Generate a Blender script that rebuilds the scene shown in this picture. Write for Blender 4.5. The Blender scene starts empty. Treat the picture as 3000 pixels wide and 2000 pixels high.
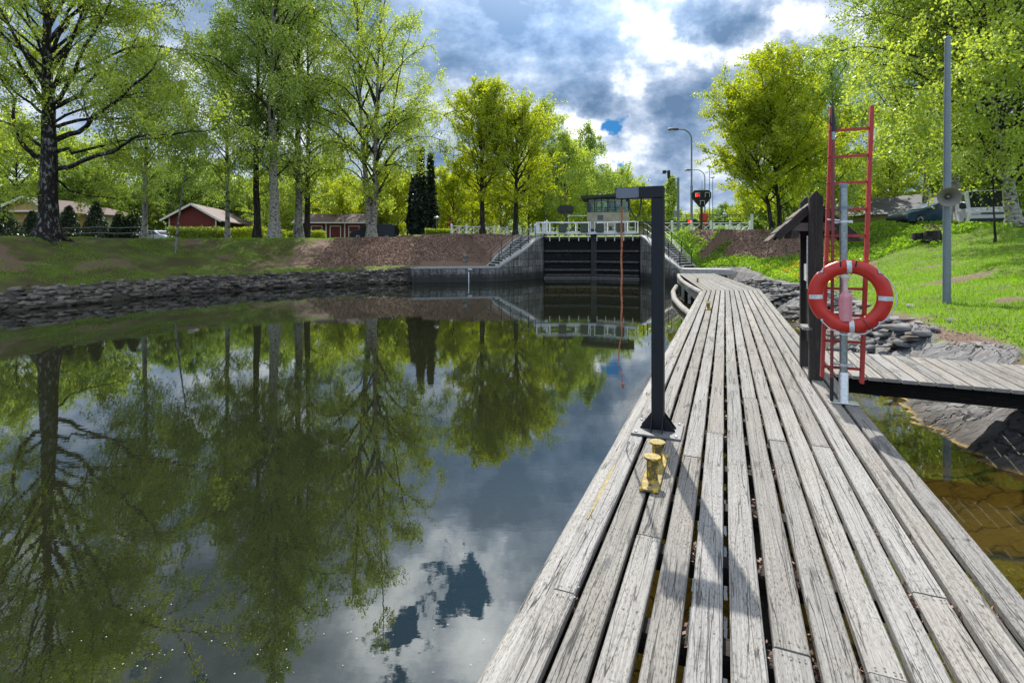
import bpy, math, random
import numpy as np
from mathutils import Vector, Matrix
S = bpy.context.scene
COL = S.collection
R = math.radians
# ---------------------------------------------------------------- camera
EYE = 2.6                      # eye above the water; the jetty's deck is at 1.0
cam_d = bpy.data.cameras.new('camera'); cam = bpy.data.objects.new('camera', cam_d); COL.objects.link(cam)
cam.location = (0, 0, EYE); cam.rotation_euler = (R(90), 0, 0)
cam_d.sensor_width = 36.0; cam_d.lens = 18.06; cam_d.shift_y = -0.0912
cam_d.clip_start = 0.05; cam_d.clip_end = 3000
S.camera = cam
# ---------------------------------------------------------------- sun, exposure
SUN_AZ, SUN_EL = R(6.0), R(43.5)
sd = Vector((math.sin(SUN_AZ)*math.cos(SUN_EL), math.cos(SUN_AZ)*math.cos(SUN_EL), math.sin(SUN_EL)))
sun_d = bpy.data.lights.new('sun', 'SUN'); sun = bpy.data.objects.new('sun', sun_d); COL.objects.link(sun)
sun_d.energy = 4.4; sun_d.angle = R(0.6); sun_d.color = (1.0, 0.95, 0.87)
sun.rotation_euler = (-sd).to_track_quat('-Z', 'Y').to_euler()
S.view_settings.view_transform = 'Standard'; S.view_settings.look = 'None'
S.view_settings.exposure = 0.65; S.view_settings.gamma = 1.0
S.render.engine = 'CYCLES'
S.cycles.max_bounces = 7; S.cycles.diffuse_bounces = 2; S.cycles.glossy_bounces = 3
S.cycles.transmission_bounces = 3; S.cycles.transparent_max_bounces = 6
S.cycles.caustics_reflective = False; S.cycles.caustics_refractive = False
S.cycles.sample_clamp_indirect = 4.0

def view_dir(px, py):
    """direction of a point of the view plane (2352 px wide)"""
    v = Vector(((px-1176)/1180, 1.0, (570-py)/1180)); v.normalize(); return v
def at(px, py, Y):
    return Vector(((px-1176)/1180*Y, Y, EYE+(570-py)/1180*Y))
# ---------------------------------------------------------------- node helpers
class NT:
    def __init__(s, tree): s.t = tree; s.t.nodes.clear()
    def n(s, typ, **kw):
        nd = s.t.nodes.new(typ)
        for k, v in kw.items():
            if k.startswith('i_'):
                key = k[2:]
                key = int(key) if key.isdigit() else key
                sock = nd.inputs[key]
                if hasattr(v, 'links') or isinstance(v, bpy.types.NodeSocket): s.t.links.new(v, sock)
                else: sock.default_value = v
            else: setattr(nd, k, v)
        return nd
    def l(s, a, b): s.t.links.new(a, b)
    def put(s, sock, v):
        if isinstance(v, bpy.types.NodeSocket): s.t.links.new(v, sock)
        else: sock.default_value = v
    def math(s, op, a, b=0.0, c=None, clamp=False):
        nd = s.t.nodes.new('ShaderNodeMath'); nd.operation = op; nd.use_clamp = clamp
        s.put(nd.inputs[0], a); s.put(nd.inputs[1], b)
        if c is not None: s.put(nd.inputs[2], c)
        return nd.outputs[0]
    def vmath(s, op, a, b=None, scale=None, out=0):
        nd = s.t.nodes.new('ShaderNodeVectorMath'); nd.operation = op
        s.put(nd.inputs[0], a)
        if b is not None: s.put(nd.inputs[1], b)
        if scale is not None: s.put(nd.inputs['Scale'], scale)
        return nd.outputs['Value'] if out == 1 else nd.outputs[0]
    def noise(s, vec, scale, detail=4, rough=0.55, dist=0.0, out=0):
        nd = s.t.nodes.new('ShaderNodeTexNoise'); s.put(nd.inputs['Vector'], vec)
        nd.inputs['Scale'].default_value = scale; nd.inputs['Detail'].default_value = detail
        nd.inputs['Roughness'].default_value = rough; nd.inputs['Distortion'].default_value = dist
        return nd.outputs[out]
    def rng(s, v, a, b, c=0.0, d=1.0, smooth=False, clamp=True):
        nd = s.t.nodes.new('ShaderNodeMapRange'); nd.clamp = clamp
        if smooth: nd.interpolation_type = 'SMOOTHSTEP'
        for i, x in enumerate((v, a, b, c, d)): s.put(nd.inputs[i], x)
        return nd.outputs[0]
    def ramp(s, v, stops, interp='LINEAR'):
        nd = s.t.nodes.new('ShaderNodeValToRGB'); nd.color_ramp.interpolation = interp
        e = nd.color_ramp.elements
        while len(e) < len(stops): e.new(0.5)
        for k, (p, c) in enumerate(stops):
            e[k].position = p; e[k].color = (c[0], c[1], c[2], 1) if len(c) == 3 else c
        s.put(nd.inputs[0], v); return nd.outputs[0]
    def mix(s, f, a, b, blend='MIX'):
        nd = s.t.nodes.new('ShaderNodeMix'); nd.data_type = 'RGBA'; nd.blend_type = blend
        s.put(nd.inputs[0], f)
        for sock, v in ((nd.inputs[6], a), (nd.inputs[7], b)):
            if isinstance(v, tuple) and len(v) == 3: v = (*v, 1)
            s.put(sock, v)
        return nd.outputs[2]
    def bump(s, h, strength=0.3, dist=0.01, normal=None):
        nd = s.t.nodes.new('ShaderNodeBump'); nd.inputs['Strength'].default_value = strength
        nd.inputs['Distance'].default_value = dist; s.put(nd.inputs['Height'], h)
        if normal is not None: s.put(nd.inputs['Normal'], normal)
        return nd.outputs[0]
    def mapping(s, vec, scale=(1, 1, 1), loc=(0, 0, 0), rot=(0, 0, 0)):
        nd = s.t.nodes.new('ShaderNodeMapping'); s.put(nd.inputs[0], vec)
        nd.inputs['Scale'].default_value = scale; nd.inputs['Location'].default_value = loc; nd.inputs['Rotation'].default_value = rot
        return nd.outputs[0]
    def sep(s, v):
        nd = s.t.nodes.new('ShaderNodeSeparateXYZ'); s.put(nd.inputs[0], v); return nd.outputs
    def comb(s, x, y, z):
        nd = s.t.nodes.new('ShaderNodeCombineXYZ')
        for i, v in enumerate((x, y, z)): s.put(nd.inputs[i], v)
        return nd.outputs[0]

# ---------------------------------------------------------------- sky: Nishita with a procedural cloud deck
W = bpy.data.worlds.new('World'); S.world = W; W.use_nodes = True
def build_world():
    g = NT(W.node_tree)
    sky = g.n('ShaderNodeTexSky', sky_type='NISHITA'); sky.sun_disc = False
    sky.sun_elevation = SUN_EL; sky.sun_rotation = SUN_AZ; sky.air_density = 1.0; sky.dust_density = 0.6; sky.ozone_density = 1.5
    d = g.n('ShaderNodeTexCoord').outputs['Generated']
    d = g.vmath('NORMALIZE', d)
    x, y, z = g.sep(d)
    zc = g.math('MAXIMUM', z, 0.0)
    inv = g.math('DIVIDE', 1.0, g.math('ADD', zc, 0.42))
    p = g.comb(g.math('MULTIPLY', x, inv), g.math('MULTIPLY', y, inv), 0.0)      # the cloud layer's plane
    wv = g.noise(d, 2.6, 4, 0.6, out=1)
    dw = g.vmath('ADD', d, g.vmath('SCALE', g.vmath('SUBTRACT', wv, (0.5, 0.5, 0.5)), scale=0.10))
    wv2 = g.noise(d, 9.0, 7, 0.66, out=1)
    dw = g.vmath('ADD', dw, g.vmath('SCALE', g.vmath('SUBTRACT', wv2, (0.5, 0.5, 0.5)), scale=0.14))
    def blobs(lst):
        acc = None
        for (px, py, rad, wgt) in lst:
            c = view_dir(px, py)
            dist = g.vmath('DISTANCE', dw, tuple(c), out=1)
            v = g.rng(dist, 0.0, rad/1180.0, wgt, 0.0, smooth=True)
            acc = v if acc is None else g.math('ADD', acc, v)
        return acc
    n1 = g.noise(p, 2.1, 5, 0.5, 0.1)
    n2 = g.noise(g.mapping(p, loc=(7.3, 2.1, 4.0)), 5.0, 8, 0.58, 0.05)
    n3 = g.noise(g.mapping(d, scale=(1, 1, 1.6)), 13.0, 8, 0.62, 0.1)
    br = g.math('ADD', g.math('MULTIPLY', n1, 0.75), g.math('MULTIPLY', n2, 0.95))
    br = g.math('ADD', br, g.math('MULTIPLY', n3, 0.75))
    br = g.math('SUBTRACT', br, 0.79)
    B = blobs([  # lit parts and dark bellies of the clouds: direction, size, weight
        (1490, 85, 70, .42), (1465, 45, 50, .35), (1545, 100, 70, .40), (1600, 95, 60, .34), (1440, 205, 60, .36), (1410, 230, 40, .15), (1475, 165, 60, .2), (1480, 225, 80, .2), (1520, 150, 70, .12),
        (1230, 270, 70, .44), (1300, 275, 60, .36), (1350, 280, 70, .4), (1160, 285, 60, .16), (1050, 222, 70, .24), (1010, 190, 60, .1), (1450, 320, 70, .28), (1500, 290, 60, .15), (1400, 262, 60, .2), (1400, 398, 70, .34), (1470, 392, 60, .34), (1530, 385, 50, .12), (1330, 300, 60, .26), (1350, 345, 60, .25), (1440, 350, 50, .2),
        (1690, 122, 55, .44), (1740, 95, 60, .46), (1790, 62, 60, .36), (1840, 50, 60, .30), (1640, 130, 50, .34), (1930, 60, 80, .2), (1990, 90, 80, .15), (1080, 400, 80, .1),
        (1180, 100, 110, -.10), (1290, 165, 80, -.16), (1345, 205, 80, -.32), (1390, 240, 70, -.34), (1270, 225, 60, -.16), (1180, 170, 60, -.1), (1100, 45, 160, -.14), (1250, 15, 120, -.20), (1400, 45, 90, -.05), (1720, 25, 90, -.45), (1640, 15, 80, -.40), (1560, 20, 50, -.15),
        (1540, 230, 60, -.30), (1580, 270, 80, -.25), (1650, 225, 120, -.22), (1760, 200, 120, -.16), (1880, 230, 200, -.20), (1700, 330, 150, -.10), (1100, 330, 90, -.10), (1560, 350, 80, -.22), (1480, 440, 110, -.12), (1600, 440, 120, -.06),
        (1000, 100, 110, -.08), (1120, -20, 150, -.25), (1150, 60, 120, -.1), (900, 60, 160, -.15), (1150, -140, 170, -.10), (700, -120, 350, -.16), (1300, -60, 250, -.16), (480, 30, 200, .02), (600, 250, 300, .12), (250, 350, 300, .12),
        (1050, -110, 80, .55), (1150, -120, 80, .5), (960, -170, 80, .5), (890, -250, 90, .55), (1170, -320, 120, .6), (860, -380, 110, .4), (1100, -420, 100, .5)])
    b = g.math('ADD', g.math('ADD', g.math('MULTIPLY', br, 1.38), -.105), g.math('MULTIPLY', B, .84))
    col = g.ramp(g.math('MULTIPLY', b, 0.74), [(0.08, (.06, .135, .255)), (0.22, (.115, .20, .34)), (0.35, (.20, .285, .425)), (0.46, (.34, .42, .55)), (0.58, (.60, .645, .72)), (0.72, (.84, .85, .865)), (0.95, (1.05, 1.03, 1.01))])
    # the cloud deck is brighter towards the sun above the frame, and its sunlit side behind the viewer is raised to fill shadows
    sdot = g.vmath('DOT_PRODUCT', d, tuple(sd), out=1)
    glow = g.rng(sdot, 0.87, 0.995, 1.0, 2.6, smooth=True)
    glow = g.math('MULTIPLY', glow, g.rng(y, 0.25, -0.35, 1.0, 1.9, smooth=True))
    hs = g.n('ShaderNodeHueSaturation'); g.put(hs.inputs['Color'], col); g.put(hs.inputs['Saturation'], g.rng(z, .38, .55, .84, .45)); col = hs.outputs[0]
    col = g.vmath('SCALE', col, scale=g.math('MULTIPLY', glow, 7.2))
    holes = blobs([(1380, 280, 40, 1.5), (1405, 295, 32, 1.3), (1425, 268, 26, .9), (1400, 318, 22, .8), (1405, 383, 34, .9), (1450, 378, 26, .7), (1216, 252, 24, 1.0), (1450, 350, 26, .6), (1300, 302, 20, .5), (1365, 322, 20, .6),
                   (1070, -195, 70, 1.6), (1020, -235, 70, 1.5), (970, -300, 75, 1.5), (920, -350, 80, 1.3), (900, -410, 70, 1.1), (1045, -222, 26, -1.5), (985, -318, 34, -1.6), (1015, -262, 20, -1.0), (930, -372, 30, -1.4), (1095, -190, 20, -1.0), (1030, -300, 50, 1.0), (1130, -205, 60, 1.3), (1090, -265, 40, .9), (1000, -395, 60, .9)])
    hm = g.math('ADD', holes, g.math('MULTIPLY', g.math('SUBTRACT', n3, 0.5), 2.6))
    hm = g.math('ADD', hm, g.math('MULTIPLY', g.math('SUBTRACT', g.noise(d, 11.0, 8, 0.68, 0.6), 0.53), g.rng(z, .4, .5, 0.0, 9.0)))
    back = g.rng(y, -0.2, -0.6, 0.0, 0.75)
    hm = g.math('ADD', hm, g.math('MULTIPLY', back, g.rng(n1, .45, .6)))
    hm = g.rng(hm, 0.40, 1.15, smooth=True)
    blue = g.mix(1.0, sky.outputs[0], (0.045, 0.17, 0.30), 'MULTIPLY')
    out = g.mix(hm, col, blue)
    low = g.rng(z, -0.02, 0.02)
    out = g.mix(low, (0.6, 0.8, 0.5), out)
    bg = g.n('ShaderNodeBackground'); g.l(out, bg.inputs[0]); bg.inputs[1].default_value = 0.145
    g.l(bg.outputs[0], g.n('ShaderNodeOutputWorld').inputs[0])
build_world()
W.cycles.sampling_method = 'MANUAL'; W.cycles.sample_map_resolution = 512

# ---------------------------------------------------------------- mesh helpers
def np_object(name, V, F, mat, parent=None, smooth=False, uv=None, attrs=None):
    """V (n,3), F (m,k) -> one mesh object; uv (m*k,2)"""
    me = bpy.data.meshes.new(name)
    V = np.ascontiguousarray(V, np.float32); F = np.ascontiguousarray(F, np.int32); k = F.shape[1]
    me.vertices.add(len(V)); me.vertices.foreach_set('co', V.ravel())
    me.loops.add(F.size); me.loops.foreach_set('vertex_index', F.ravel())
    me.polygons.add(len(F)); me.polygons.foreach_set('loop_start', np.arange(0, F.size, k, dtype=np.int32))
    try: me.polygons.foreach_set('loop_total', np.full(len(F), k, np.int32))
    except Exception: pass
    if smooth: me.polygons.foreach_set('use_smooth', np.ones(len(F), bool))
    if uv is not None:
        l = me.uv_layers.new(name='UVMap'); l.data.foreach_set('uv', np.ascontiguousarray(uv, np.float32).ravel())
    for nm, arr in (attrs or {}).items():
        a = me.attributes.new(nm, 'FLOAT_COLOR', 'POINT'); a.data.foreach_set('color', np.ascontiguousarray(arr, np.float32).ravel())
    me.update(); me.validate(clean_customdata=False)
    if mat is not None: me.materials.append(mat)
    o = bpy.data.objects.new(name, me); COL.objects.link(o)
    if parent is not None: o.parent = parent
    return o

class MB:
    """collects shapes in world space; build() links them as ONE object (local to its parent's origin)"""
    def __init__(s): s.v = []; s.f = []; s.uv = []; s.sm = []
    def add(s, vs, fs, uvs=None, smooth=False):
        b = len(s.v); s.v += [tuple(v) for v in vs]
        for i, f in enumerate(fs):
            s.f.append([b+j for j in f]); s.sm.append(smooth)
            s.uv.append(uvs[i] if uvs else [(0, 0)]*len(f))
        return s
    def box(s, c, size, ax=None, bev=0.0, uvlong=None, off=None):
        """box centred at c; ax = 3 axes (default world)"""
        c = Vector(c); ax = ax or (Vector((1, 0, 0)), Vector((0, 1, 0)), Vector((0, 0, 1)))
        h = [x/2 for x in size]
        def P(a, b, d): return c+ax[0]*a+ax[1]*b+ax[2]*d
        of = off if off is not None else (random.random()*40, random.random()*40)
        if bev <= 0:
            vs = [P(i*h[0], j*h[1], k*h[2]) for i in (-1, 1) for j in (-1, 1) for k in (-1, 1)]
            fs = [(0, 1, 3, 2), (4, 6, 7, 5), (0, 4, 5, 1), (2, 3, 7, 6), (0, 2, 6, 4), (1, 5, 7, 3)]
        else:
            b = min(bev, min(h)*.8); vs = []; fs = []
            for i in (-1, 1):
                for j in (-1, 1):
                    for k in (-1, 1):
                        vs += [P(i*h[0], j*(h[1]-b), k*(h[2]-b)), P(i*(h[0]-b), j*h[1], k*(h[2]-b)), P(i*(h[0]-b), j*(h[1]-b), k*h[2])]
            def I(i, j, k, a): return ((i > 0)*4+(j > 0)*2+(k > 0))*3+a
            for sgn in (-1, 1):
                fs.append([I(sgn, -1, -1, 0), I(sgn, 1, -1, 0), I(sgn, 1, 1, 0), I(sgn, -1, 1, 0)])
                fs.append([I(-1, sgn, -1, 1), I(1, sgn, -1, 1), I(1, sgn, 1, 1), I(-1, sgn, 1, 1)])
                fs.append([I(-1, -1, sgn, 2), I(1, -1, sgn, 2), I(1, 1, sgn, 2), I(-1, 1, sgn, 2)])
            for a in (-1, 1):
                for d in (-1, 1):
                    fs.append([I(a, d, -1, 0), I(a, d, 1, 0), I(a, d, 1, 1), I(a, d, -1, 1)])
                    fs.append([I(a, -1, d, 0), I(a, 1, d, 0), I(a, 1, d, 2), I(a, -1, d, 2)])
                    fs.append([I(-1, a, d, 1), I(1, a, d, 1), I(1, a, d, 2), I(-1, a, d, 2)])
            for i in (-1, 1):
                for j in (-1, 1):
                    for k in (-1, 1): fs.append([I(i, j, k, 0), I(i, j, k, 1), I(i, j, k, 2)])
        # uv: long axis -> v, girth -> u (metres)
        L = uvlong if uvlong is not None else max(range(3), key=lambda q: size[q])
        o1, o2 = [q for q in range(3) if q != L]
        uvs = []; fixed = []
        for f in fs:
            pts = [Vector(vs[i])-c for i in f]
            nrm = (pts[1]-pts[0]).cross(pts[2]-pts[1]); ctr = sum(pts, Vector())/len(pts)
            if nrm.dot(ctr) < 0: f = list(reversed(f)); pts.reverse(); nrm = -nrm
            fixed.append(f)
            use = o1 if abs(nrm.dot(ax[o2])) >= abs(nrm.dot(ax[o1])) else o2
            if abs(nrm.dot(ax[L])) > 0.7*nrm.length: uvs.append([(p.dot(ax[o1])+of[0], p.dot(ax[o2])*.15+of[1]) for p in pts])
            else: uvs.append([(p.dot(ax[use])+of[0], p.dot(ax[L])+of[1]) for p in pts])
        return s.add(vs, fixed, uvs)
    def bar(s, a, b, w, h, up=(0, 0, 1), bev=0.0):
        a = Vector(a); b = Vector(b); d = b-a; L = d.length; d.normalize()
        u = Vector(up); sx = d.cross(u)
        if sx.length < 1e-4: sx = d.cross(Vector((1, 0, 0)))
        sx.normalize(); uz = sx.cross(d)
        return s.box((a+b)/2, (w, L, h), (sx, d, uz), bev=bev, uvlong=1)
    def tube(s, pts, r, n=8, caps=True, smooth=True):
        pts = [Vector(p) for p in pts]; rs = r if isinstance(r, (list, tuple)) else [r]*len(pts)
        vs = []; fs = []; uvs = []; prev = None; acc = 0
        of = random.random()*30; offs = []
        for i, p in enumerate(pts):
            t = (pts[min(i+1, len(pts)-1)]-pts[max(i-1, 0)]).normalized()
            if prev is None:
                a = t.cross(Vector((0, 0, 1)))
                if a.length < 1e-3: a = t.cross(Vector((1, 0, 0)))
                a.normalize()
            else: a = (prev-t*prev.dot(t)).normalized()
            prev = a; b = t.cross(a)
            if i: acc += (p-pts[i-1]).length
            offs.append(acc+of)
            for k in range(n):
                an = 2*math.pi*k/n; vs.append(p+(a*math.cos(an)+b*math.sin(an))*rs[i])
        for i in range(len(pts)-1):
            for k in range(n):
                k2 = (k+1) % n; fs.append((i*n+k, i*n+k2, (i+1)*n+k2, (i+1)*n+k))
                per = 2*math.pi*max(rs)/n; uvs.append([(k*per, offs[i]), ((k+1)*per, offs[i]), ((k+1)*per, offs[i+1]), (k*per, offs[i+1])])
        s.add(vs, fs, uvs, smooth)
        if caps:
            m = len(pts)-1
            s.add([vs[k] for k in range(n)], [list(range(n))[::-1]]); s.add([vs[m*n+k] for k in range(n)], [list(range(n))])
        return s
    def lathe(s, c, prof, n=20, axis=(0, 0, 1), smooth=True, caps=True):
        c = Vector(c); ax = Vector(axis).normalized()
        s.lathe_rings = [(c+ax*h, r) for r, h in prof]
        return s.rings([(c+ax*h, ax, r) for r, h in prof], n, smooth, caps)
    def rings(s, rings, n=16, smooth=True, caps=True, sx=1.0):
        vs = []; fs = []; uvs = []; ax = rings[0][1]
        a = ax.cross(Vector((0, 1, 0)))
        if a.length < 1e-3: a = ax.cross(Vector((1, 0, 0)))
        a.normalize(); b = ax.cross(a)
        for (p, _, r) in rings:
            for k in range(n):
                an = 2*math.pi*k/n; vs.append(p+(a*math.cos(an)*sx+b*math.sin(an))*r)
        for i in range(len(rings)-1):
            for k in range(n):
                k2 = (k+1) % n; fs.append((i*n+k, i*n+k2, (i+1)*n+k2, (i+1)*n+k))
                uvs.append([(k/n, i), ((k+1)/n, i), ((k+1)/n, i+1), (k/n, i+1)])
        s.add(vs, fs, uvs, smooth)
        if caps:
            m = len(rings)-1
            s.add([vs[k] for k in range(n)], [list(range(n))[::-1]]); s.add([vs[m*n+k] for k in range(n)], [list(range(n))])
        return s
    def prism(s, poly, vec):
        """poly: planar 3-D outline, extruded by vec"""
        poly = [Vector(p) for p in poly]; vec = Vector(vec); n = len(poly)
        nr = Vector()
        for i in range(n): nr += poly[i].cross(poly[(i+1) % n])
        if nr.dot(vec) > 0: poly = poly[::-1]
        vs = poly+[p+vec for p in poly]
        fs = [list(range(n)), list(range(2*n-1, n-1, -1))]+[[i+n, (i+1) % n+n, (i+1) % n, i] for i in range(n)]
        uv = []; o = random.random()*20
        for f in fs:
            pts = [vs[i] for i in f]; nn = (pts[1]-pts[0]).cross(pts[2]-pts[1]); nn.normalize()
            if abs(nn.z) > .7: uv.append([(p.x+o, p.y+o) for p in pts])
            else:
                hx = Vector((-nn.y, nn.x, 0)); hx = hx.normalized() if hx.length > 1e-5 else Vector((1, 0, 0))
                uv.append([(p.dot(hx)+o, p.z) for p in pts])
        return s.add(vs, fs, uv)
    def build(s, name, mat, parent=None, loc=None):
        me = bpy.data.meshes.new(name)
        off = Vector(loc) if loc is not None else (Vector(parent.get('_w', (0, 0, 0))) if parent is not None else Vector((0, 0, 0)))
        me.from_pydata([tuple(Vector(v)-off) for v in s.v], [], s.f)
        uvl = me.uv_layers.new(name='UVMap'); flat = [c for f in s.uv for u in f for c in u]
        uvl.data.foreach_set('uv', flat)
        me.polygons.foreach_set('use_smooth', s.sm)
        me.materials.append(mat); me.update()
        o = bpy.data.objects.new(name, me); COL.objects.link(o)
        if parent is not None: o.parent = parent
        if loc is not None: o.location = off if parent is None else off-Vector(parent.get('_w', (0, 0, 0)))
        o['_w'] = tuple(off)
        return o
def thing(name, label, cat, loc=(0, 0, 0), group=None):
    o = bpy.data.objects.new(name, None); COL.objects.link(o); o.location = loc; o['_w'] = tuple(loc)
    o.empty_display_size = .2
    o['label'] = label; o['category'] = cat
    if group: o['group'] = group
    return o
def tag(o, label=None, cat=None, group=None, kind=None):
    for k, v in (('label', label), ('category', cat), ('group', group), ('kind', kind)):
        if v: o[k] = v
    return o
def copy_tree(o, parent=None):
    c = o.copy(); COL.objects.link(c)
    if parent is not None: c.parent = parent
    for ch in [q for q in KIDS.get(o.name, [])]: copy_tree(ch, c)
    return c
KIDS = {}
def index_kids(root):
    for ch in root.children:
        KIDS.setdefault(root.name, []).append(ch); index_kids(ch)

# ---------------------------------------------------------------- noise on arrays
def _hash(ix, iy, seed):
    n = (ix.astype(np.int64)*374761393+iy.astype(np.int64)*668265263+seed*1442695041) & 0xffffffff
    n = ((n ^ (n >> 13))*1274126177) & 0xffffffff
    return ((n ^ (n >> 16)) & 0xffff)/65535.0
def vnoise(x, y, seed=0):
    ix = np.floor(x); iy = np.floor(y); fx = x-ix; fy = y-iy
    fx = fx*fx*(3-2*fx); fy = fy*fy*(3-2*fy)
    a = _hash(ix, iy, seed); b = _hash(ix+1, iy, seed); c = _hash(ix, iy+1, seed); d = _hash(ix+1, iy+1, seed)
    return (a*(1-fx)+b*fx)*(1-fy)+(c*(1-fx)+d*fx)*fy
def fbm(x, y, oct=4, seed=0, gain=.5):
    s = 0; a = 1; t = 0
    for i in range(oct): s = s+a*vnoise(x*2**i, y*2**i, seed+i*17); t += a; a *= gain
    return s/t
# ================================================================ materials
MATS = {}
def mat(name, fn):
    m = bpy.data.materials.new(name); m.use_nodes = True; g = NT(m.node_tree)
    sh = fn(g); g.l(sh, g.n('ShaderNodeOutputMaterial').inputs[0]); MATS[name] = m; return m
def principled(g, col, rough=.6, metal=0.0, normal=None, spec=.5):
    b = g.n('ShaderNodeBsdfPrincipled')
    if isinstance(col, tuple): col = (*col, 1) if len(col) == 3 else col
    g.put(b.inputs['Base Color'], col); g.put(b.inputs['Roughness'], rough); g.put(b.inputs['Metallic'], metal)
    b.inputs['Specular IOR Level'].default_value = spec
    if normal is not None: g.put(b.inputs['Normal'], normal)
    return b.outputs[0]
def OBJ(g): return g.n('ShaderNodeTexCoord').outputs['Object']
def UV(g): return g.n('ShaderNodeUVMap').outputs[0]
def GEO(g): return g.n('ShaderNodeNewGeometry')

def weathered(base_hi, base_lo, dark, tint=(.30, .25, .16), crack=1.0, bumpk=.5):
    def f(g):
        uv = UV(g); rnd = GEO(g).outputs['Random Per Island']
        grain = g.noise(g.mapping(uv, (85, 1.5, 1)), 1.0, 6, .65, .5)
        fine = g.noise(g.mapping(uv, (260, 7, 1)), 1.0, 3, .6)
        blot = g.noise(g.mapping(uv, (9, 2.2, 1)), 1.0, 6, .65, .3)
        speck = g.noise(g.mapping(uv, (140, 30, 1)), 1.0, 3, .7)
        c = g.mix(g.rng(grain, .3, .72), base_lo, base_hi)
        c = g.mix(g.math('MULTIPLY', g.rng(speck, .50, .62), g.rng(blot, .38, .58, .22, .70)), c, dark)
        c = g.mix(g.rng(fine, .56, .72, 0, .55), c, dark)
        # long splits
        w = g.n('ShaderNodeTexNoise'); g.put(w.inputs['Vector'], g.mapping(uv, (17, .55, 1))); w.inputs['Detail'].default_value = 3; w.inputs['Scale'].default_value = 1
        band = g.math('ABSOLUTE', g.math('SUBTRACT', w.outputs[0], .5))
        cr = g.math('MULTIPLY', g.rng(band, .0, .011, 1, 0), g.rng(g.noise(g.mapping(uv, (3, 1.1, 1)), 1, 2), .38, .52))
        c = g.mix(g.math('MULTIPLY', cr, .85*crack), c, (.03, .028, .025))
        # knots with short cross checks
        v = g.n('ShaderNodeTexVoronoi'); g.put(v.inputs['Vector'], g.mapping(uv, (6.5, 1.9, 1))); v.inputs['Scale'].default_value = 1; v.inputs['Randomness'].default_value = 1
        kd = g.math('ADD', v.outputs['Distance'], g.math('MULTIPLY', g.math('SUBTRACT', g.noise(uv, 60, 3), .5), .22))
        kn = g.math('MULTIPLY', g.rng(kd, .07, .17, 1, 0), g.rng(g.sep(v.outputs['Color'])[0], .40, .45))
        kx = g.n('ShaderNodeTexVoronoi'); g.put(kx.inputs['Vector'], g.mapping(uv, (5, 26, 1))); kx.inputs['Scale'].default_value = 1
        kk = g.math('MULTIPLY', g.rng(kx.outputs['Distance'], .05, .16, 1, 0), g.rng(g.sep(kx.outputs['Color'])[1], .80, .84))
        kn = g.math('MAXIMUM', g.math('MULTIPLY', kn, .55), g.math('MULTIPLY', kk, .5))
        c = g.mix(kn, c, (.07, .075, .075))
        # warm and cool boards
        c = g.mix(g.rng(blot, .55, .8, 0, .35), c, tint)
        hs = g.n('ShaderNodeHueSaturation'); g.put(hs.inputs['Color'], c); g.put(hs.inputs['Value'], g.rng(rnd, 0, 1, .82, 1.12)); g.put(hs.inputs['Saturation'], g.rng(g.math('FRACT', g.math('MULTIPLY', rnd, 7.3)), 0, 1, .5, 1.25))
        h = g.math('ADD', g.math('MULTIPLY', grain, .6), g.math('MULTIPLY', fine, .5))
        h = g.math('SUBTRACT', h, g.math('MULTIPLY', cr, 1.6)); h = g.math('SUBTRACT', h, g.math('MULTIPLY', kn, .3))
        return principled(g, hs.outputs[0], .85, normal=g.bump(h, bumpk, .006), spec=.15)
    return f
M_DECK = mat('weathered_deck_wood', weathered((.385, .366, .337), (.205, .194, .18), (.035, .034, .034), crack=.85, bumpk=.8))
M_LOG = mat('split_log_wood', weathered((.50, .47, .42), (.25, .24, .22), (.04, .04, .045), crack=1.6, bumpk=1.0))
M_DARKWOOD = mat('dark_stained_wood', weathered((.075, .064, .056), (.030, .026, .023), (.010, .009, .008), tint=(.06, .042, .03), crack=.8))
M_ROOFWOOD = mat('brown_roof_board_wood', weathered((.19, .155, .135), (.13, .105, .095), (.03, .03, .03), tint=(.16, .10, .07)))
M_WETWOOD = mat('black_wet_wood', weathered((.012, .011, .010), (.006, .0055, .005), (.003, .003, .003), tint=(.012, .009, .006)))

def gate_wood(g):
    uv = UV(g)
    st = g.noise(g.mapping(uv, (1.2, 26, 1), rot=(0, 0, 0)), 1, 4, .6)
    bl = g.noise(g.mapping(uv, (1.1, 1.6, 1)), 1, 5, .65)
    c = g.mix(g.rng(st, .35, .75), (.004, .004, .004), (.020, .019, .019))
    c = g.mix(g.rng(bl, .58, .75, 0, .6), c, (.085, .08, .08))
    return principled(g, c, .6, normal=g.bump(st, .4, .01), spec=.15)
M_GATE = mat('wet_tarred_gate_timber', gate_wood)

def plain(col, rough=.5, metal=0.0, var=.12, scale=9, spec=.5, bumpk=.0, dirt=None, dirtk=.5):
    def f(g):
        o = OBJ(g); n = g.noise(o, scale, 4, .6)
        lo = tuple(c*(1-var*1.6) for c in col); hi = tuple(min(1, c*(1+var)) for c in col)
        c = g.mix(g.rng(n, .3, .7), lo, hi)
        if dirt: c = g.mix(g.rng(g.noise(o, scale*2.7, 5, .7), .5, .68, 0, dirtk), c, dirt)
        nm = g.bump(g.noise(o, scale*12, 2), bumpk, .003) if bumpk else None
        return principled(g, c, g.rng(n, .2, .8, rough*.85, min(1, rough*1.15)), metal, normal=nm, spec=spec)
    return f
M_BLACKSTEEL = mat('dark_blue_black_painted_steel', plain((.009, .012, .017), .45, var=.15, scale=30, bumpk=.15, spec=.3))
M_PLATE = mat('worn_grey_steel_plate', plain((.17, .175, .18), .6, .1, spec=.3, var=.25, scale=22, dirt=(.10, .09, .06), bumpk=.2))
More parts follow.
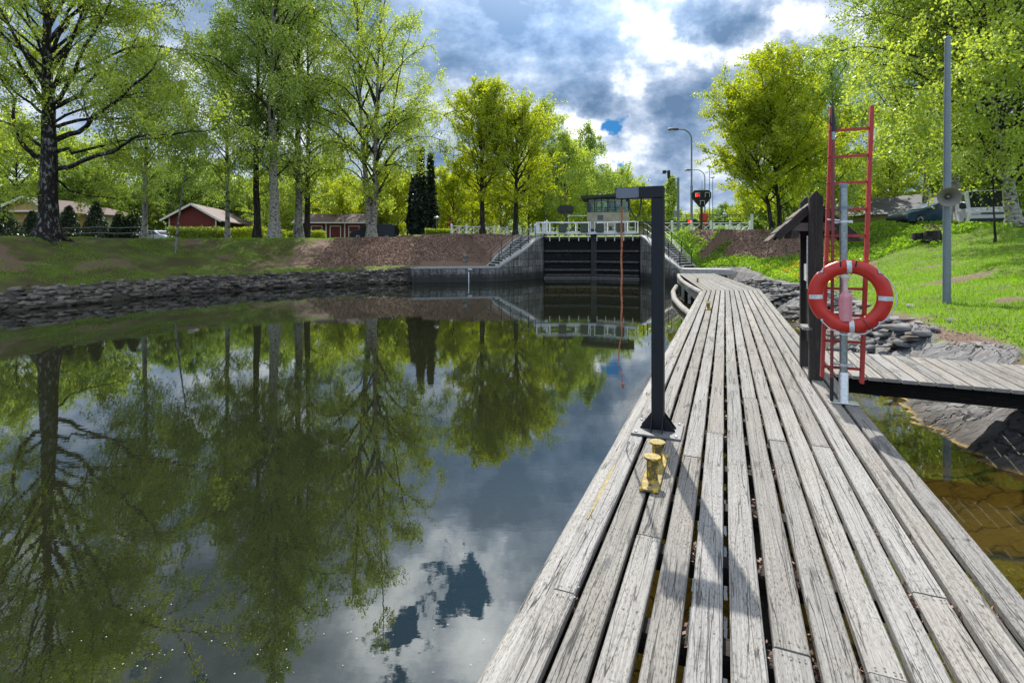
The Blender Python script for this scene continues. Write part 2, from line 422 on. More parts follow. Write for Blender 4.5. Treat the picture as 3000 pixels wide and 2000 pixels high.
M_GREYBOX = mat('slate_grey_box_paint', plain((.14, .17, .21), .5, var=.06, scale=8))
M_GALV = mat('galvanised_steel', plain((.30, .34, .35), .38, .75, var=.2, scale=40, dirt=(.16, .2, .2)))
M_GALV2 = mat('bright_zinc_steel', plain((.62, .64, .65), .35, .6, var=.15, scale=30))
M_POLE = mat('blue_grey_painted_pole', plain((.17, .21, .24), .45, .2, var=.08, scale=6))
M_RED = mat('faded_red_ladder_paint', plain((.42, .035, .028), .5, var=.14, scale=9, dirt=(.48, .11, .09), dirtk=.4, bumpk=.1))
M_RING = mat('orange_red_ring_plastic', plain((.50, .020, .010), .36, var=.10, scale=5, dirt=(.50, .07, .045), dirtk=.45, bumpk=.1))
M_HOOK = mat('dark_red_pole_paint', plain((.20, .035, .035), .4, var=.1, scale=10))
M_BLACK = mat('black_rubber', plain((.012, .012, .013), .5, var=.1))
M_TAPE = mat('silver_reflective_tape', plain((.60, .66, .70), .4, .2, var=.1, scale=30))
M_INK = mat('dark_ink', plain((.05, .06, .08), .6))
M_PINK = mat('faded_pink_plastic', plain((.62, .26, .30), .5, var=.06, scale=8, dirt=(.7, .42, .45), dirtk=.3))
M_FADED = mat('bleached_plastic', plain((.72, .68, .64), .5, var=.06))
M_WHITEROPE = mat('white_grey_cord', plain((.60, .62, .65), .8, var=.1, scale=60))
M_ROPE = mat('orange_twisted_rope', plain((.46, .16, .08), .85, var=.35, scale=60, bumpk=.8))
M_ROPE2 = mat('rope_end_brown', plain((.33, .13, .08), .85, var=.3, scale=90, bumpk=.5))
M_WHITE = mat('white_fence_paint', plain((.82, .83, .84), .55, var=.07, scale=3, dirt=(.5, .5, .48), dirtk=.3))
M_WHITEMETAL = mat('white_painted_walkway_steel', plain((.76, .77, .78), .5, var=.06, scale=2, dirt=(.5, .47, .42), dirtk=.35))
M_GREENBOX = mat('dark_green_cabinet_paint', plain((.05, .07, .045), .5, var=.1, scale=2))
M_CONC = mat('board_marked_concrete', plain((.42, .38, .33), .85, var=.15, scale=1.5, dirt=(.25, .22, .19), bumpk=.3))
M_ROOFBLACK = mat('dark_roofing', plain((.035, .033, .035), .7, var=.1))
M_STONECOPE = mat('pale_granite_coping', plain((.40, .40, .39), .8, var=.15, scale=5, dirt=(.2, .2, .19), bumpk=.5))
M_STEP = mat('granite_step', plain((.62, .61, .60), .8, var=.12, scale=6, dirt=(.2, .19, .16), bumpk=.4))
M_RISER = mat('dark_riser_stone', plain((.035, .034, .03), .9, var=.2, scale=6))  # near-black risers set against the pale treads
def yellow_paint(g):
    o = OBJ(g)
    n = g.noise(o, 26, 6, .7, .4); n2 = g.noise(g.mapping(o, (1, 1, .35)), 60, 5, .7)
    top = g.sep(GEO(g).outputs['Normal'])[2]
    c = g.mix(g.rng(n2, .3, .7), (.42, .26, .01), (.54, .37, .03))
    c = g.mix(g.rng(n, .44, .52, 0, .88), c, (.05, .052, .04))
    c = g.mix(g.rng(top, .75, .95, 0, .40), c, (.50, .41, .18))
    c = g.mix(g.rng(g.noise(o, 45, 4, .7), .60, .66, 0, .8), c, (.09, .08, .06))
    return principled(g, c, .75, normal=g.bump(n2, .5, .004), spec=.25)
M_YELLOW = mat('chipped_yellow_paint', yellow_paint)
def emis(col, k):
    def f(g):
        e = g.n('ShaderNodeEmission'); e.inputs[0].default_value = (*col, 1); e.inputs[1].default_value = k; return e.outputs[0]
    return f
M_REDLAMP = mat('lit_red_signal_lens', emis((1.0, .02, .015), 2.2))
M_DARKGLASS = mat('dark_glass', lambda g: principled(g, (.02, .025, .03), .08, spec=.8))
def clear_glass(g):
    f = g.n('ShaderNodeFresnel'); f.inputs[0].default_value = 1.5
    t = g.n('ShaderNodeBsdfTransparent'); t.inputs[0].default_value = (.80, .86, .86, 1)
    gl = g.n('ShaderNodeBsdfGlossy'); gl.inputs['Roughness'].default_value = .02
    m = g.n('ShaderNodeMixShader'); g.l(f.outputs[0], m.inputs[0]); g.l(t.outputs[0], m.inputs[1]); g.l(gl.outputs[0], m.inputs[2]); return m.outputs[0]
M_GLASS = mat('clear_glass', clear_glass)

# ---- stone masonry (uv in metres: u along, v height)
def masonry(g):
    uv = UV(g)
    wob = g.vmath('ADD', uv, g.vmath('SCALE', g.vmath('SUBTRACT', g.noise(uv, 2.5, 3, out=1), (.5, .5, .5)), scale=.06))
    b = g.n('ShaderNodeTexBrick'); g.put(b.inputs['Vector'], wob); b.inputs['Scale'].default_value = 1.0
    b.inputs['Brick Width'].default_value = 1.05; b.inputs['Row Height'].default_value = .56; b.inputs['Mortar Size'].default_value = .018; b.inputs['Mortar Smooth'].default_value = .3
    b.inputs['Color1'].default_value = (.0, .0, .0, 1); b.inputs['Color2'].default_value = (1, 1, 1, 1); b.inputs['Mortar'].default_value = (.5, .5, .5, 1); b.offset = .5
    rnd = g.sep(b.outputs['Color'])[0]
    n = g.noise(uv, 5, 6, .7); st = g.noise(g.mapping(uv, (3.5, .5, 1)), 1, 5, .65)
    c = g.mix(rnd, (.08, .078, .075), (.36, .35, .33)); c = g.mix(g.rng(n, .45, .7, 0, .6), c, (.48, .48, .47))
    c = g.mix(g.rng(st, .44, .64, 0, .88), c, (.028, .028, .028))
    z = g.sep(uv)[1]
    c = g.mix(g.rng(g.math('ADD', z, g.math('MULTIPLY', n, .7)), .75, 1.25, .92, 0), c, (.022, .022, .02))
    c = g.mix(b.outputs['Fac'], c, (.02, .02, .02))
    h = g.math('SUBTRACT', n, g.math('MULTIPLY', b.outputs['Fac'], 1.2))
    return principled(g, c, .8, normal=g.bump(h, .7, .05))
M_MASON = mat('weathered_granite_blocks', masonry)

# ---- ground: grass, leaf litter, soil, rock by painted masks (R litter, G darkened left bank, B rock, A path)
def ground(g):
    o = OBJ(g); a = g.n('ShaderNodeAttribute', attribute_name='zones'); zs = g.n('ShaderNodeSeparateColor'); g.l(a.outputs['Color'], zs.inputs[0])
    lit, ivy, rock = zs.outputs[0], zs.outputs[1], zs.outputs[2]; path = a.outputs['Alpha']
    n = g.noise(o, 1.1, 6, .62); f = g.noise(o, 9, 5, .7); ff = g.noise(o, 40, 4, .7)
    gr = g.mix(g.rng(n, .3, .7), (.085, .16, .012), (.15, .25, .018)); gr = g.mix(g.rng(ff, .35, .7), gr, (.22, .33, .03))
    gr = g.mix(g.rng(g.noise(o, 2.1, 5, .7), .50, .64, 0, .8), gr, (.115, .095, .045)); gr = g.mix(g.math('MULTIPLY', ivy, g.rng(g.noise(o, .6, 5, .65), .38, .58, .45, .95)), gr, (.085, .068, .030))  # left-bank grass browned and darkened in colour, partly for tree shade
    li = g.mix(g.rng(ff, .32, .68), (.06, .036, .026), (.30, .19, .135)); li = g.mix(g.rng(f, .35, .8), li, (.19, .118, .085))
    li = g.mix(g.rng(g.noise(o, 75, 2, .8), .56, .66, 0, .9), li, (.42, .33, .28))
    c = g.mix(g.rng(g.math('ADD', lit, g.math('MULTIPLY', g.math('SUBTRACT', f, .5), .8)), .4, .6), gr, li)
    # rock
    v = g.n('ShaderNodeTexVoronoi', feature='DISTANCE_TO_EDGE'); g.put(v.inputs['Vector'], g.mapping(g.vmath('ADD', o, g.vmath('SCALE', g.noise(o, 1.2, 4, out=1), scale=1.2)), (1.1, 2.3, 1.5), rot=(0, 0, .5))); v.inputs['Scale'].default_value = 1
    strata = g.noise(g.mapping(o, (1.2, 7, 4), rot=(0, .3, .45)), 1, 6, .65)
    wo = g.vmath('ADD', o, g.vmath('SCALE', g.noise(o, 1.7, 4, out=1), scale=.85))
    cmap = g.mapping(wo, (1.0, 3.6, 2.2), rot=(0, .15, .55))
    vc = g.n('ShaderNodeTexVoronoi'); g.put(vc.inputs['Vector'], cmap); vc.inputs['Scale'].default_value = .8
    ve = g.n('ShaderNodeTexVoronoi', feature='DISTANCE_TO_EDGE'); g.put(ve.inputs['Vector'], cmap); ve.inputs['Scale'].default_value = .8
    cell = g.sep(vc.outputs['Color'])[0]
    ro = g.mix(g.rng(strata, .32, .7), (.11, .11, .115), (.29, .29, .30)); ro = g.mix(g.rng(cell, 0, 1, 0, .5), ro, (.13, .125, .12))
    ro = g.mix(g.rng(f, .56, .70, 0, .7), ro, (.20, .12, .05)); ro = g.mix(g.rng(ff, .56, .66, 0, .5), ro, (.08, .08, .08))
    ro = g.mix(g.rng(ve.outputs['Distance'], .003, .03, .7, 0), ro, (.025, .022, .02))
    ro = g.mix(g.math('MULTIPLY', ivy, .75), ro, (.035, .028, .020))
    # wet and algae-brown below the waterline, a dark tide band just above
    z = g.sep(GEO(g).outputs['Position'])[2]
    brown = g.mix(g.rng(n, .3, .7), (.55, .33, .05), (.78, .52, .10)); brown = g.mix(g.rng(f, .5, .7, 0, .5), brown, (.16, .14, .04))
    cv = g.n('ShaderNodeTexVoronoi', feature='DISTANCE_TO_EDGE'); g.put(cv.inputs['Vector'], g.vmath('ADD', o, g.vmath('SCALE', g.noise(o, 1.0, 3, out=1), scale=.8))); cv.inputs['Scale'].default_value = .75
    brown = g.mix(g.rng(cv.outputs['Distance'], .008, .035, .9, 0), brown, (.02, .018, .008))
    deep = g.rng(z, -1.25, -2.1)
    brown = g.mix(ivy, brown, (.05, .042, .018))
    bed = g.mix(deep, brown, (.022, .026, .010))  # light lost in deep water is painted into the bed colour
    ro = g.mix(g.rng(z, .30, .06, 0, .72), ro, (.05, .042, .03))
    c = g.mix(g.rng(g.math('ADD', rock, g.math('MULTIPLY', g.math('SUBTRACT', f, .5), .5)), .4, .6), c, ro)
    c = g.mix(g.rng(z, .03, -.03), c, bed)
    c = g.mix(g.rng(path, .4, .6), c, (.24, .22, .20))
    h = g.mix(g.rng(rock, .4, .6), g.math('ADD', ff, g.math('MULTIPLY', f, 1.5)), g.math('ADD', g.math('ADD', g.math('MULTIPLY', strata, 1.6), g.math('MULTIPLY', g.rng(ve.outputs['Distance'], 0, .05), .9)), g.math('ADD', g.math('MULTIPLY', cell, 1.2), g.math('MULTIPLY', f, .5))))
    return principled(g, c, .85, normal=g.bump(h, .8, .06), spec=.25)
M_GROUND = mat('bank_ground', ground)

def water(g):
    o = OBJ(g)
    y = g.sep(o)[1]
    big = g.noise(g.mapping(o, (1, 1.3, 1)), .55, 3, .5)
    w1 = g.noise(g.mapping(o, (.9, 2.2, 1), rot=(0, 0, .35)), 1.5, 3, .55, .3)
    w2 = g.noise(g.mapping(o, (1.6, 4.0, 1), rot=(0, 0, -.2)), 3.4, 2, .5)
    h = g.math('ADD', g.math('MULTIPLY', w1, .55), g.math('MULTIPLY', w2, .22)); h = g.math('ADD', h, g.math('MULTIPLY', big, .6))
    calm = g.rng(g.noise(o, .13, 2), .35, .65, .35, 1.0)
    b = g.bump(g.math('MULTIPLY', h, calm), .028, .05)
    fr = g.n('ShaderNodeFresnel'); fr.inputs[0].default_value = 1.50; g.l(b, fr.inputs['Normal'])
    fac = g.math('MULTIPLY', g.math('ADD', fr.outputs[0], .06), 1.0, clamp=True)
    t = g.n('ShaderNodeBsdfTransparent'); t.inputs[0].default_value = (.92, .86, .66, 1)
    mk = g.n('ShaderNodeBsdfDiffuse'); mk.inputs[0].default_value = (.085, .10, .050, 1)      # suspended matter
    tm = g.n('ShaderNodeMixShader'); tm.inputs[0].default_value = .11; g.l(t.outputs[0], tm.inputs[1]); g.l(mk.outputs[0], tm.inputs[2])
    gl = g.n('ShaderNodeBsdfGlossy'); gl.inputs['Roughness'].default_value = .0; gl.inputs[0].default_value = (.86, .92, .95, 1); g.l(b, gl.inputs['Normal'])
    m = g.n('ShaderNodeMixShader'); g.l(fac, m.inputs[0]); g.l(tm.outputs[0], m.inputs[1]); g.l(gl.outputs[0], m.inputs[2]); return m.outputs[0]
M_WATER = mat('canal_water', water)

# ---- foliage
def leafmat(lo, hi, trans=.5, gloss=.06, transcol=None):
    def f(g):
        geo = GEO(g); r = geo.outputs['Random Per Island']; o = OBJ(g)
        n = g.noise(o, .45, 3, .6)
        k = g.math('ADD', g.math('MULTIPLY', r, .65), g.math('MULTIPLY', g.rng(n, .3, .7), .45))
        c = g.mix(k, lo, hi)
        d = g.n('ShaderNodeBsdfDiffuse'); g.l(c, d.inputs[0])
        t = g.n('ShaderNodeBsdfTranslucent')
        g.l(g.mix(1.0, c, transcol or (1.35, 1.3, .55), 'MULTIPLY'), t.inputs[0])
        m = g.n('ShaderNodeMixShader'); m.inputs[0].default_value = trans; g.l(d.outputs[0], m.inputs[1]); g.l(t.outputs[0], m.inputs[2])
        gl = g.n('ShaderNodeBsdfGlossy'); gl.inputs['Roughness'].default_value = .38; gl.inputs[0].default_value = (.9, 1, .95, 1)
        m2 = g.n('ShaderNodeMixShader'); m2.inputs[0].default_value = gloss; g.l(m.outputs[0], m2.inputs[1]); g.l(gl.outputs[0], m2.inputs[2]); return m2.outputs[0]
    return f
M_BIRCH = mat('birch_leaves', leafmat((.15, .23, .045), (.43, .55, .12), .60, .05, (1.2, 1.22, .6)))
M_BIRCHY = mat('fresh_birch_leaves', leafmat((.20, .29, .04), (.53, .64, .10), .60, .05, (1.24, 1.22, .55)))
M_LINDEN = mat('linden_leaves', leafmat((.22, .29, .014), (.54, .62, .035), .62, .04, (1.24, 1.2, .44)))
M_BUSH = mat('bush_leaves', leafmat((.09, .15, .02), (.22, .30, .035), .5, .04))
M_HEDGE = mat('hedge_leaves', leafmat((.18, .26, .02), (.38, .46, .04), .5, .04))
M_UNDER = mat('shaded_undergrowth_leaves', leafmat((.09, .15, .035), (.27, .37, .07), .55, .03))  # darker leaf colour, painting in the shade behind the trees
M_SPRUCE = mat('spruce_needles', leafmat((.010, .022, .018), (.028, .05, .036), .12, .05))
M_THUJA = mat('thuja_foliage', leafmat((.010, .020, .008), (.03, .055, .018), .15, .05))
M_FAR = mat('far_tree_leaves', leafmat((.15, .24, .07), (.30, .42, .10), .55, .03))
M_GRASSB = mat('grass_blades', leafmat((.10, .22, .010), (.26, .46, .018), .5, .03))
M_IVY = mat('ground_elder_leaves', leafmat((.13, .26, .025), (.30, .48, .05), .50, .02))
M_DANDEL = mat('dandelion_petals', plain((.88, .62, .012), .6, var=.05))
M_LITTER = mat('dry_leaf', lambda g: principled(g, g.ramp(GEO(g).outputs['Random Per Island'], [(0, (.09, .05, .035)), (.5, (.26, .155, .11)), (1, (.50, .36, .28))]), .8))
M_SPECK = mat('floating_fluff', plain((.55, .53, .45), .8))
def bark(dark, light, amt, sc=(9, 9, 1.6)):
    def f(g):
        o = OBJ(g); n = g.noise(g.mapping(o, sc), 1, 6, .65, .5); r = g.noise(g.mapping(o, (2.5, 2.5, 22)), 1, 4, .6)
        c = g.mix(g.rng(n, .5-amt*.22, .62-amt*.22), dark, light)
        c = g.mix(g.rng(r, .58, .66, 0, .85 if amt > .5 else .2), c, (.03, .028, .026))
        return principled(g, c, .85, normal=g.bump(n, .8, .05), spec=.2)
    return f
M_BARKBIG = mat('furrowed_birch_bark', bark((.020, .018, .017), (.24, .23, .22), -.12, (7, 7, 3)))
M_BARKWHITE = mat('white_birch_bark', bark((.035, .03, .028), (.36, .34, .30), .52, (6, 6, 9)))
M_BARKGREY = mat('grey_birch_bark', bark((.05, .045, .04), (.26, .25, .23), .5, (4, 4, 4)))
M_BARKDARK = mat('dark_bark', bark((.018, .016, .014), (.06, .055, .048), .2))
# ---- buildings, cars
def boards(col, pitch=.16, rough=.7):
    def f(g):
        uv = UV(g); u = g.sep(uv)[0]; fr = g.math('FRACT', g.math('DIVIDE', u, pitch)); gap = g.rng(g.math('ABSOLUTE', g.math('SUBTRACT', fr, .5)), .42, .5)
        n = g.noise(uv, 3, 5, .6)
        c = g.mix(g.rng(n, .3, .7), tuple(x*.75 for x in col), col); c = g.mix(g.math('MULTIPLY', gap, .6), c, tuple(x*.3 for x in col))
        return principled(g, c, rough, normal=g.bump(gap, -.5, .02))
    return f
M_REDBOARD = mat('falu_red_boarding', boards((.15, .014, .011)))
M_YELBOARD = mat('ochre_boarding', boards((.52, .34, .12)))
M_CREAMBOARD = mat('cream_boarding', boards((.60, .56, .44), .2))
M_PALEGREEN = mat('pale_green_boarding', boards((.42, .47, .32), .2))
def tiles(col):
    def f(g):
        uv = UV(g); v = g.sep(uv)[1]; fr = g.math('FRACT', g.math('MULTIPLY', v, 3.2)); n = g.noise(uv, 4, 5, .7)
        c = g.mix(g.rng(n, .3, .7), tuple(x*.7 for x in col), col); c = g.mix(g.rng(fr, 0, .2, .5, 0), c, tuple(x*.35 for x in col))
        return principled(g, c, .75)
    return f
M_TILE = mat('brown_red_roof_tiles', tiles((.115, .070, .062)))
M_SLATE = mat('dark_grey_roofing', tiles((.038, .041, .048)))
M_TRIM = mat('white_wood_trim', plain((.62, .60, .55), .6, var=.06))
M_CARTEAL = mat('teal_blue_car_paint', plain((.02, .07, .11), .25, .4, var=.03))
M_CARSILVER = mat('silver_car_paint', plain((.52, .55, .60), .28, .3, var=.03))
M_CARBLUE = mat('dark_blue_car_paint', plain((.012, .018, .03), .25, .2, var=.03))
M_CARWHITE = mat('white_van_paint', plain((.66, .67, .70), .3, var=.04, scale=1.5))
M_CARBLACK = mat('black_plastic', plain((.015, .015, .018), .5))
M_LENS = mat('headlamp_lens', plain((.55, .56, .55), .15, var=.1, scale=12))
M_TERRA = mat('tan_bumper_plastic', plain((.40, .35, .29), .5))
M_BRIDGE = mat('dark_green_grey_paint', plain((.05, .07, .065), .6, var=.1, scale=.8))
M_REDBRICK = mat('red_brown_wall', plain((.28, .06, .03), .8, var=.15, scale=1))

M_GATEBEAM = mat('greyed_gate_beam', plain((.10, .098, .095), .6, spec=.2, var=.35, scale=5, dirt=(.015, .015, .015), dirtk=.7))

def stone(lo, hi, moss):
    def f(g):
        o = OBJ(g); r = GEO(g).outputs['Random Per Island']; n = g.noise(o, 6, 6, .7); st = g.noise(g.mapping(o, (2, 9, 14)), 1, 4, .6)
        c = g.mix(r, lo, hi); c = g.mix(g.rng(n, .45, .7, 0, .6), c, tuple(x*.35 for x in lo)); c = g.mix(g.rng(st, .55, .7, 0, .5), c, tuple(min(1, x*1.3) for x in hi))
        c = g.mix(g.rng(g.noise(o, 2.2, 4, .6), .54, .64, 0, .75), c, moss)
        z = g.sep(GEO(g).outputs['Position'])[2]; c = g.mix(g.rng(z, .28, .05, 0, .8), c, (.02, .017, .012))
        return principled(g, c, .85, normal=g.bump(g.math('ADD', n, st), .8, .03), spec=.25)
    return f
M_RUBBLE = mat('dark_shore_stone', stone((.050, .042, .035), (.25, .222, .195), (.045, .036, .012)))
M_SLAB = mat('grey_slab_rock', stone((.09, .09, .092), (.27, .27, .275), (.12, .075, .03)))
# ================================================================ land: one sheet, shaped by its distance from the shoreline
# shoreline control points, going round the basin: x, y, profile [(distance inland, height) x7], litter on the slope, rock band width
def prof(rock_d, rock_h, d2, z2, crest_d, crest_z, back=3.2):
    return [(-9, -2.6), (-1.6, -1.5), (0, -.03), (rock_d, rock_h), (d2, z2), (crest_d, crest_z), (crest_d+22, back), (500, back+.5)]
def wprof(hs, crest=3.75):
    return [(-9, -3), (-1.5, -3), (-.05, -3), (.45, hs-.25), (1.9, hs-.10), (max(2.6, 7.5-1.6*(hs-1.2)), crest), (14, 3.95), (500, 4.4)]
def rprof(rd, rh, d2, z2, d3, z3, crest_d, crest_z):
    return [(-5.6, -2.6), (-4.2, -.80), (0, -.03), (rd, rh), (d2, z2), (d3, z3), (crest_d, crest_z), (500, crest_z+1.0)]
GP = [(-9, -3), (-1.5, -3), (-.05, -3), (.9, -3), (1.8, 3.5), (4, 3.75), (14, 3.95), (500, 4.4)]
SH = [(-32, -60, prof(1, .9, 3, 1.2, 9, 3.1)), (-28, -20, prof(1, .9, 3, 1.2, 9, 3.1)), (-24, 6, prof(1, .9, 2.5, 1.15, 8.5, 3.1)), (-21.4, 18, prof(.9, .62, 2, .95, 7.6, 3.05, 3.2)),
      (-19.8, 24, prof(.9, .68, 2, 1.0, 7.2, 3.12, 3.2)), (-18.2, 29.5, prof(.9, .8, 2, 1.1, 7.6, 3.2, 3.2)), (-15.5, 33, prof(.9, .8, 2.4, 1.12, 8, 3.3, 3.25)),
      (-12, 35.8, prof(.8, .85, 3, 1.15, 8, 3.4, 3.4)), (-7.4, 37.9, prof(.6, .95, 3, 1.2, 8.5, 3.55, 3.7)), (-7.2, 37.85, wprof(1.15)),
      (-1.07, 39.3, wprof(1.17)), (-.2, 39.9, wprof(1.75)), (.7, 41.0, wprof(2.3)), (1.43, 42.1, wprof(2.9)), (1.97, 43.0, wprof(3.45)), (2.6, 43.8, wprof(3.7)),
      (2.95, 45.4, GP), (6.9, 45.6, GP), (10.95, 43.6, GP), (10.5, 42.0, wprof(3.7, 4.0)),
      (10.75, 40.9, wprof(3.45, 4.0)), (10.95, 39.7, wprof(2.9, 4.0)), (11.2, 38.5, wprof(2.3, 4.0)), (11.45, 37.3, wprof(1.75, 4.0)), (11.9, 36.4, wprof(1.2, 4.0)),
      (14.2, 35.0, rprof(.8, 1.1, 2.2, 1.5, 3.2, 1.75, 8.0, 4.0)), (13.4, 30.0, rprof(1.3, .85, 2.6, 1.3, 4.5, 1.75, 9.5, 3.75)), (12.0, 25.5, rprof(1.5, .9, 3, 1.35, 5.8, 1.95, 10.5, 3.35)), (10.8, 20.5, rprof(1.5, .9, 3, 1.35, 5.8, 2.0, 10.5, 3.35)),
      (9.5, 16.5, rprof(1.4, .85, 3, 1.3, 6, 2.0, 10.5, 3.25)), (7.9, 13.05, rprof(1.4, .85, 3, 1.25, 6, 1.95, 10.5, 3.2)), (7.06, 9.7, rprof(1.4, .8, 3, 1.2, 6, 1.9, 10.5, 3.2)), (6.66, 8.75, rprof(1.4, .8, 3, 1.2, 6, 1.9, 10.5, 3.15)),
      (6.3, 7.9, rprof(1.4, .8, 3, 1.2, 6, 1.9, 10.5, 3.15)), (6.05, 7.1, rprof(1.4, .82, 3, 1.2, 6, 1.9, 10.5, 3.15)), (5.85, 6.07, rprof(1.4, .85, 3, 1.2, 6, 1.9, 10.5, 3.15)),
      (5.9, 4.0, rprof(1.4, .85, 3, 1.2, 6, 1.9, 10.5, 3.15)), (6.6, 1.0, rprof(1.4, .85, 3, 1.2, 6, 1.9, 10.5, 3.15)), (7.5, -6, rprof(1.4, .85, 3, 1.2, 6, 1.9, 10.5, 3.15)), (9, -60, rprof(1.4, .85, 3, 1.2, 6, 1.9, 10.5, 3.15))]
SP = np.array([(a[0], a[1]) for a in SH], float)
PD = np.array([[q[0] for q in a[2]] for a in SH], float); PZ = np.array([[q[1] for q in a[2]] for a in SH], float)
def shore(x, y):
    """signed distance inland, segment index (nearest), parameter on it"""
    best = np.full(x.shape, 1e9); bi = np.zeros(x.shape, int); bt = np.zeros(x.shape)
    inside = np.zeros(x.shape, bool); N = len(SP)
    for i in range(N-1):
        ax_, ay_ = SP[i]; bx, by = SP[i+1]; dx, dy = bx-ax_, by-ay_
        t = np.clip(((x-ax_)*dx+(y-ay_)*dy)/(dx*dx+dy*dy), 0, 1)
        d = np.hypot(x-ax_-t*dx, y-ay_-t*dy); m = d < best
        best = np.where(m, d, best); bi = np.where(m, i, bi); bt = np.where(m, t, bt)
    for i in range(N):
        ax_, ay_ = SP[i]; bx, by = SP[(i+1) % N]
        c = ((ay_ > y) != (by > y)) & (x < (bx-ax_)*(y-ay_)/((by-ay_) if by != ay_ else 1e-9)+ax_)
        inside ^= c
    return np.where(inside, -best, best), bi, bt
def land(x, y, noise=True):
    x = np.asarray(x, float); y = np.asarray(y, float)
    d, i, t = shore(x, y); dn = d
    if noise:
        far = np.clip((d-1.5)/3, 0, 1)
        dn = d+far*(fbm(x*.35, y*.35, 3, 5)-.5)*1.6
        shr = np.exp(-(d/1.2)**2)*((i < 9) | (i >= 24)); dn = dn+shr*(fbm(x*1.3, y*1.3, 3, 9)-.5)*.7
    z = np.full(x.shape, -2.6)
    for j in range(7):
        d0 = PD[i, j]*(1-t)+PD[i+1, j]*t; d1 = PD[i, j+1]*(1-t)+PD[i+1, j+1]*t
        z0 = PZ[i, j]*(1-t)+PZ[i+1, j]*t; z1 = PZ[i, j+1]*(1-t)+PZ[i+1, j+1]*t
        m = dn >= d0; u = np.clip((dn-d0)/(d1-d0), 0, 1); z = np.where(m, z0+(z1-z0)*u, z)
    wall = (i >= 9) & (i < 24)
    rockw = 1.25 if not noise else np.where(i >= 24, 1.6, 1.25)+(fbm(x*.8, y*.8, 3, 31)-.5)*1.3
    rock = np.clip((rockw-d)/.35, 0, 1)*(~wall)
    if noise:
        # stepped slabs and broken stone on the shore
        a = .5+.0*x; q = (x*math.cos(.45)-y*math.sin(.45)); w = (x*math.sin(.45)+y*math.cos(.45))
        ph = q*.55+w*2.6+fbm(x*1.1, y*1.1, 3, 3)*2.6; saw = ph-np.floor(ph)
        slab = (saw**.45)*.13+(fbm(x*3, y*3, 3, 41)-.5)*.07
        ch = _hash(np.floor(x*1.3+fbm(x*2, y*2, 2, 6)*1.2), np.floor(y*2.1+fbm(x*2, y*2, 2, 8)*1.2), 3)
        left = (ch-.5)*.34+(fbm(x*4, y*4, 3, 42)-.5)*.22
        k = rock*np.clip((d+1.2)/1.0, 0, 1)*np.clip((2.3-d)/.8, 0, 1)
        z = z+k*np.where(i >= 24, slab-.06, left)
        z = z+np.clip((d-.8)/2, 0, 1)*((fbm(x*.9, y*.9, 4, 2)-.5)*.22)*np.clip((90-np.abs(y))/60, 0, 1)
    return z, d, i, t, rock
def gz(x, y): return float(land(np.array([x]), np.array([y]))[0][0])
def axis_coords(lo, hi, fine_lo, fine_hi, step, grow=1.16):
    c = list(np.arange(fine_lo, fine_hi, step)); s = step; v = c[-1]
    while v < hi: s *= grow; v += s; c.append(v)
    s = step; v = c[0]; pre = []
    while v > lo: s *= grow; v -= s; pre.append(v)
    return np.array(pre[::-1]+c)
gx = axis_coords(-900, 900, -32, 26, .20); gy = axis_coords(-500, 1400, 1.0, 50, .20)
nx = axis_coords(3, 3, 3, 3.1, .1)
gx = np.unique(np.concatenate([gx, np.arange(4.0, 15, .1)])); gy = np.unique(np.concatenate([gy, np.arange(2, 22, .1)]))
gx = gx[np.insert(np.diff(gx) > .02, 0, True)]; gy = gy[np.insert(np.diff(gy) > .02, 0, True)]
X, Y = np.meshgrid(gx, gy)
Z, D, I_, T_, ROCK = land(X, Y)
# hills that close the view, far away
Z = Z+np.clip((np.hypot(X, Y)-160)/500, 0, 1)**1.3*28*(fbm(X*.004, Y*.004, 3, 77)+.2)*(Y > -400)
nxn, nyn = len(gx), len(gy)
Vt = np.stack([X.ravel(), Y.ravel(), Z.ravel()], 1)
ii = np.arange(nxn*nyn).reshape(nyn, nxn)
Ft = np.stack([ii[:-1, :-1].ravel(), ii[:-1, 1:].ravel(), ii[1:, 1:].ravel(), ii[1:, :-1].ravel()], 1)
def sstep(a, b, v): u = np.clip((v-a)/(b-a), 0, 1); return u*u*(3-2*u)
wob = (fbm(X*.5, Y*.5, 4, 12)-.5)
# dry-leaf slope of the left bank near the lock; patches on the right slope
litL = sstep(-15.5, -12.5, X+wob*3)*sstep(2.4, 3.2, D+wob*1.2)*sstep(10.2, 8.6, D+wob)*((I_ < 16) & (Y > 33))
dR = D+wob*2.2
litR = ((I_ >= 19) & (Y > 20))*sstep(2.6, 3.6, dR)*sstep(12, 10.5, dR)*sstep(.76, .66, X/np.maximum(Y, 1))*sstep(.38, .50, fbm(X*.22+3, Y*.22, 3, 8)+.15*(X < 19))
litR = np.maximum(litR, ((I_ >= 24) & (Y <= 20))*sstep(.63, .72, fbm(X*.5, Y*.5, 4, 18))*sstep(1.2, 2.0, D)*.6)
litR = np.maximum(litR, ((I_ >= 24) & (Y < 14))*sstep(2.3, 1.6, D+wob*1.4)*sstep(.9, 1.5, D)*.7)
shadeL = ((I_ < 8))*sstep(.50, .60, fbm(X*.33+9, Y*.33, 4, 28)+(Y < 30)*.04)*sstep(2.2, 3.4, D)*sstep(9, 7.5, D)*.62  # brown patches on the left slope, partly standing in for tree shade
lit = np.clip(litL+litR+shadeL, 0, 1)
pathm = ((I_ < 9) & (D > 8.6+wob*.2) & (D < 10.3+wob*.2) & (X < -14)).astype(float)
lit = np.maximum(lit, ((I_ >= 9) & (I_ < 15) & (D > 1.5) & (D < 8.6)).astype(float))
darkleft = ((I_ < 9) | (X < 0)).astype(float)  # darkens rock, grass and bed of the left bank
zones = np.stack([lit, darkleft, ROCK, pathm], -1).reshape(-1, 4)
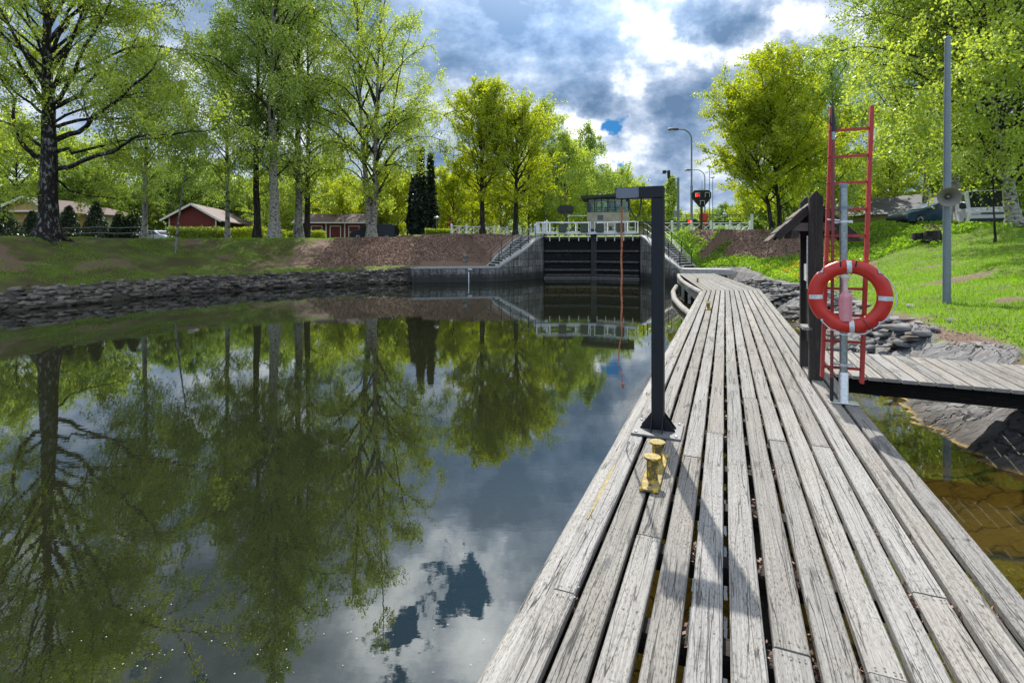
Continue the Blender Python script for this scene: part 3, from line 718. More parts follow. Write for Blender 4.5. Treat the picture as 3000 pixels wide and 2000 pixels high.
gr_o = np_object('ground', Vt, Ft, M_GROUND, smooth=True, attrs={'zones': zones}); tag(gr_o, kind='structure')
gr_o['label'] = 'grassy canal banks with rocky shore and leaf-strewn slopes'
# water
wb = MB(); wb.add([(-60, -80, 0), (30, -80, 0), (30, 46, 0), (-60, 46, 0)], [(0, 1, 2, 3)])
tag(wb.build('water', M_WATER), 'calm dark green canal water mirroring trees and clouds', kind='structure')
# fluff floating on the water
rs = np.random.RandomState(4)
def scatter_quads(name, P, size, mat_, rot=None, flat=False, label=None, kind='stuff', aspect=.7):
    n = len(P); s = size*(0.6+.8*rs.rand(n))[:, None] if np.isscalar(size) else size[:, None]
    if flat:
        a = rs.rand(n)*6.28; A = np.stack([np.cos(a), np.sin(a), np.zeros(n)], 1); B = np.stack([-np.sin(a), np.cos(a), np.zeros(n)], 1)
        tilt = rs.randn(n)*.12; B[:, 2] = tilt
    else:
        A = rs.randn(n, 3); A /= np.linalg.norm(A, axis=1)[:, None]; B = np.cross(A, rs.randn(n, 3)); B /= np.linalg.norm(B, axis=1)[:, None]
    V = np.stack([P-A*s, P+B*s*aspect, P+A*s, P-B*s*aspect], 1).reshape(-1, 3)
    F = np.arange(4*n).reshape(n, 4)
    o = np_object(name, V, F, mat_)
    if label: o['label'] = label
    if kind: o['kind'] = kind
    return o
n = 1500
yy = 3.0+(rs.rand(n)**1.3)*26; xx = -yy*.9+rs.rand(n)*(yy*1.15+.9*yy*.1)
keep = (fbm(xx*.5, yy*.35, 3, 60) > .47) & (shore(xx, yy)[0] < -.4) & (xx < 1.2+.41*yy-2)
P = np.stack([xx, yy, np.full(n, .006)], 1)[keep]
scatter_quads('floating_fluff', P, .0045, M_SPECK, flat=True, label='pale pollen and fluff specks floating on the water')

# loose stones: the rubble of the left shore, split slabs on the right one
ICO_V, ICO_F = None, None
def stones(name, n, seed, sel, sx, sy, sz, mat_, label, strike, tiltk, sink):
    r = np.random.RandomState(seed); u = (1+5**.5)/2
    v = np.array([(-1, u, 0), (1, u, 0), (-1, -u, 0), (1, -u, 0), (0, -1, u), (0, 1, u), (0, -1, -u), (0, 1, -u), (u, 0, -1), (u, 0, 1), (-u, 0, -1), (-u, 0, 1)], float); v /= np.linalg.norm(v[0])
    f = np.array([(0, 11, 5), (0, 5, 1), (0, 1, 7), (0, 7, 10), (0, 10, 11), (1, 5, 9), (5, 11, 4), (11, 10, 2), (10, 7, 6), (7, 1, 8), (3, 9, 4), (3, 4, 2), (3, 2, 6), (3, 6, 8), (3, 8, 9), (4, 9, 5), (2, 4, 11), (6, 2, 10), (8, 6, 7), (9, 8, 1)])
    P_ = sel(r, n); n = len(P_); S_ = np.stack([sx[0]+(sx[1]-sx[0])*r.rand(n)**2, sy[0]+(sy[1]-sy[0])*r.rand(n)**1.5, sz[0]+(sz[1]-sz[0])*r.rand(n)], 1)
    W_ = np.sign(v)[None]*np.abs(v)[None]**.55*(1+r.randn(n, 12, 3)*.13); W_ = W_*S_[:, None]*.5
    a = strike+r.randn(n)*.30; t = tiltk+r.randn(n)*.14
    y_ = W_[..., 1]*np.cos(t)[:, None]-W_[..., 2]*np.sin(t)[:, None]; z_ = W_[..., 1]*np.sin(t)[:, None]+W_[..., 2]*np.cos(t)[:, None]; x_ = W_[..., 0]
    X_ = x_*np.cos(a)[:, None]-y_*np.sin(a)[:, None]; Y_ = x_*np.sin(a)[:, None]+y_*np.cos(a)[:, None]
    V_ = np.stack([X_+P_[:, 0:1], Y_+P_[:, 1:2], z_+P_[:, 2:3]-sink*S_[:, 2:3]], -1).reshape(-1, 3)
    F_ = (f[None]+12*np.arange(n)[:, None, None]).reshape(-1, 3); o = np_object(name, V_, F_, mat_); o['kind'] = 'stuff'; o['label'] = label
def selL(r, n):
    x = -34+r.rand(n*9)*28; y = 3+r.rand(n*9)*36; z, d, i, t, k = land(x, y); m = (i < 9) & (d > -.5) & (d < 1.05+.3*r.randn(n*9)); return np.stack([x, y, z], 1)[m][:n]
stones('shore_rubble', 3200, 5, selL, (.22, .85), (.2, .5), (.09, .25), M_RUBBLE, 'rough dark rubble stones along the left waterline', .9, .15, .15)
def selR(r, n):
    x = 5.5+r.rand(n*12)*9; y = 3+r.rand(n*12)*29; z, d, i, t, k = land(x, y); m = (i >= 24) & (d > -.1) & (d < 1.75+.25*r.randn(n*12)) & (fbm(x*.9, y*.9, 3, 33) > .44) & (y > 9.2); return np.stack([x, y, z], 1)[m][:n]
stones('slab_rocks', 600, 6, selR, (.5, 1.7), (.15, .42), (.03, .075), M_SLAB, 'split grey rock slabs of the right shore', .55, .24, .30)

# ================================================================ the jetty frame: u along the deck, n to the right
AU = R(22.5); UU = Vector((math.sin(AU), math.cos(AU), 0)); NN = Vector((math.cos(AU), -math.sin(AU), 0)); ZZ = Vector((0, 0, 1))
def DK(u, n, z=0.0): return UU*u+NN*n+ZZ*z
FR = (NN, UU, ZZ)
DECK = 1.0; PITCH = .1585; PW = .1300; N0 = -.771; NPL = 13; KINKY = 19.5; T2 = .253; ENDY = 32.3
jetty = thing('timber_jetty', 'long weathered grey plank jetty bending left towards the lock', 'jetty', DK(0, .2))
rj = random.Random(7)
pl = MB(); nails = MB()
def ribbon(mb, pts_l, pts_r, ztop, th, u0, v0, bev=.006):
    """board between two polylines (left and right edges, same count)"""
    k = len(pts_l); vs = []; fs = []; uv = []; acc = [0]
    w = (pts_r[0]-pts_l[0]).length
    for i in range(1, k): acc.append(acc[-1]+(pts_l[i]-pts_l[i-1]).length)
    for i in range(k):
        a, b = pts_l[i], pts_r[i]; c = (b-a).normalized()*bev
        for p, z in ((a, ztop-th), (a, ztop-bev), (a+c, ztop), (b-c, ztop), (b, ztop-bev), (b, ztop-th)): vs.append((p.x, p.y, z))
    for i in range(k-1):
        o = i*6; us = [-.045, -bev, bev, w-bev, w+bev, w+.045]
        for j in range(5):
            fs.append((o+j, o+j+6, o+j+7, o+j+1)); uv.append([(u0+us[j], v0+acc[i]), (u0+us[j], v0+acc[i+1]), (u0+us[j+1], v0+acc[i+1]), (u0+us[j+1], v0+acc[i])])
        fs.append((o+5, o+11, o+6, o)); uv.append([(u0, v0)]*4)
    fs.append((0, 1, 2, 3, 4, 5)); uv.append([(u0+x*.1, v0) for x in range(6)])
    o = (k-1)*6; fs.append((o+5, o+4, o+3, o+2, o+1, o)); uv.append([(u0+x*.1, v0) for x in range(6)])
    fs = [tuple(reversed(f)) for f in fs]; uv = [list(reversed(q)) for q in uv]
    mb.add(vs, fs, uv)
def kink_u(n): return (KINKY+NN.y*-1*n)/UU.y
joists = [0.35+.62*i-3 for i in range(60)]
plank_edges = []
for k in range(NPL):
    n_a = N0+k*PITCH+(.028 if k == 0 else 0); n_b = N0+k*PITCH+PW
    cuts = [-3.0+rj.random()*2.5]
    while cuts[-1] < 19.0: cuts.append(cuts[-1]+rj.choice([3.9, 4.5, 5.1, 5.7]))
    # butt joints land on joists
    cuts = [min(joists, key=lambda q: abs(q-c)) for c in cuts]; cuts[0] = -3.0
    ends = [c for c in cuts if c < 18.5]+[None]
    for q in range(len(ends)-1):
        ua = ends[q]+(.004 if q else 0); ub = ends[q+1]
        dz = rj.uniform(-.004, .004); jit = rj.uniform(-.004, .004)
        if ub is not None:
            m = 5; L = [DK(ua+(ub-.004-ua)*i/m, n_a+jit+.003*math.sin(i*1.3+k)) for i in range(m+1)]; Rr = [DK(ua+(ub-.004-ua)*i/m, n_b+jit+.003*math.sin(i*1.7+k*2)) for i in range(m+1)]
        else:
            L = [DK(ua, n_a), DK(kink_u(n_a), n_a)]; Rr = [DK(ua, n_b), DK(kink_u(n_b), n_b)]
        ribbon(pl, L, Rr, DECK+dz, .045, rj.random()*40, rj.random()*60)
    ya = kink_u(n_a); a0 = DK(ya, n_a); b0 = DK(kink_u(n_b), n_b)
    segs = [(0, 4.5+rj.random()*3), (None, 12.8)]; s0 = .006
    cut = segs[0][1]
    for (s, e) in ((.006, cut), (cut+.006, 12.75)):
        L = [Vector((a0.x+T2*s, a0.y+s, 0)), Vector((a0.x+T2*e, a0.y+e, 0))]; Rr = [Vector((b0.x+T2*s, b0.y+s, 0)), Vector((b0.x+T2*e, b0.y+e, 0))]
        ribbon(pl, L, Rr, DECK+rj.uniform(-.004, .004), .045, rj.random()*40, rj.random()*60)
    # nails: two over every second joist, more at the butt joints
    for ji, ju in enumerate(joists):
        if ju < .4 or ju > 13: continue
        joint = any(abs(ju-c) < .01 for c in cuts)
        if joint or (ji+k) % 2 == 0:
            for fn in ((.2, .45, .7, .85) if joint else (.27, .73)):
                for du in ((-.035, .035) if joint else (0,)):
                    c = DK(ju+du+rj.uniform(-.012, .012), n_a+PW*fn+rj.uniform(-.006, .006), DECK+.0055)
                    nails.add([c+NN*math.cos(a)*.0050+UU*math.sin(a)*.0050 for a in [i*math.pi/3 for i in range(6)]], [(0, 1, 2, 3, 4, 5)])
pl.build('decking', M_DECK, jetty)
tag(nails.build('nail_heads', mat('dull_nail_steel', plain((.05, .05, .05), .5, .5)), jetty), kind='stuff')
# edge log on the water side
def log(mb, pts, r, n=12, seed=0, flat=None):
    rr = random.Random(seed); P_ = []; RR = []
    for i in range(len(pts)-1):
        a, b = Vector(pts[i]), Vector(pts[i+1]); m = max(2, int((b-a).length/.35))
        for q in range(m): P_.append(a.lerp(b, q/m)); RR.append(r*(1+rr.uniform(-.04, .04)))
    P_.append(Vector(pts[-1])); RR.append(r)
    mb.tube(P_, RR, n); return mb
eb = MB(); log(eb, [DK(-3, -.80, .902), DK(kink_u(-.83)+.05, -.80, .902)], .085, 14, 3); eb.build('edge_log', M_LOG, jetty)
k0 = DK(kink_u(-.80), -.80)
def seg2(s, side, z): return Vector((k0.x+T2*s+side, k0.y+s, z))
sp_ = MB()
for i in range(7):
    u_ = 3.05+i*.115; w_ = .009*math.sin(math.pi*(i+.6)/8)+.0015
    sp_.box(DK(u_, -.752, DECK-.010), (w_*2, .118, .010), FR)
sp_.build('painted_sliver', mat('old_yellow_paint', plain((.34, .27, .13), .85, var=.3, scale=40, dirt=(.2, .17, .12))), jetty)
eb = MB(); log(eb, [seg2(-.1, -.03, .90), seg2(3, -.16, .90), seg2(6.5, -.22, .90), seg2(10, -.14, .90), seg2(12.8, .02, .90)], .10, 12, 5); eb.build('edge_log', M_LOG, jetty)
eb = MB(); eb.bar(seg2(-.6, -.02, .62), seg2(12.8, -.02, .62), .08, .36); eb.build('side_board', M_LOG, jetty)
eb = MB(); log(eb, [seg2(-1.2, -.42, .13), seg2(1.5, -.62, .14), seg2(5, -.72, .14), seg2(9, -.55, .16), seg2(12.6, -.12, .2)], .13, 12, 6); eb.build('fender_log', M_LOG, jetty)
# beams and joists under the deck
jb = MB()
for ju in joists:
    if -2.9 < ju < 20.2: jb = MB(); jb.box(DK(ju, .24, .90), (1.98, .10, .095), FR); jb.build('joist', M_DARKWOOD, jetty)
for i in range(18):
    s = .5+i*.7; a = seg2(s, 0.05, .90); jb = MB(); jb.box((a.x+1.05, a.y, .90), (2.0, .10, .095)); jb.build('joist', M_DARKWOOD, jetty)
for nb in (-.62, .2, 1.10):
    b = MB(); b.bar(DK(-3, nb, .74), DK(20.6, nb, .74), .13, .22); b.build('beam', M_DARKWOOD, jetty)
for nb in (0.2, 1.1, 2.0):
    b = MB(); a = seg2(.4, nb, .74); c = seg2(12.6, nb, .74); b.bar(a, c, .13, .22); b.build('beam', M_DARKWOOD, jetty)
for u in (-1.5, 2.4, 6.3, 10.2, 14.1, 18.0):
    for nb in (-.62, 1.10):
        b = MB(); b.tube([DK(u, nb, -2.4), DK(u, nb, .64)], .10, 10); b.build('pile', M_WETWOOD, jetty)
for s in (2, 6, 10):
    for nb in (.25, 1.9):
        b = MB(); b.tube([seg2(s, nb, -2.4), seg2(s, nb, .64)], .10, 10); b.build('pile', M_WETWOOD, jetty)
# dry leaves caught in the gaps
P = []
for k in range(1, NPL):
    n_g = N0+k*PITCH-(PITCH-PW)/2; u = -0.2
    while u < 16:
        run = rj.choice([0, 0, .08, .16, .3]) if k > 2 else rj.choice([0, 0, 0, .06])
        ju = min(joists, key=lambda q: abs(q-u))
        for i in range(int(run*95)): P.append(DK(ju+rj.uniform(-.06, .06)+rj.uniform(-run, run)*.4, n_g+rj.uniform(-.008, .008), .952+rj.random()*.030))
        u += rj.choice([.62, .62, 1.24])
P += [DK(1.42, -.36, DECK+.008), DK(1.425, -.345, DECK+.010), DK(1.40, -.35, DECK+.008), DK(3.0, -.73, DECK+.008), DK(1.93, 1.03, DECK+.009), DK(1.935, 1.04, DECK+.011)]
scatter_quads('dry_leaves', np.array([tuple(p) for p in P]), .011, M_LITTER, label='brown dry leaf scraps caught between the jetty planks')

# ================================================================ footbridge from the jetty to the right bank
fb = thing('footbridge', 'short grey plank footbridge from the jetty to the rocky right bank', 'footbridge', DK(8.5, 2.5, 1))
pb = MB(); nb0 = 1.315; i = 0
FBU0, FBU1 = 7.62, 9.32
while nb0 < 5.3:
    n1 = nb0+.150; drop = -.03*((nb0-1.3)/3)
    for a, b in (((FBU0+rj.uniform(-.012, .012)), FBU1+rj.uniform(-.01, .01)),):
        L = [DK(a, nb0), DK(b, nb0)]; Rr = [DK(a, n1), DK(b, n1)]
        ribbon(pb, Rr[::-1], L[::-1], DECK-.004+drop+rj.uniform(-.002, .002), .042, rj.random()*40, rj.random()*40, .004)
    nb0 += .173
pb.build('decking', M_DECK, fb)
ends_mb = MB()
for u in (FBU0+.12, FBU1-.12):
    b = MB(); b.bar(DK(u+(.07 if u < 8 else -.07), 1.3, .845), DK(u+(.07 if u < 8 else -.07), 5.3, .81), .10, .20); b.build('beam', M_WETWOOD, fb)
for (u, n_) in ((FBU0+.12, 3.4),):
    b = MB(); b.box(DK(u+.1, n_, .2), (.14, .14, 1.3), FR); b.build('post', M_DARKWOOD, fb)

# ================================================================ stone walls of the lock entrance
def wall_strip(mb, pts, top, bot=-1.2, thick=.55, inward=None):
    """pts: plan polyline (seen face), top heights; masonry uv"""
    acc = 0; prev = None
    for i in range(len(pts)-1):
        a = Vector((*pts[i], 0)); b = Vector((*pts[i+1], 0)); L = (b-a).length
        m = max(1, int(L/.6))
        for q in range(m):
            p = a.lerp(b, q/m); r = a.lerp(b, (q+1)/m); ta = top[i]+(top[i+1]-top[i])*q/m; tb = top[i]+(top[i+1]-top[i])*(q+1)/m
            u0 = acc+L*q/m; u1 = acc+L*(q+1)/m
            mb.add([(p.x, p.y, bot), (r.x, r.y, bot), (r.x, r.y, tb), (p.x, p.y, ta)], [(0, 1, 2, 3)], [[(u0, bot), (u1, bot), (u1, tb), (u0, ta)]])
        acc += L
def offset_poly(pts, d):
    out = []
    for i in range(len(pts)):
        a = Vector(pts[max(i-1, 0)]); b = Vector(pts[min(i+1, len(pts)-1)]); t = (b-a).normalized(); out.append((pts[i][0]-t.y*d, pts[i][1]+t.x*d))
    return out
def coping(mb, pts, top, w, th, over=.05):
    o = offset_poly(pts, -over); q = offset_poly(pts, w)
    for i in range(len(pts)-1):
        g_ = .012; 
        vs = [(*o[i], top[i]-th), (*o[i+1], top[i+1]-th), (*q[i+1], top[i+1]-th), (*q[i], top[i]-th), (*o[i], top[i]), (*o[i+1], top[i+1]), (*q[i+1], top[i+1]), (*q[i], top[i])]
        mb.add(vs, [(0, 3, 2, 1), (4, 5, 6, 7), (0, 1, 5, 4), (1, 2, 6, 5), (2, 3, 7, 6), (3, 0, 4, 7)])
def smooth_pts(pts, zs, n):
    out = []; zo = []
    for i in range(len(pts)-1):
        p0 = pts[max(i-1, 0)]; p1 = pts[i]; p2 = pts[i+1]; p3 = pts[min(i+2, len(pts)-1)]
        for q in range(n):
            t = q/n; c = [.5*((2*p1[j])+(-p0[j]+p2[j])*t+(2*p0[j]-5*p1[j]+4*p2[j]-p3[j])*t*t+(-p0[j]+3*p1[j]-3*p2[j]+p3[j])*t**3) for j in (0, 1)]
            out.append(tuple(c)); z0, z1, z2, z3 = zs[max(i-1, 0)], zs[i], zs[i+1], zs[min(i+2, len(zs)-1)]
            zo.append(.5*((2*z1)+(-z0+z2)*t+(2*z0-5*z1+4*z2-z3)*t*t+(-z0+3*z1-3*z2+z3)*t**3))
    out.append(pts[-1]); zo.append(zs[-1]); return out, zo
QL = [(-7.5, 38.0), (-7.35, 37.8), (-1.07, 39.2)]
WL = [(-1.07, 39.2), (-.2, 39.75), (.7, 40.75), (1.43, 41.85), (1.97, 42.75), (2.6, 43.6)]; WLZ = [1.17, 1.75, 2.3, 2.85, 3.32, 3.66]
MIDP = Vector((6.55, 42.8)); WA = Vector((.975, -.22)); VA = Vector((.22, .975))
def mirror(p): d = Vector(p)-MIDP; a = d.dot(WA); b = d.dot(VA); r = MIDP-WA*a+VA*b; return (r.x, r.y)
def rail_line(mb_post, pts, h=.95, r=.022): pass
def stairs_and_wall(side):
    P0, Z0 = smooth_pts(WL, WLZ, 3)
    if side > 0: P0 = [mirror(p) for p in P0]
    nm = 'left' if side < 0 else 'right'
    w = thing('wing_wall', 'curved grey granite wing wall %s the wooden lock gates' % ('with stairs left of' if side < 0 else 'half hidden by the black post, right of'), 'retaining wall', (P0[0][0], P0[0][1], 0))
    m = MB(); wall_strip(m, P0, Z0)
    # return face into the gate recess
    e = Vector(P0[-1]); VV = VA*1.1; e2 = (e.x+VV.x, e.y+VV.y)
    wall_strip(m, [P0[-1], e2] if side < 0 else [P0[-1], e2], [3.66, 3.66])
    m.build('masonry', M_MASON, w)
    m = MB(); coping(m, P0 if side < 0 else P0, Z0, .42*(-1 if side > 0 else 1), .16, .05*(-1 if side > 0 else 1)); e3 = [P0[-1], (e.x+VV.x*1.4, e.y+VV.y*1.4)]
    coping(m, e3, [3.66, 3.66], .9*(-1 if side > 0 else 1), .16, .05*(-1 if side > 0 else 1)); m.build('coping', M_STONECOPE, w)
    # steps
    st = thing('stone_stairs', 'granite steps climbing beside the curved wall %s the lock gates' % ('left of' if side < 0 else 'right of'), 'stairs', (P0[0][0], P0[0][1], 1.1))
    sm = MB(); NS = 17
    acc = [0]
    for i in range(1, len(P0)): acc.append(acc[-1]+math.dist(P0[i], P0[i-1]))
    tot = acc[-1]; inn = offset_poly(P0, .42*(-1 if side > 0 else 1)); far = offset_poly(P0, 1.55*(-1 if side > 0 else 1))
    def interp(arr, s):
        for i in range(1, len(acc)):
            if s <= acc[i] or i == len(acc)-1:
                t = min(1.1, (s-acc[i-1])/(acc[i]-acc[i-1])); a, b = arr[i-1], arr[i]
                return (a[0]+(b[0]-a[0])*t, a[1]+(b[1]-a[1])*t) if isinstance(a, tuple) else a+(b-a)*t
    for i in range(NS):
        s0 = tot*i/NS*.97; s1 = tot*(i+1.35)/NS*.97; z = interp(Z0, tot*(i+1)/NS*.97)
        a0 = interp(inn, s0); b0 = interp(far, s0); a1 = interp(inn, s1); b1 = interp(far, s1)
        vs = [(*a0, z-.28), (*b0, z-.28), (*b1, z-.28), (*a1, z-.28), (*a0, z), (*b0, z), (*b1, z), (*a1, z)]
        fs = [(0, 3, 2, 1), (4, 5, 6, 7), (0, 1, 5, 4), (1, 2, 6, 5), (2, 3, 7, 6), (3, 0, 4, 7)]
        if side < 0: fs = [tuple(reversed(f)) for f in fs]
        sm.add(vs, fs)
        for e_ in (0,):
            d = Vector((b0[0]-a0[0], b0[1]-a0[1], 0)); 
            if side < 0 or True:
                fwd = Vector((d.y, -d.x, 0)).normalized()*.012
                if fwd.y > 0: fwd = -fwd
                f0 = Vector((*a0, 0))+fwd; f1 = Vector((*b0, 0))+fwd
                sm2.add([(f0.x, f0.y, z-.20), (f1.x, f1.y, z-.20), (f1.x, f1.y, z-.035), (f0.x, f0.y, z-.035)], [(0, 1, 2, 3)])
    sm.build('treads', M_STEP, st); sm2.build('risers', M_RISER, st); sm2.v.clear(); sm2.f.clear(); sm2.uv.clear(); sm2.sm.clear()
    cb = MB(); ch = offset_poly(P0, 1.75*(-1 if side > 0 else 1)); coping(cb, ch, [z+.06 for z in Z0], .3*(-1 if side > 0 else 1), .4, 0); cb.build('cheek_wall', M_STONECOPE, st)
    # handrails: black posts and two rails
    for off, nm2, first in ((.30, 'a', 0), (1.66, 'b', 0)):
        L_ = offset_poly(P0, off*(-1 if side > 0 else 1)); hr = thing('stair_handrail', 'black iron handrail on the %s of the stone stairs %s the lock gates' % ('wall side' if off < 1 else 'bank side', 'left of' if side < 0 else 'right of'), 'handrail', (L_[0][0], L_[0][1], 1.2))
        tops = []
        step = 3 if off < 1 else 4
        for i in range(1, len(L_), step):
            b = MB(); z = Z0[i]; b.tube([(L_[i][0], L_[i][1], z-.05), (L_[i][0], L_[i][1], z+1.02)], .035, 6); b.build('post', M_BLACK, hr); tops.append((L_[i][0], L_[i][1], z))
        e_ = (L_[-1][0]+VA.x*.9, L_[-1][1]+VA.y*.9, 3.66)
        if off < 1:
            b = MB(); b.tube([(e_[0], e_[1], 3.6), (e_[0], e_[1], 4.68)], .035, 6); b.build('post', M_BLACK, hr); tops.append(e_)
        for dz in (1.0, .52):
            b = MB(); b.tube([(p[0], p[1], p[2]+dz) for p in tops], .020, 6); b.build('rail', M_BLACK if dz > .9 else M_GREYRAIL, hr)
sm2 = MB()
M_GREYRAIL = mat('light_grey_rail_steel', plain((.42, .43, .45), .45, .3))
qw = thing('quay_wall', 'low mossy granite block quay wall below the leafy left slope', 'quay wall', (-7.4, 37.8, 0))
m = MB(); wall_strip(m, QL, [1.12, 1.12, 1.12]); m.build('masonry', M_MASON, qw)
m = MB(); coping(m, QL, [1.2, 1.2, 1.2], .7, .14); m.build('coping', M_STONECOPE, qw)
b = MB(); b.box((-3.15, 38.63, 1.0), (.32, .06, .1)); b.build('bracket', M_TAPE, qw)
b = MB(); b.box((-3.25, 38.6, .38), (.07, .05, .85)); b.build('water_gauge', M_WHITE, qw)
stairs_and_wall(-1); stairs_and_wall(1)
# stone landing at the jetty's far end
ld = MB(); ld.prism([(11.5, 34.6, .85), (14.4, 33.4, .85), (14.6, 35.2, .85), (11.9, 36.6, .85)], (0, 0, .34)); ld.box((12.8, 35.0, .4), (2.2, 1.0, .88))
tag(ld.build('stone_landing', M_STONECOPE), 'flat granite landing slab between the jetty end and the right stairs', 'landing')
# bollard stone on the left lawn
p = at(419.6+850-0, 600, 44)
bx = -((1176-1068)/1180)*41.5; bm = MB(); bm.lathe((bx, 41.5, gz(bx, 41.5)-.1), [(.20, 0), (.21, .1), (.17, .5), (.20, .62), (.18, .74), (.08, .78)], 14)
tag(bm.build('mooring_stone', M_MASON), 'stubby grey granite mooring stone at the foot of the leafy left slope', 'bollard')

# ================================================================ lock gates
def gate_leaf(side):
    a2 = Vector((2.75, 44.3)) if side < 0 else Vector(mirror((2.75, 44.3)))
    mid = Vector((6.86+.16, 44.35)); 
    a = Vector((*a2, 0)); b = Vector((*mid, 0)); d = (b-a).normalized(); nrm = Vector((d.y, -d.x, 0))
    if nrm.y > 0: nrm = -nrm
    L = (b-a).length; z0, z1 = -.6, 3.55
    g_ = thing('lock_gate', ('left' if side < 0 else 'right')+' leaf of the black timber lock gates, '+('wider in view' if side < 0 else 'partly hidden by the black post'), 'lock gate', (a.x, a.y, 0), 'pair of mitred timber lock gates')
    AX = (d, -nrm, ZZ)
    m = MB(); m.box((a+b)/2+ZZ*((z0+z1)/2), (L, .12, z1-z0), AX, uvlong=2); m.build('planking', M_GATE, g_)
    for zc, hh in ((3.42, .20), (2.33, .17), (1.42, .17), (.72, .16), (.28, .14)):
        m = MB(); m.box((a+b)/2+nrm*.17+ZZ*zc, (L-.1, .22, hh), AX, bev=.02, uvlong=0); m.build('beam', M_GATEBEAM, g_)
    m = MB(); m.box((a+b)/2+nrm*.30+ZZ*.05, (L+.1, .36, .22), AX, bev=.03); m.build('sill_beam', M_GATEBOT, g_)
    m = MB(); m.bar(a+d*.6+nrm*.09+ZZ*3.2, b-d*1.2+nrm*.09+ZZ*.4, .05, .14, up=nrm); m.build('brace', M_GATE, g_)
    if side < 0: m = MB(); m.box(b+nrm*.14+ZZ*1.95, (.52, .34, 4.6), AX, bev=.02); m.build('mitre_post', M_BLACK, g_)
    # walkway on brackets
    wz = 3.86; c = (a+b)/2+nrm*.45; s_in = a-d*.6
    m = MB(); m.box(c+ZZ*wz-(d*.45 if side < 0 else d*0), (L+(.6 if side < 0 else -.3), .95, .11), AX, bev=.01); m.box(c+nrm*.48+ZZ*(wz), (L-.30, .03, .2), AX); m.build('walkway', M_WHITEMETAL, g_)
    for i in range(5):
        p = a+d*(.45+i*(L-1.0)/4)+nrm*.70
        m = MB(); m.box(p+ZZ*3.50, (.07, .07, .62), AX); m.build('bracket', M_WHITEMETAL, g_)
    for rail_side in (.90, .0):
        nb = 5; q = nrm*rail_side
        m = MB()
        for zz, t_ in ((wz+.92, .06), (wz+.42, .035), (wz+.12, .035)):
            if rail_side == .0 and zz < wz+.9: continue
            m.bar(a+d*(.15 if side > 0 else -.7)+q+ZZ*zz, b-d*.35+q+ZZ*zz, .045, t_)
        m.build('rail', M_WHITEMETAL, g_)
        for i in range(nb):
            p = a+d*(.2+(-.85*(nb-1-i)/(nb-1) if side < 0 else 0)+i*(L-.6)/(nb-1))+q
            m = MB(); m.box(p+ZZ*(wz+.46), (.065, .05, .92), AX); m.build('post', M_WHITEMETAL, g_)
    for t, w_ in ((.35, .55), (.78, .55)):
        p = a+d*(L*t)+nrm*.96; m = MB(); m.box(p+ZZ*(wz+.42), (w_*1.15, .36, .70), AX, bev=.02); bx_ = m.build('control_box', M_GREENBOX, g_)
        m = MB(); m.box(p+nrm*.186+ZZ*(wz+.76), (w_*1.2, .03, .04), AX); m.build('lid', M_GREENBOX, bx_)
    p = a+d*(L*.56)+nrm*.8; m = MB(); m.box(p+ZZ*(wz+.38), (.28, .25, .34), AX); m.build('motor', M_GREENBOX, g_)
    return g_
M_GATEBOT = mat('weathered_sill_timber', plain((.11, .10, .095), .6, var=.3, scale=4, dirt=(.02, .02, .02), dirtk=.7))
gate_leaf(-1); gate_leaf(1)
# ================================================================ trees
LEAF_N, LEAF_S = 1.12, 1.2
def nrmz(v): return v/np.maximum(np.linalg.norm(v, axis=-1, keepdims=True), 1e-9)
def tubes_np(lines, sides):
    """lines: [(pts (k,3), radii (k,))] -> V, F"""
    Vs = []; Fs = []; b = 0; an = np.arange(sides)*2*np.pi/sides
    for pts, rad in lines:
        k = len(pts); t = nrmz(np.gradient(pts, axis=0)); ref = np.array([0.3, .2, 1.0]) if abs(t[0, 2]) < .8 else np.array([1.0, .1, 0])
        a = nrmz(np.cross(t, ref)); c = np.cross(t, a)
        ring = pts[:, None]+(a[:, None]*np.cos(an)[None, :, None]+c[:, None]*np.sin(an)[None, :, None])*rad[:, None, None]
        Vs.append(ring.reshape(-1, 3)); i = np.arange(k-1)[:, None]*sides; j = np.arange(sides)[None]; j2 = (j+1) % sides
        Fs.append(np.stack([i+j, i+j2, i+sides+j2, i+sides+j], -1).reshape(-1, 4)+b); b += k*sides
    return np.concatenate(Vs), np.concatenate(Fs)
def leaves_np(P, size, r, aspect=.62, hang=.0):
    n = len(P); A = r.randn(n, 3); A[:, 2] -= hang*2; A = nrmz(A); B = nrmz(np.cross(A, r.randn(n, 3)))
    s = (size*(.55+.9*r.rand(n)))[:, None]
    V = np.stack([P-A*s*.5, P+B*s*.5*aspect-A*s*.05, P+A*s*.5, P-B*s*.5*aspect-A*s*.05], 1).reshape(-1, 3)
    return V, np.arange(4*n).reshape(n, 4)
def branch(r, p0, d0, L, k, r0, wig, droop, up=0.0):
    """a curving branch; droop>0 bends it down towards its end"""
    pts = [p0]; d = d0/np.linalg.norm(d0)
    for i in range(1, k):
        d = d+r.randn(3)*wig; d[2] += -droop*(i/k)+up*(1-i/k); d = d/np.linalg.norm(d); pts.append(pts[-1]+d*L/(k-1))
    return np.array(pts), r0*(1-np.linspace(0, .88, k))
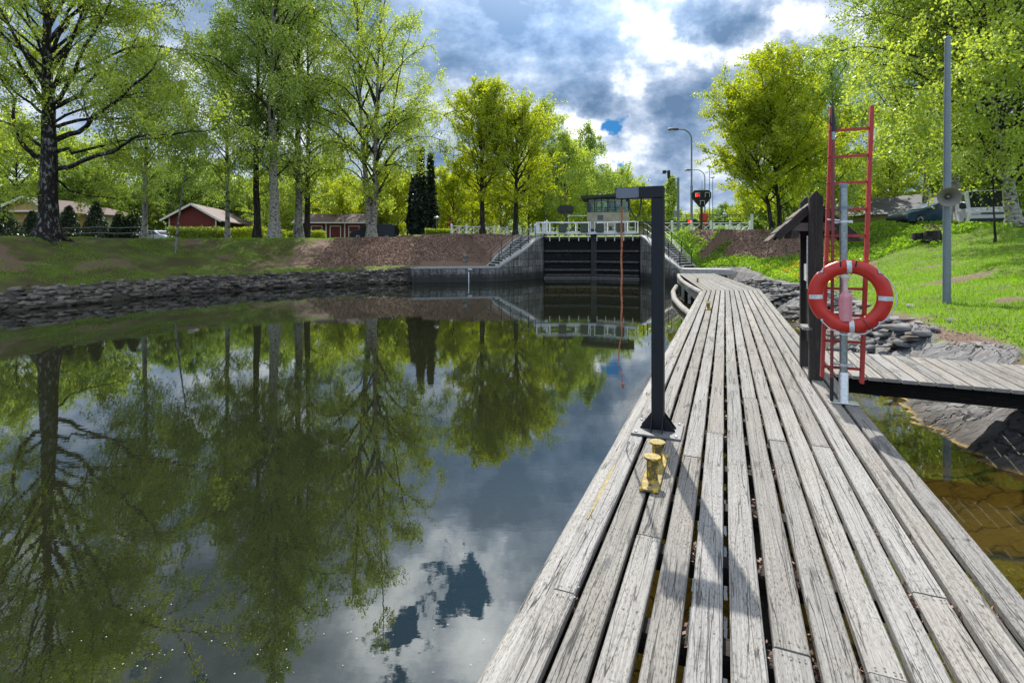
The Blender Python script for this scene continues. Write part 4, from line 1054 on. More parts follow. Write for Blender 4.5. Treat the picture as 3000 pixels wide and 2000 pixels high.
def grow(seed, H, cb, rad, nprim, kind='birch', nleaf=30000, leaf=.13, r0=.3, lean=(0, 0), trunks=None, limbs=None, shape=None, top_bare=0.0, weep=.6, sec=9, nlim_r=.12):
    """-> wood lines (thick, thin), leaf centres. Trunk foot at the origin."""
    r = np.random.RandomState(seed); thick = []; thin = []; tips = []
    if trunks is None: trunks = [[(0, 0, 0), (lean[0]*H*.5, lean[1]*H*.5, H*.5), (lean[0]*H, lean[1]*H, H)]]
    shape = shape or {'birch': [(0, .55), (.2, .95), (.4, 1.0), (.65, .72), (.85, .38), (1, .06)], 'linden': [(0, .6), (.18, .95), (.35, 1.0), (.6, .85), (.82, .52), (1, .12)],
                      'spruce': [(0, 1.0), (.3, .88), (.6, .58), (.85, .28), (1, .06)]}[kind]
    sh = np.array(shape)
    for ti, tr in enumerate(trunks):
        tr = np.array(tr, float); k = 18; tt = np.linspace(0, 1, k); seg = np.linspace(0, 1, len(tr))
        pts = np.stack([np.interp(tt, seg, tr[:, j]) for j in range(3)], 1)
        pts[1:-1, :2] += np.cumsum(r.randn(k-2, 2)*.035, 0)*H/18
        rr = r0*(1-.93*tt**.85); rr[0] *= 1.5
        if len(trunks) > 1: rr *= .72
        thick.append((pts, rr))
        Ht = pts[-1, 2]; n = nprim//len(trunks)
        for i in range(n):
            f = cb/Ht+(1-cb/Ht)*((i+r.rand()*.7)/n)**.92; f = min(f, .985)
            p0 = np.array([np.interp(f, tt, pts[:, j]) for j in range(3)]); fr = (f-cb/Ht)/(1-cb/Ht)
            R_ = rad*np.interp(fr, sh[:, 0], sh[:, 1])*((.72+.5*r.rand()) if kind != 'linden' else (.86+.28*r.rand())); az = i*2.399+ti*1.1+r.randn()*.25
            if kind == 'birch': el = R(48+18*fr+r.randn()*6); L = R_/math.cos(el)*.95; dr = .22+.18*weep
            elif kind == 'linden': el = R(28+40*fr+r.randn()*8); L = R_/math.cos(el)*.92; dr = .03
            else: el = R(-12+20*fr); L = R_; dr = .05
            L = min(L, R_*1.9)
            d0 = np.array([math.cos(az)*math.cos(el), math.sin(az)*math.cos(el), math.sin(el)])
            rb = min(r0*.34, L*.016+.008)*(1-.5*fr)*(.62 if r0 > .5 else 1)
            bp, br = branch(r, p0, d0, L, 8, rb, .10 if kind != 'spruce' else .03, dr); (thick if rb > nlim_r*.3 else thin).append((bp, br))
            ns = sec if kind != 'spruce' else 7
            for s in range(ns):
                q = .22+.76*(s+r.rand()*.6)/ns; b0 = np.array([np.interp(q*7, range(8), bp[:, j]) for j in range(3)]); dm = nrmz(bp[min(7, int(q*7)+1)]-bp[int(q*7)])
                side = nrmz(np.cross(dm, r.randn(3))); d1 = dm*.65+side*.85+np.array([0, 0, .1]); L1 = L*(.42-.18*q)*(.7+.6*r.rand())
                sp, sr = branch(r, b0, d1, L1, 5, max(.006, rb*.32), .16, .30*weep if kind == 'birch' else (.0 if kind == 'linden' else .12)); thin.append((sp, sr)); tips.append((sp, L1, fr))
            tips.append((bp[3:], L*.5, fr))
    stems = [t for t in thick if getattr(t[0], 'shape', (0,))[0] == 18]; thick = stems+[t for t in thick if t[0].shape[0] != 18]
    for lp, lr, ln in (limbs or []):
        lp = np.array(lp, float); k = 12; seg = np.linspace(0, 1, len(lp)); tt = np.linspace(0, 1, k)
        pts = np.stack([np.interp(tt, seg, lp[:, j]) for j in range(3)], 1); pts[1:] += r.randn(k-1, 3)*.09; L = np.linalg.norm(np.diff(pts, axis=0), axis=1).sum()
        thick.append((pts, lr*(1-.85*tt)))
        for s in range(ln):
            q = .25+.73*(s+r.rand())/ln; b0 = np.array([np.interp(q*(k-1), range(k), pts[:, j]) for j in range(3)]); dm = nrmz(pts[min(k-1, int(q*(k-1))+1)]-pts[int(q*(k-1))])
            d1 = dm*.6+nrmz(np.cross(dm, r.randn(3)))*.8+np.array([0, 0, .25]); L1 = L*.30*(.6+.8*r.rand())*(1.15-q*.5)
            sp, sr = branch(r, b0, d1, L1, 6, lr*.3*(1.1-q), .17, .12); thick.append((sp, sr)); 
            for s2 in range(4):
                q2 = .3+.65*(s2+r.rand())/4; c0 = np.array([np.interp(q2*5, range(6), sp[:, j]) for j in range(3)])
                p3, r3 = branch(r, c0, nrmz(sp[-1]-sp[0])*.6+r.randn(3)*.5, L1*.45, 5, .012, .2, .15); thin.append((p3, r3)); tips.append((p3, L1*.45, .3))
            tips.append((sp[1:], L1, .3))
    # leaves along the outer wood, birch ones on hanging strings
    w = np.array([max(.15 if kind != 'spruce' else .5, t[1]) for t in tips]); cnt = np.maximum(1, (nleaf*w/w.sum()).astype(int)); out = []
    for (sp, L1, fr), c in zip(tips, cnt):
        k = len(sp); u = r.rand(c)**.75*(k-1); base = np.stack([np.interp(u, range(k), sp[:, j]) for j in range(3)], 1)
        cl = r.randint(0, max(1, c//7)+1, c); j = r.randn(max(1, c//7)+1, 3)*.16*(1 if kind != 'spruce' else .4)
        base = base+j[cl]+r.randn(c, 3)*(.07 if kind != 'spruce' else .10)
        if kind == 'birch':
            hang = -np.log(1-r.rand(c)*.93)*.38*weep; base[:, 2] -= hang
        out.append(base)
    return thick, thin, np.concatenate(out)
def make_tree(name, label, cat, x, y, seed, H, cb, rad, kind='birch', nprim=44, nleaf=26000, leaf=.13, r0=.25, bark_=None, leafm=None, group=None, z=None, roots=0, **kw):
    z = gz(x, y)-.05 if z is None else z
    t = thing(name, label, cat, (x, y, z), group)
    nleaf = int(nleaf*LEAF_N); leaf *= LEAF_S
    thick, thin, P = grow(seed, H, cb, rad, nprim, kind, nleaf, leaf, r0, **kw)
    if roots:
        r = np.random.RandomState(seed)
        for i in range(roots):
            a = i*6.28/roots+r.randn()*.2; L = r0*(2.2+r.rand()*1.4)
            thick.append((np.array([[math.cos(a)*r0*.7, math.sin(a)*r0*.7, r0*1.3], [math.cos(a)*r0*1.25, math.sin(a)*r0*1.25, .18], [math.cos(a+.2)*L*.7, math.sin(a+.2)*L*.7, .02], [math.cos(a+.3)*L, math.sin(a+.3)*L, -.22]]), np.array([r0*.38, r0*.30, r0*.16, r0*.06])))
    V1, F1 = tubes_np(thick, 8); V2, F2 = tubes_np(thin, 3)
    o1 = np_object('trunk', np.concatenate([V1, V2]), np.concatenate([F1, F2+len(V1)]), bark_ or M_BARKGREY, t, smooth=True)
    if bark_ in (M_BARKWHITE, M_BARKGREY):          # stems pale, limbs and twigs dark
        nt = len(kw['trunks']) if kw.get('trunks') else 1
        o1.data.materials.append(M_BARKDARK); mi = np.ones(len(F1)+len(F2), np.int32); mi[:nt*17*8] = 0; o1.data.polygons.foreach_set('material_index', mi)
    hang = .5 if kind == 'birch' else .1
    V, F = leaves_np(P, leaf, np.random.RandomState(seed+1), hang=hang); np_object('crown', V, F, leafm or M_BIRCH, t)
    return t
def clone_tree(src, label, x, y, s=1.0, rot=0.0, group=None, z=None, cat=None, name=None):
    c = src.copy(); COL.objects.link(c); c.location = (x, y, gz(x, y)-.05 if z is None else z); c.scale = (s, s, s*1.0); c.rotation_euler = (0, 0, rot)
    c['label'] = label
    if group: c['group'] = group
    if cat: c['category'] = cat
    for ch in list(src.children):
        k = ch.copy(); COL.objects.link(k); k.parent = c
    return c
def XZ(px, Y): return (px-1176)/1180*Y

# --- the big old birch on the left
Yb = 29.0; bx = XZ(106, Yb); bz = gz(bx, Yb)-.1
def lb(pts): return [((px-1176)/1180*(Yb+dy)-bx, dy, EYE+(570-py)/1180*(Yb+dy)-bz) for px, py, dy in pts]
limbs = [(lb([(128, 388, 0), (200, 376, -.4), (270, 335, -1.2), (330, 318, -2), (430, 305, -2.6), (500, 292, -3)]), .13, 13),
         (lb([(125, 350, 0), (190, 345, .6), (260, 330, 1.5), (350, 320, 2.4), (440, 300, 3.0)]), .10, 11),
         (lb([(128, 322, 0), (180, 300, -.5), (230, 265, -1), (290, 205, -1.2), (345, 160, -1.6), (370, 110, -2)]), .15, 14),
         (lb([(130, 292, 0), (190, 275, .5), (280, 272, 1.2), (380, 262, 1.6), (460, 235, 2)]), .11, 12),
         (lb([(135, 245, 0), (190, 200, .8), (250, 160, 1.4), (300, 115, 2), (330, 50, 2.4)]), .11, 12),
         (lb([(130, 240, 0), (180, 140, -.5), (225, 70, -1), (255, 0, -1.3), (275, -70, -1.5)]), .12, 12),
         (lb([(100, 360, 0), (60, 350, -.4), (35, 300, -1), (25, 220, -1.2), (-10, 150, -1.6)]), .15, 12),
         (lb([(100, 340, 0), (50, 300, .6), (-20, 270, 1.2), (-120, 250, 2)]), .10, 10),
         (lb([(100, 200, 0), (60, 120, .5), (0, 60, 1), (-60, 0, 1.5)]), .11, 10),
         (lb([(105, 280, 0), (70, 240, -.8), (20, 190, -2), (-50, 130, -3)]), .10, 10),
         (lb([(132, 415, 0), (160, 440, .8), (205, 452, 1.6), (280, 458, 2.6), (330, 455, 3.4)]), .06, 8),
         (lb([(98, 440, 0), (70, 455, -.5), (30, 465, -1), (-20, 500, -1.6)]), .05, 6),
         (lb([(120, 120, 0), (150, 40, -.6), (210, -60, -1.4), (290, -150, -2)]), .10, 11)]
make_tree('birch_tree', 'massive old birch with furrowed dark trunk, spreading roots and long crooked limbs', 'tree', bx, Yb, 11, 21.0, 7.5, 6.6, 'birch', 56, 125000, .10, .52,
          M_BARKBIG, M_BIRCHY, z=bz, roots=9, trunks=[lb([(108, 553, 0), (116, 390, 0), (118, 250, 0), (112, 90, 0), (116, -60, .3), (125, -330, .5)])], limbs=limbs, weep=.45, shape=[(0, .9), (.25, 1.0), (.5, .95), (.75, .65), (1, .15)], sec=11)

# --- tall birches in the left group
GB = 'tall birches along the left bank crest'
def birch(px, Y, H, rad, label, seed, cb, r0, nleaf=34000, bark_=M_BARKWHITE, leafm=M_BIRCH, **kw):
    return make_tree('birch_tree', label, 'tree', XZ(px, Y), Y, seed, H, cb, rad, 'birch', kw.pop('nprim', 50), nleaf, kw.pop('leaf', .125), r0, bark_, leafm, GB, weep=kw.pop('weep', 1.0), **kw)
birch(332, 38, 15, 2.6, 'slim straight birch standing between the massive birch and the red-gabled house', 21, 4.0, .20, 12000, M_BARKGREY, lean=(.01, 0))
birch(402, 33.5, 8.8, 1.3, 'thin leaning young birch in front of the red gable', 22, 4.5, .085, 3000, M_BARKGREY, lean=(.12, 0), nprim=18)
birch(522, 43.5, 19.5, 3.0, 'slender birch just right of the red house roof', 23, 2.6, .22, 26000, M_BARKGREY)
birch(590, 44.5, 24, 3.6, 'birch with nearly black lower trunk beside the thick white one', 24, 3.6, .33, 25000, M_BARKDARK)
birch(630, 42.0, 30.5, 4.4, 'tallest birch of the left row with a thick white chequered trunk', 25, 4.6, .44, 46000, M_BARKWHITE, shape=[(0, .5), (.15, .95), (.35, 1.0), (.6, .7), (.8, .32), (1, .03)], nprim=64)
birch(686, 46.0, 26, 3.8, 'white birch third from the tallest, before the hedge end', 26, 3.6, .38, 26000, M_BARKGREY)
birch(704, 47.5, 22, 3.2, 'dark-stemmed birch close behind its white neighbour at the hedge end', 27, 2.8, .30, 15000, M_BARKDARK)
def tb(px, Y, pts): 
    x0 = XZ(px, Y); z0 = gz(x0, Y)-.05
    return [((a-1176)/1180*(Y+dy)-x0, dy, EYE+(570-b)/1180*(Y+dy)-z0) for a, b, dy in pts]
YD = 46.5
birch(852, YD, 31, 4.9, 'double-stemmed birch forking from its base, casting two shadows on the leafy slope', 28, 3.8, .46, 62000, M_BARKWHITE, M_BIRCHY, nprim=70,
      trunks=[tb(852, YD, [(850, 549, 0), (842, 440, 0), (833, 300, .3), (826, 120, .6), (815, -120, 1)]), tb(852, YD, [(856, 549, 0), (862, 430, 0), (862, 300, -.2), (868, 120, -.3), (880, -230, -.5)])],
      limbs=[(tb(852, YD, [(862, 375, 0), (885, 330, -.5), (905, 250, -1), (925, 130, -1.5), (945, 60, -2)]), .11, 12), (tb(852, YD, [(862, 330, 0), (900, 290, .8), (950, 235, 1.5), (1000, 180, 2)]), .08, 10),
             (tb(852, YD, [(862, 450, 0), (900, 410, .8), (945, 345, 1.6), (1000, 290, 2.4)]), .06, 6), (tb(852, YD, [(845, 420, 0), (810, 370, .5), (780, 300, 1), (765, 220, 1.4)]), .08, 9)], weep=.75)
# --- lindens and birches behind the lock, left side
lind = lambda px, Y, H, rad, cb, seed, label, nleaf=30000, r0=.34, **kw: make_tree('linden_tree', label, 'tree', XZ(px, Y), Y, seed, H, cb, rad, 'linden', kw.pop('nprim', 64), nleaf, kw.pop('leaf', .16), r0, M_BARKDARK, kw.pop('leafm', M_LINDEN), **kw)
lind(1108, 57, 15.8, 4.3, 3.3, 31, 'egg-shaped yellow-green linden behind the white fence, farther from the lock', 34000)
lind(1184, 58, 12.8, 5.0, 3.0, 32, 'broad low yellow-green linden behind the white fence, next to the control cabin', 32000)
make_tree('birch_tree', 'drooping birch rising behind the broad low linden', 'tree', XZ(1252, 78), 78, 33, 21.5, 3, 3.4, 'birch', 40, 22000, .19, .25, M_BARKGREY, M_BIRCH, weep=1.5)
make_tree('birch_tree', 'drooping dark birch with pointed tip left of the blue sky gap', 'tree', XZ(1350, 84), 84, 35, 19.2, 3, 3.3, 'birch', 40, 20000, .20, .25, M_BARKGREY, M_BIRCH, weep=1.6)
src_weep = make_tree('birch_tree', 'weeping birch directly behind the dark sign board by the lock', 'tree', XZ(1300, 74), 74, 36, 15.0, 2.5, 3.6, 'birch', 40, 20000, .19, .25, M_BARKGREY, M_BIRCHY, weep=1.8)
# spruces
def spruce(px, Y, H, rad, seed, label, nleaf=16000): return make_tree('spruce_tree', label, 'tree', XZ(px, Y), Y, seed, H, .5, rad, 'spruce', 90, nleaf, .17, .22, M_BARKDARK, M_SPRUCE, 'dark spruces left of the lindens', top_bare=0)
spruce(968, 60, 10.4, .95, 41, 'dark spruce with the tallest pointed tip left of the white fence')
spruce(990, 61.5, 9.9, .85, 42, 'dark spruce close beside the tallest one, nearer the white fence')
spruce(950, 63, 7.6, .95, 43, 'shorter dark spruce at the left edge of its group')
# right side lindens and birches
lind(1786, 46, 16.2, 5.3, 2.2, 51, 'large yellow-green linden on the right bank behind the notice stand', 80000, .30, leaf=.15, nprim=92,
     trunks=[tb(1786, 46, [(1793, 531, 0), (1782, 420, 0), (1778, 300, .2), (1780, 150, .3)]), tb(1786, 46, [(1774, 531, .4), (1762, 450, .6), (1735, 350, 1), (1715, 280, 1.3)])])
make_tree('birch_tree', 'tall drooping birch showing its tip above the right linden', 'tree', XZ(1912, 56), 56, 52, 21.8, 3, 4.0, 'birch', 46, 26000, .17, .26, M_BARKGREY, M_BIRCH, weep=1.3)
make_tree('birch_tree', 'drooping birch half hidden behind the right linden', 'tree', XZ(1862, 58), 58, 53, 19.0, 3, 3.6, 'birch', 40, 18000, .17, .26, M_BARKGREY, M_BIRCHY, weep=1.4)
Yr = 24.5
make_tree('birch_tree', 'leaning white birch on the right crest in front of the white camper van', 'tree', XZ(2330, Yr), Yr, 61, 15.5, 3.2, 5.4, 'birch', 56, 52000, .115, .34, M_BARKWHITE, M_BIRCHY,
          trunks=[tb(2330, Yr, [(2332, 520, 0), (2320, 430, 0), (2295, 260, .3), (2270, 60, .6), (2250, -150, 1)])], weep=.5,
          limbs=[(tb(2330, Yr, [(2310, 380, 0), (2240, 330, -1), (2170, 330, -2), (2080, 380, -3)]), .06, 11), (tb(2330, Yr, [(2300, 280, 0), (2230, 250, -1), (2130, 200, -2), (2040, 200, -3)]), .07, 12),
                 (tb(2330, Yr, [(2300, 300, 0), (2360, 250, -2), (2380, 150, -4), (2330, 60, -6)]), .06, 11)])
make_tree('birch_tree', 'birch standing behind the grey loudspeaker pole', 'tree', XZ(2197, 30), 30, 62, 17, 4.0, 5.2, 'birch', 52, 46000, .125, .26, M_BARKWHITE, M_BIRCH, weep=.6)
make_tree('birch_tree', 'bushy birch between the ladder and the loudspeaker pole', 'tree', XZ(2128, 37), 37, 63, 17, 4.5, 3.6, 'birch', 46, 32000, .135, .24, M_BARKGREY, M_BIRCH, weep=.7)
make_tree('young_tree', 'thin dark sapling trunk in front of the white camper van', 'tree', XZ(2285, 22), 22, 64, 4.6, 1.6, .9, 'birch', 12, 700, .10, .05, M_BARKDARK, M_BIRCHY)
make_tree('birch_tree', 'birch at the far right edge beyond the camper van', 'tree', XZ(2420, 27), 27, 65, 17, 3.5, 5.0, 'birch', 48, 34000, .125, .28, M_BARKGREY, M_BIRCH, weep=.6)

# --- background woodland: each its own tree, three sources
bgA = make_tree('background_tree', 'full rounded tree behind the yellow house at the far left', 'tree', XZ(40, 60), 60, 71, 13, 1.2, 4.8, 'linden', 40, 15000, .21, .22, M_BARKDARK, M_BIRCHY)
bgB = make_tree('background_tree', 'loose tree behind the red house roof', 'tree', XZ(440, 82), 82, 72, 13, 2.0, 4.2, 'birch', 34, 13000, .24, .20, M_BARKDARK, M_FAR)
bgC = make_tree('background_tree', 'dense bright bushy tree behind the left end of the white fence', 'tree', XZ(1040, 72), 72, 73, 7.5, .6, 4.2, 'linden', 36, 14000, .20, .16, M_BARKDARK, M_LINDEN)
bgD = make_tree('background_tree', 'low dark green bushy tree between the massive birch and the thujas', 'tree', XZ(195, 62), 62, 75, 7.0, .4, 4.2, 'linden', 36, 14000, .20, .16, M_BARKDARK, M_UNDER)
bgP = make_tree('background_tree', 'narrow pointed poplar right of the black crane post', 'tree', XZ(1541, 120), 120, 74, 15.5, 1.0, 2.8, 'linden', 44, 12000, .26, .2, M_BARKDARK, M_BIRCHY, shape=[(0, .7), (.2, 1), (.5, .8), (.8, .4), (1, .05)])
bg = [  # source, px, distance, scale, label
    (bgA, 150, 66, .95, 'round tree behind the house roof beside the massive birch trunk'), (bgA, 255, 72, 1.0, 'round tree behind the thuja bushes'), (bgB, 205, 88, .8, 'loose tall tree deep behind the yellow house'),
    (bgB, 330, 92, .8, 'loose tree deep behind the slim straight birch'), (bgB, 385, 76, .85, 'loose tree left of the red house gable'), (bgA, 500, 92, .9, 'round tree rising over the red house ridge'), (bgB, 560, 96, .9, 'loose tree behind the slender birch of the left row'),
    (bgB, 650, 90, 1.05, 'loose tree behind the tallest birch of the row'), (bgA, 745, 84, .95, 'round tree over the red shed roof'), (bgB, 800, 92, .85, 'loose tree above the dark van'), (bgC, 780, 66, .8, 'bright bush overhanging the red shed front'),
    (bgA, 890, 76, .8, 'round tree between the double birch and the spruces'), (bgC, 915, 68, .85, 'bright bushy tree just left of the spruces'), (bgB, 935, 92, .75, 'loose tree rising behind the spruces'),
    (bgC, 1085, 84, 1.1, 'bright bushy tree behind the egg-shaped linden'), (bgC, 1150, 76, .9, 'bright bushy tree between the two lindens'), (bgC, 1215, 82, 1.1, 'bright bushy tree right of the broad linden trunk'), (bgC, 1275, 88, 1.2, 'bright bushy tree behind the dark sign board'),
    (bgB, 1395, 100, .95, 'loose tree behind the control cabin roof'), (bgB, 1330, 96, 1.1, 'loose tree left of the control cabin'), (bgA, 1460, 118, .95, 'round tree seen under the black crane arm'), (bgC, 1480, 96, .9, 'bright bushy tree right of the control cabin'), (bgA, 1425, 108, 1.05, 'round tree showing above the crane box'),
    (bgC, 1590, 170, 1.0, 'low tree behind the right lamp post, far down the road'), (bgC, 1630, 165, 1.1, 'low tree beyond the traffic signal'), (bgB, 1665, 120, .65, 'loose tree left of the right linden'), (bgB, 1700, 110, .60, 'small loose tree under the right linden crown'), (bgC, 1560, 150, .9, 'low tree between the camera pole and the poplar'),
    (bgC, 1730, 88, .9, 'bright bushy tree at the end of the right fence'), (bgA, 1840, 72, .85, 'round tree filling the gap behind the notice stand'), (bgC, 1905, 64, 1.0, 'bright bushy tree seen through the red ladder'), (bgA, 1960, 70, .8, 'round tree left of the cream house roof'), (bgA, 2045, 72, 1.0, 'round tree behind the cream house'),
    (bgC, 2020, 80, 1.4, 'bright bushy tree over the cream house ridge'), (bgA, 2150, 66, 1.05, 'round tree behind the loudspeaker'), (bgA, 2280, 58, .95, 'round tree behind the camper van roof'), (bgA, 2400, 56, 1.0, 'round tree past the right end of the camper van'),
    (bgA, -30, 70, 1.1, 'round tree cut by the left border of the view'), (bgB, 100, 96, .9, 'loose tree deep behind the massive birch'), (bgA, 610, 70, .62, 'smaller round tree behind the hedge'), (bgA, 700, 74, .7, 'smaller round tree left of the red shed')]
for k, (src, px, Y, s, lab) in enumerate(bg):
    clone_tree(src, lab, XZ(px, Y), Y, s, k*1.7, 'background trees round the canal')

under = [(60, 66, .8), (130, 74, .9), (200, 68, .7), (262, 80, 1.0), (322, 70, .75), (392, 86, 1.1), (455, 90, 1.0), (530, 84, .8), (585, 88, 1.0), (640, 78, .7), (690, 90, 1.0), (745, 76, .6), (815, 80, .9), (868, 72, .8), (905, 84, 1.0), (1000, 80, .9), (1120, 92, 1.0), (1245, 94, 1.1), (1320, 100, 1.2), (1420, 120, 1.1), (1500, 140, 1.2), (1760, 80, .8), (1800, 66, .6), (1880, 80, 1.0), (1940, 84, 1.1), (2180, 60, .8), (2330, 62, .9), (2260, 70, 1.1)]
for k, (px, Y, s) in enumerate(under):
    clone_tree(bgC if 1000 <= px <= 1330 else bgD, 'low leafy bush in the undergrowth, %s' % (['behind the yellow house', 'behind the massive birch', 'behind the pale house', 'behind the tallest thuja', 'behind the slim straight birch', 'left of the red gable', 'over the red house roof', 'behind the slender birch', 'behind the dark-stemmed birch', 'behind the thick white birch', 'behind the hedge end', 'above the red shed roof', 'behind the dark van', 'right of the double birch', 'left of the spruces', 'left of the white fence end', 'behind the egg-shaped linden', 'left of the sign board', 'behind the signal board post', 'behind the control cabin', 'under the crane arm', 'left of the right linden', 'under the right linden', 'behind the notice stand', 'behind the ladder', 'behind the loudspeaker pole', 'right of the camper van', 'left of the camper van'][k]), XZ(px, Y), Y, s, k*2.1, 'undergrowth bushes', cat='bush')
r = np.random.RandomState(9); n = 90000; xx = (r.rand(n)*2-1)*230; yy = 135+r.rand(n)**1.5*70; hh = 7.5+9*fbm(xx*.05, yy*.05, 3, 4)-4*np.exp(-((xx-55)/25)**2); zz = land(xx, yy)[0]+r.rand(n)**.8*hh
V, F = leaves_np(np.stack([xx, yy, zz], 1), .75, r); o = np_object('far_woods', V, F, M_FAR); o['kind'] = 'stuff'; o['label'] = 'continuous far-off woodland closing the view'
# --- clipped and cone shaped shrubs
def leafy_blob(name, label, cat, x, y, w, h, dep, n, leaf, m, group=None, seed=1, cone=False, parent=None, z=None):
    r = np.random.RandomState(seed); z = gz(x, y)-.05 if z is None else z
    u = r.rand(n); a = r.rand(n)*6.28; rr = r.rand(n)**.35
    hgt = u*h; k = (1-u**1.6)*.95+.08 if cone else np.ones(n)
    if cone: P = np.stack([np.cos(a)*rr*k*w/2, np.sin(a)*rr*k*dep/2, hgt], 1)
    else: P = np.stack([(r.rand(n)-.5)*w, (r.rand(n)-.5)*dep, h*r.rand(n)**.7*(.86+.25*vnoise(np.arange(n)*0+(x+0), np.arange(n)*0.0))], 1); P[:, 2] *= .82+.36*fbm(P[:, 0]*.7+x, P[:, 1]*.7, 3, 5)
    P += r.randn(n, 3)*.06
    V, F = leaves_np(P, leaf, r)
    t = thing(name, label, cat, (x, y, z), group); np_object('foliage', V, F, m, t)
    b = []
    for i in range(3 if cone else max(4, int(w*1.6))):
        bx_ = 0 if cone else (i/max(1, int(w*1.6)-1)-.5)*w*.95; b.append((np.array([[bx_+(i-1)*.1*cone, 0, 0], [bx_+r.randn()*.1, r.randn()*.1, h*.4], [bx_+r.randn()*.15, r.randn()*.2, h*.75]]), np.array([.03, .022, .012])))
    V, F = tubes_np(b, 4); np_object('stems', V, F, M_BARKDARK, t)
    return t
for i, (px, Y, top, w, lab) in enumerate([(8, 36, 484, 2.6, 'dark thuja cone cut by the left border'), (74, 40, 486, 1.6, 'dark thuja left of the massive birch trunk'), (158, 40, 474, 1.9, 'wide dark thuja right after the massive birch trunk'), (220, 40, 464, 1.9, 'tallest dark thuja in front of the pale house end'),
                                          (274, 41, 486, 1.5, 'dark thuja touching a loose neighbour, right of the pale house'), (306, 42, 478, 1.8, 'dark thuja just left of the slim straight birch')]):
    x = XZ(px, Y); zb = gz(x, Y); h = EYE+(570-top)/1180*Y-zb
    leafy_blob('thuja_bush', lab, 'bush', x, Y, w, h, w, 7000, .11, M_THUJA, 'dark cone-shaped thujas before the left houses', 80+i, True)
for i, (px, Y, w, h, lab, m) in enumerate([(445, 47, 4.6, 1.25, 'olive clipped hedge before the red gable', M_BUSH), (555, 48, 4.2, 1.2, 'fresh yellow-green hedge right of the olive one', M_HEDGE), (615, 50, 3.4, 1.15, 'yellow-green hedge behind the thick white birch', M_HEDGE), (700, 52, 4.0, 1.0, 'yellow-green hedge reaching the red shed', M_HEDGE), (1010, 56, 3.0, .8, 'low bush at the left end of the white fence', M_HEDGE)]):
    leafy_blob('hedge', lab, 'hedge', XZ(px, Y), Y, w, h, 1.0, 6500, .12, m, 'hedges on the left bank' if i < 4 else None, 90+i)

# --- grass blades, leafy ground cover and flowers on the near right bank
def scatter_on(n, x0, x1, y0, y1, seed, cond):
    r = np.random.RandomState(seed); x = x0+r.rand(n)*(x1-x0); y = y0+r.rand(n)*(y1-y0); z, d, i, t, rock = land(x, y); m = cond(x, y, z, d, i, rock); return np.stack([x, y, z], 1)[m], r
def blades(name, P, h, w, m, label, r):
    n = len(P); a = r.rand(n)*6.28; A = np.stack([np.cos(a), np.sin(a), np.zeros(n)], 1)*w*(.6+.8*r.rand(n))[:, None]; tip = np.stack([r.randn(n)*.35, r.randn(n)*.35, np.ones(n)], 1)*(h*(.5+.9*r.rand(n)))[:, None]
    V = np.stack([P-A-[0, 0, .02], P+A-[0, 0, .02], P+tip], 1).reshape(-1, 3); o = np_object(name, V, np.arange(3*n).reshape(n, 3), m); o['kind'] = 'stuff'; o['label'] = label; return o
def litv(x, y): return fbm(x*.22+3, y*.22, 3, 8)
def grass_c(x, y, z, d, i, rock):
    hy = np.hypot(x, y)
    bare = (sstep(.63, .70, fbm(x*.5, y*.5, 4, 18)) > .5) & (y <= 20)
    dr = d+(fbm(x*.5, y*.5, 4, 12)-.5)*2.2
    lt = (y > 20) & (x/np.maximum(y, 1) < .71) & (dr > 3.1) & (dr < 11.3) & (sstep(.38, .50, litv(x, y)+.15*(x < 19)) > .5)
    lo = (y < 14) & (d+(fbm(x*.5, y*.5, 4, 12)-.5)*1.5 < 2.0)
    return (i >= 24) & (d > 1.6) & (d < 15) & (~bare) & (~lt) & (~lo) & (rs.rand(len(x)) < np.clip(14/hy, .12, 1))
P, r = scatter_on(420000, 6, 30, 3, 40, 101, grass_c)
blades('grass', P, .085, .010, M_GRASSB, 'bright green grass on the right bank slope', r)
P, r = scatter_on(160000, -32, -6, 20, 47, 102, lambda x, y, z, d, i, rock: (i < 9) & (d > 1.1) & (d < 9.5) & (fbm(x*.6, y*.6, 3, 44) > .45) & ~((x > -14) & (d > 2.8)))
blades('grass', P, .07, .014, M_GRASSB, 'short lawn grass on the left bank slope', r)
P, r = scatter_on(9000, 11, 22, 17, 32, 103, lambda x, y, z, d, i, rock: (i >= 24) & (d > 1.8) & (d < 6.0) & (x < .65*y) & (fbm(x*.45, y*.45, 3, 55) > .43)); P[:, 2] += .24
Pa = np.repeat(P, 3, 0)+r.randn(len(P)*3, 3)*.012
scatter_quads('dandelions', Pa, .045, M_DANDEL, label='yellow dandelions dotting the right bank grass')
def ivy_c(x, y, z, d, i, rock):
    wv = (fbm(x*.5, y*.5, 4, 12)-.5)*2.2; f = fbm(x*.30+3, y*.30, 3, 8)+.03*(x < 19)
    m1 = (i >= 19) & (y > 24) & (d > 1.5) & (d < 12.5) & ((f < .53) | (d < 3.4+wv*.4) | (d > 10.6)); return m1 & (i < 29)
P, r = scatter_on(150000, 11, 34, 24, 48, 104, ivy_c); P[:, 2] += r.rand(len(P))**1.5*.30*(.4+fbm(P[:, 0]*1.5, P[:, 1]*1.5, 3, 66))
V, F = leaves_np(P, .115, r, .8); V[:, 2] = V[:, 2]; o = np_object('ground_cover', V, F, M_IVY); o['kind'] = 'stuff'; o['label'] = 'leafy ground elder spreading over the right slope'
P, r = scatter_on(70000, -15, 2, 36, 50, 105, lambda x, y, z, d, i, rock: (i < 16) & (d > 2.9) & (d < 9.6)); P2, r = scatter_on(60000, 12, 30, 26, 46, 106, lambda x, y, z, d, i, rock: (i >= 19) & (d > 2.8) & (d < 11.5)); P = np.concatenate([P, P2]); P[:, 2] += .015
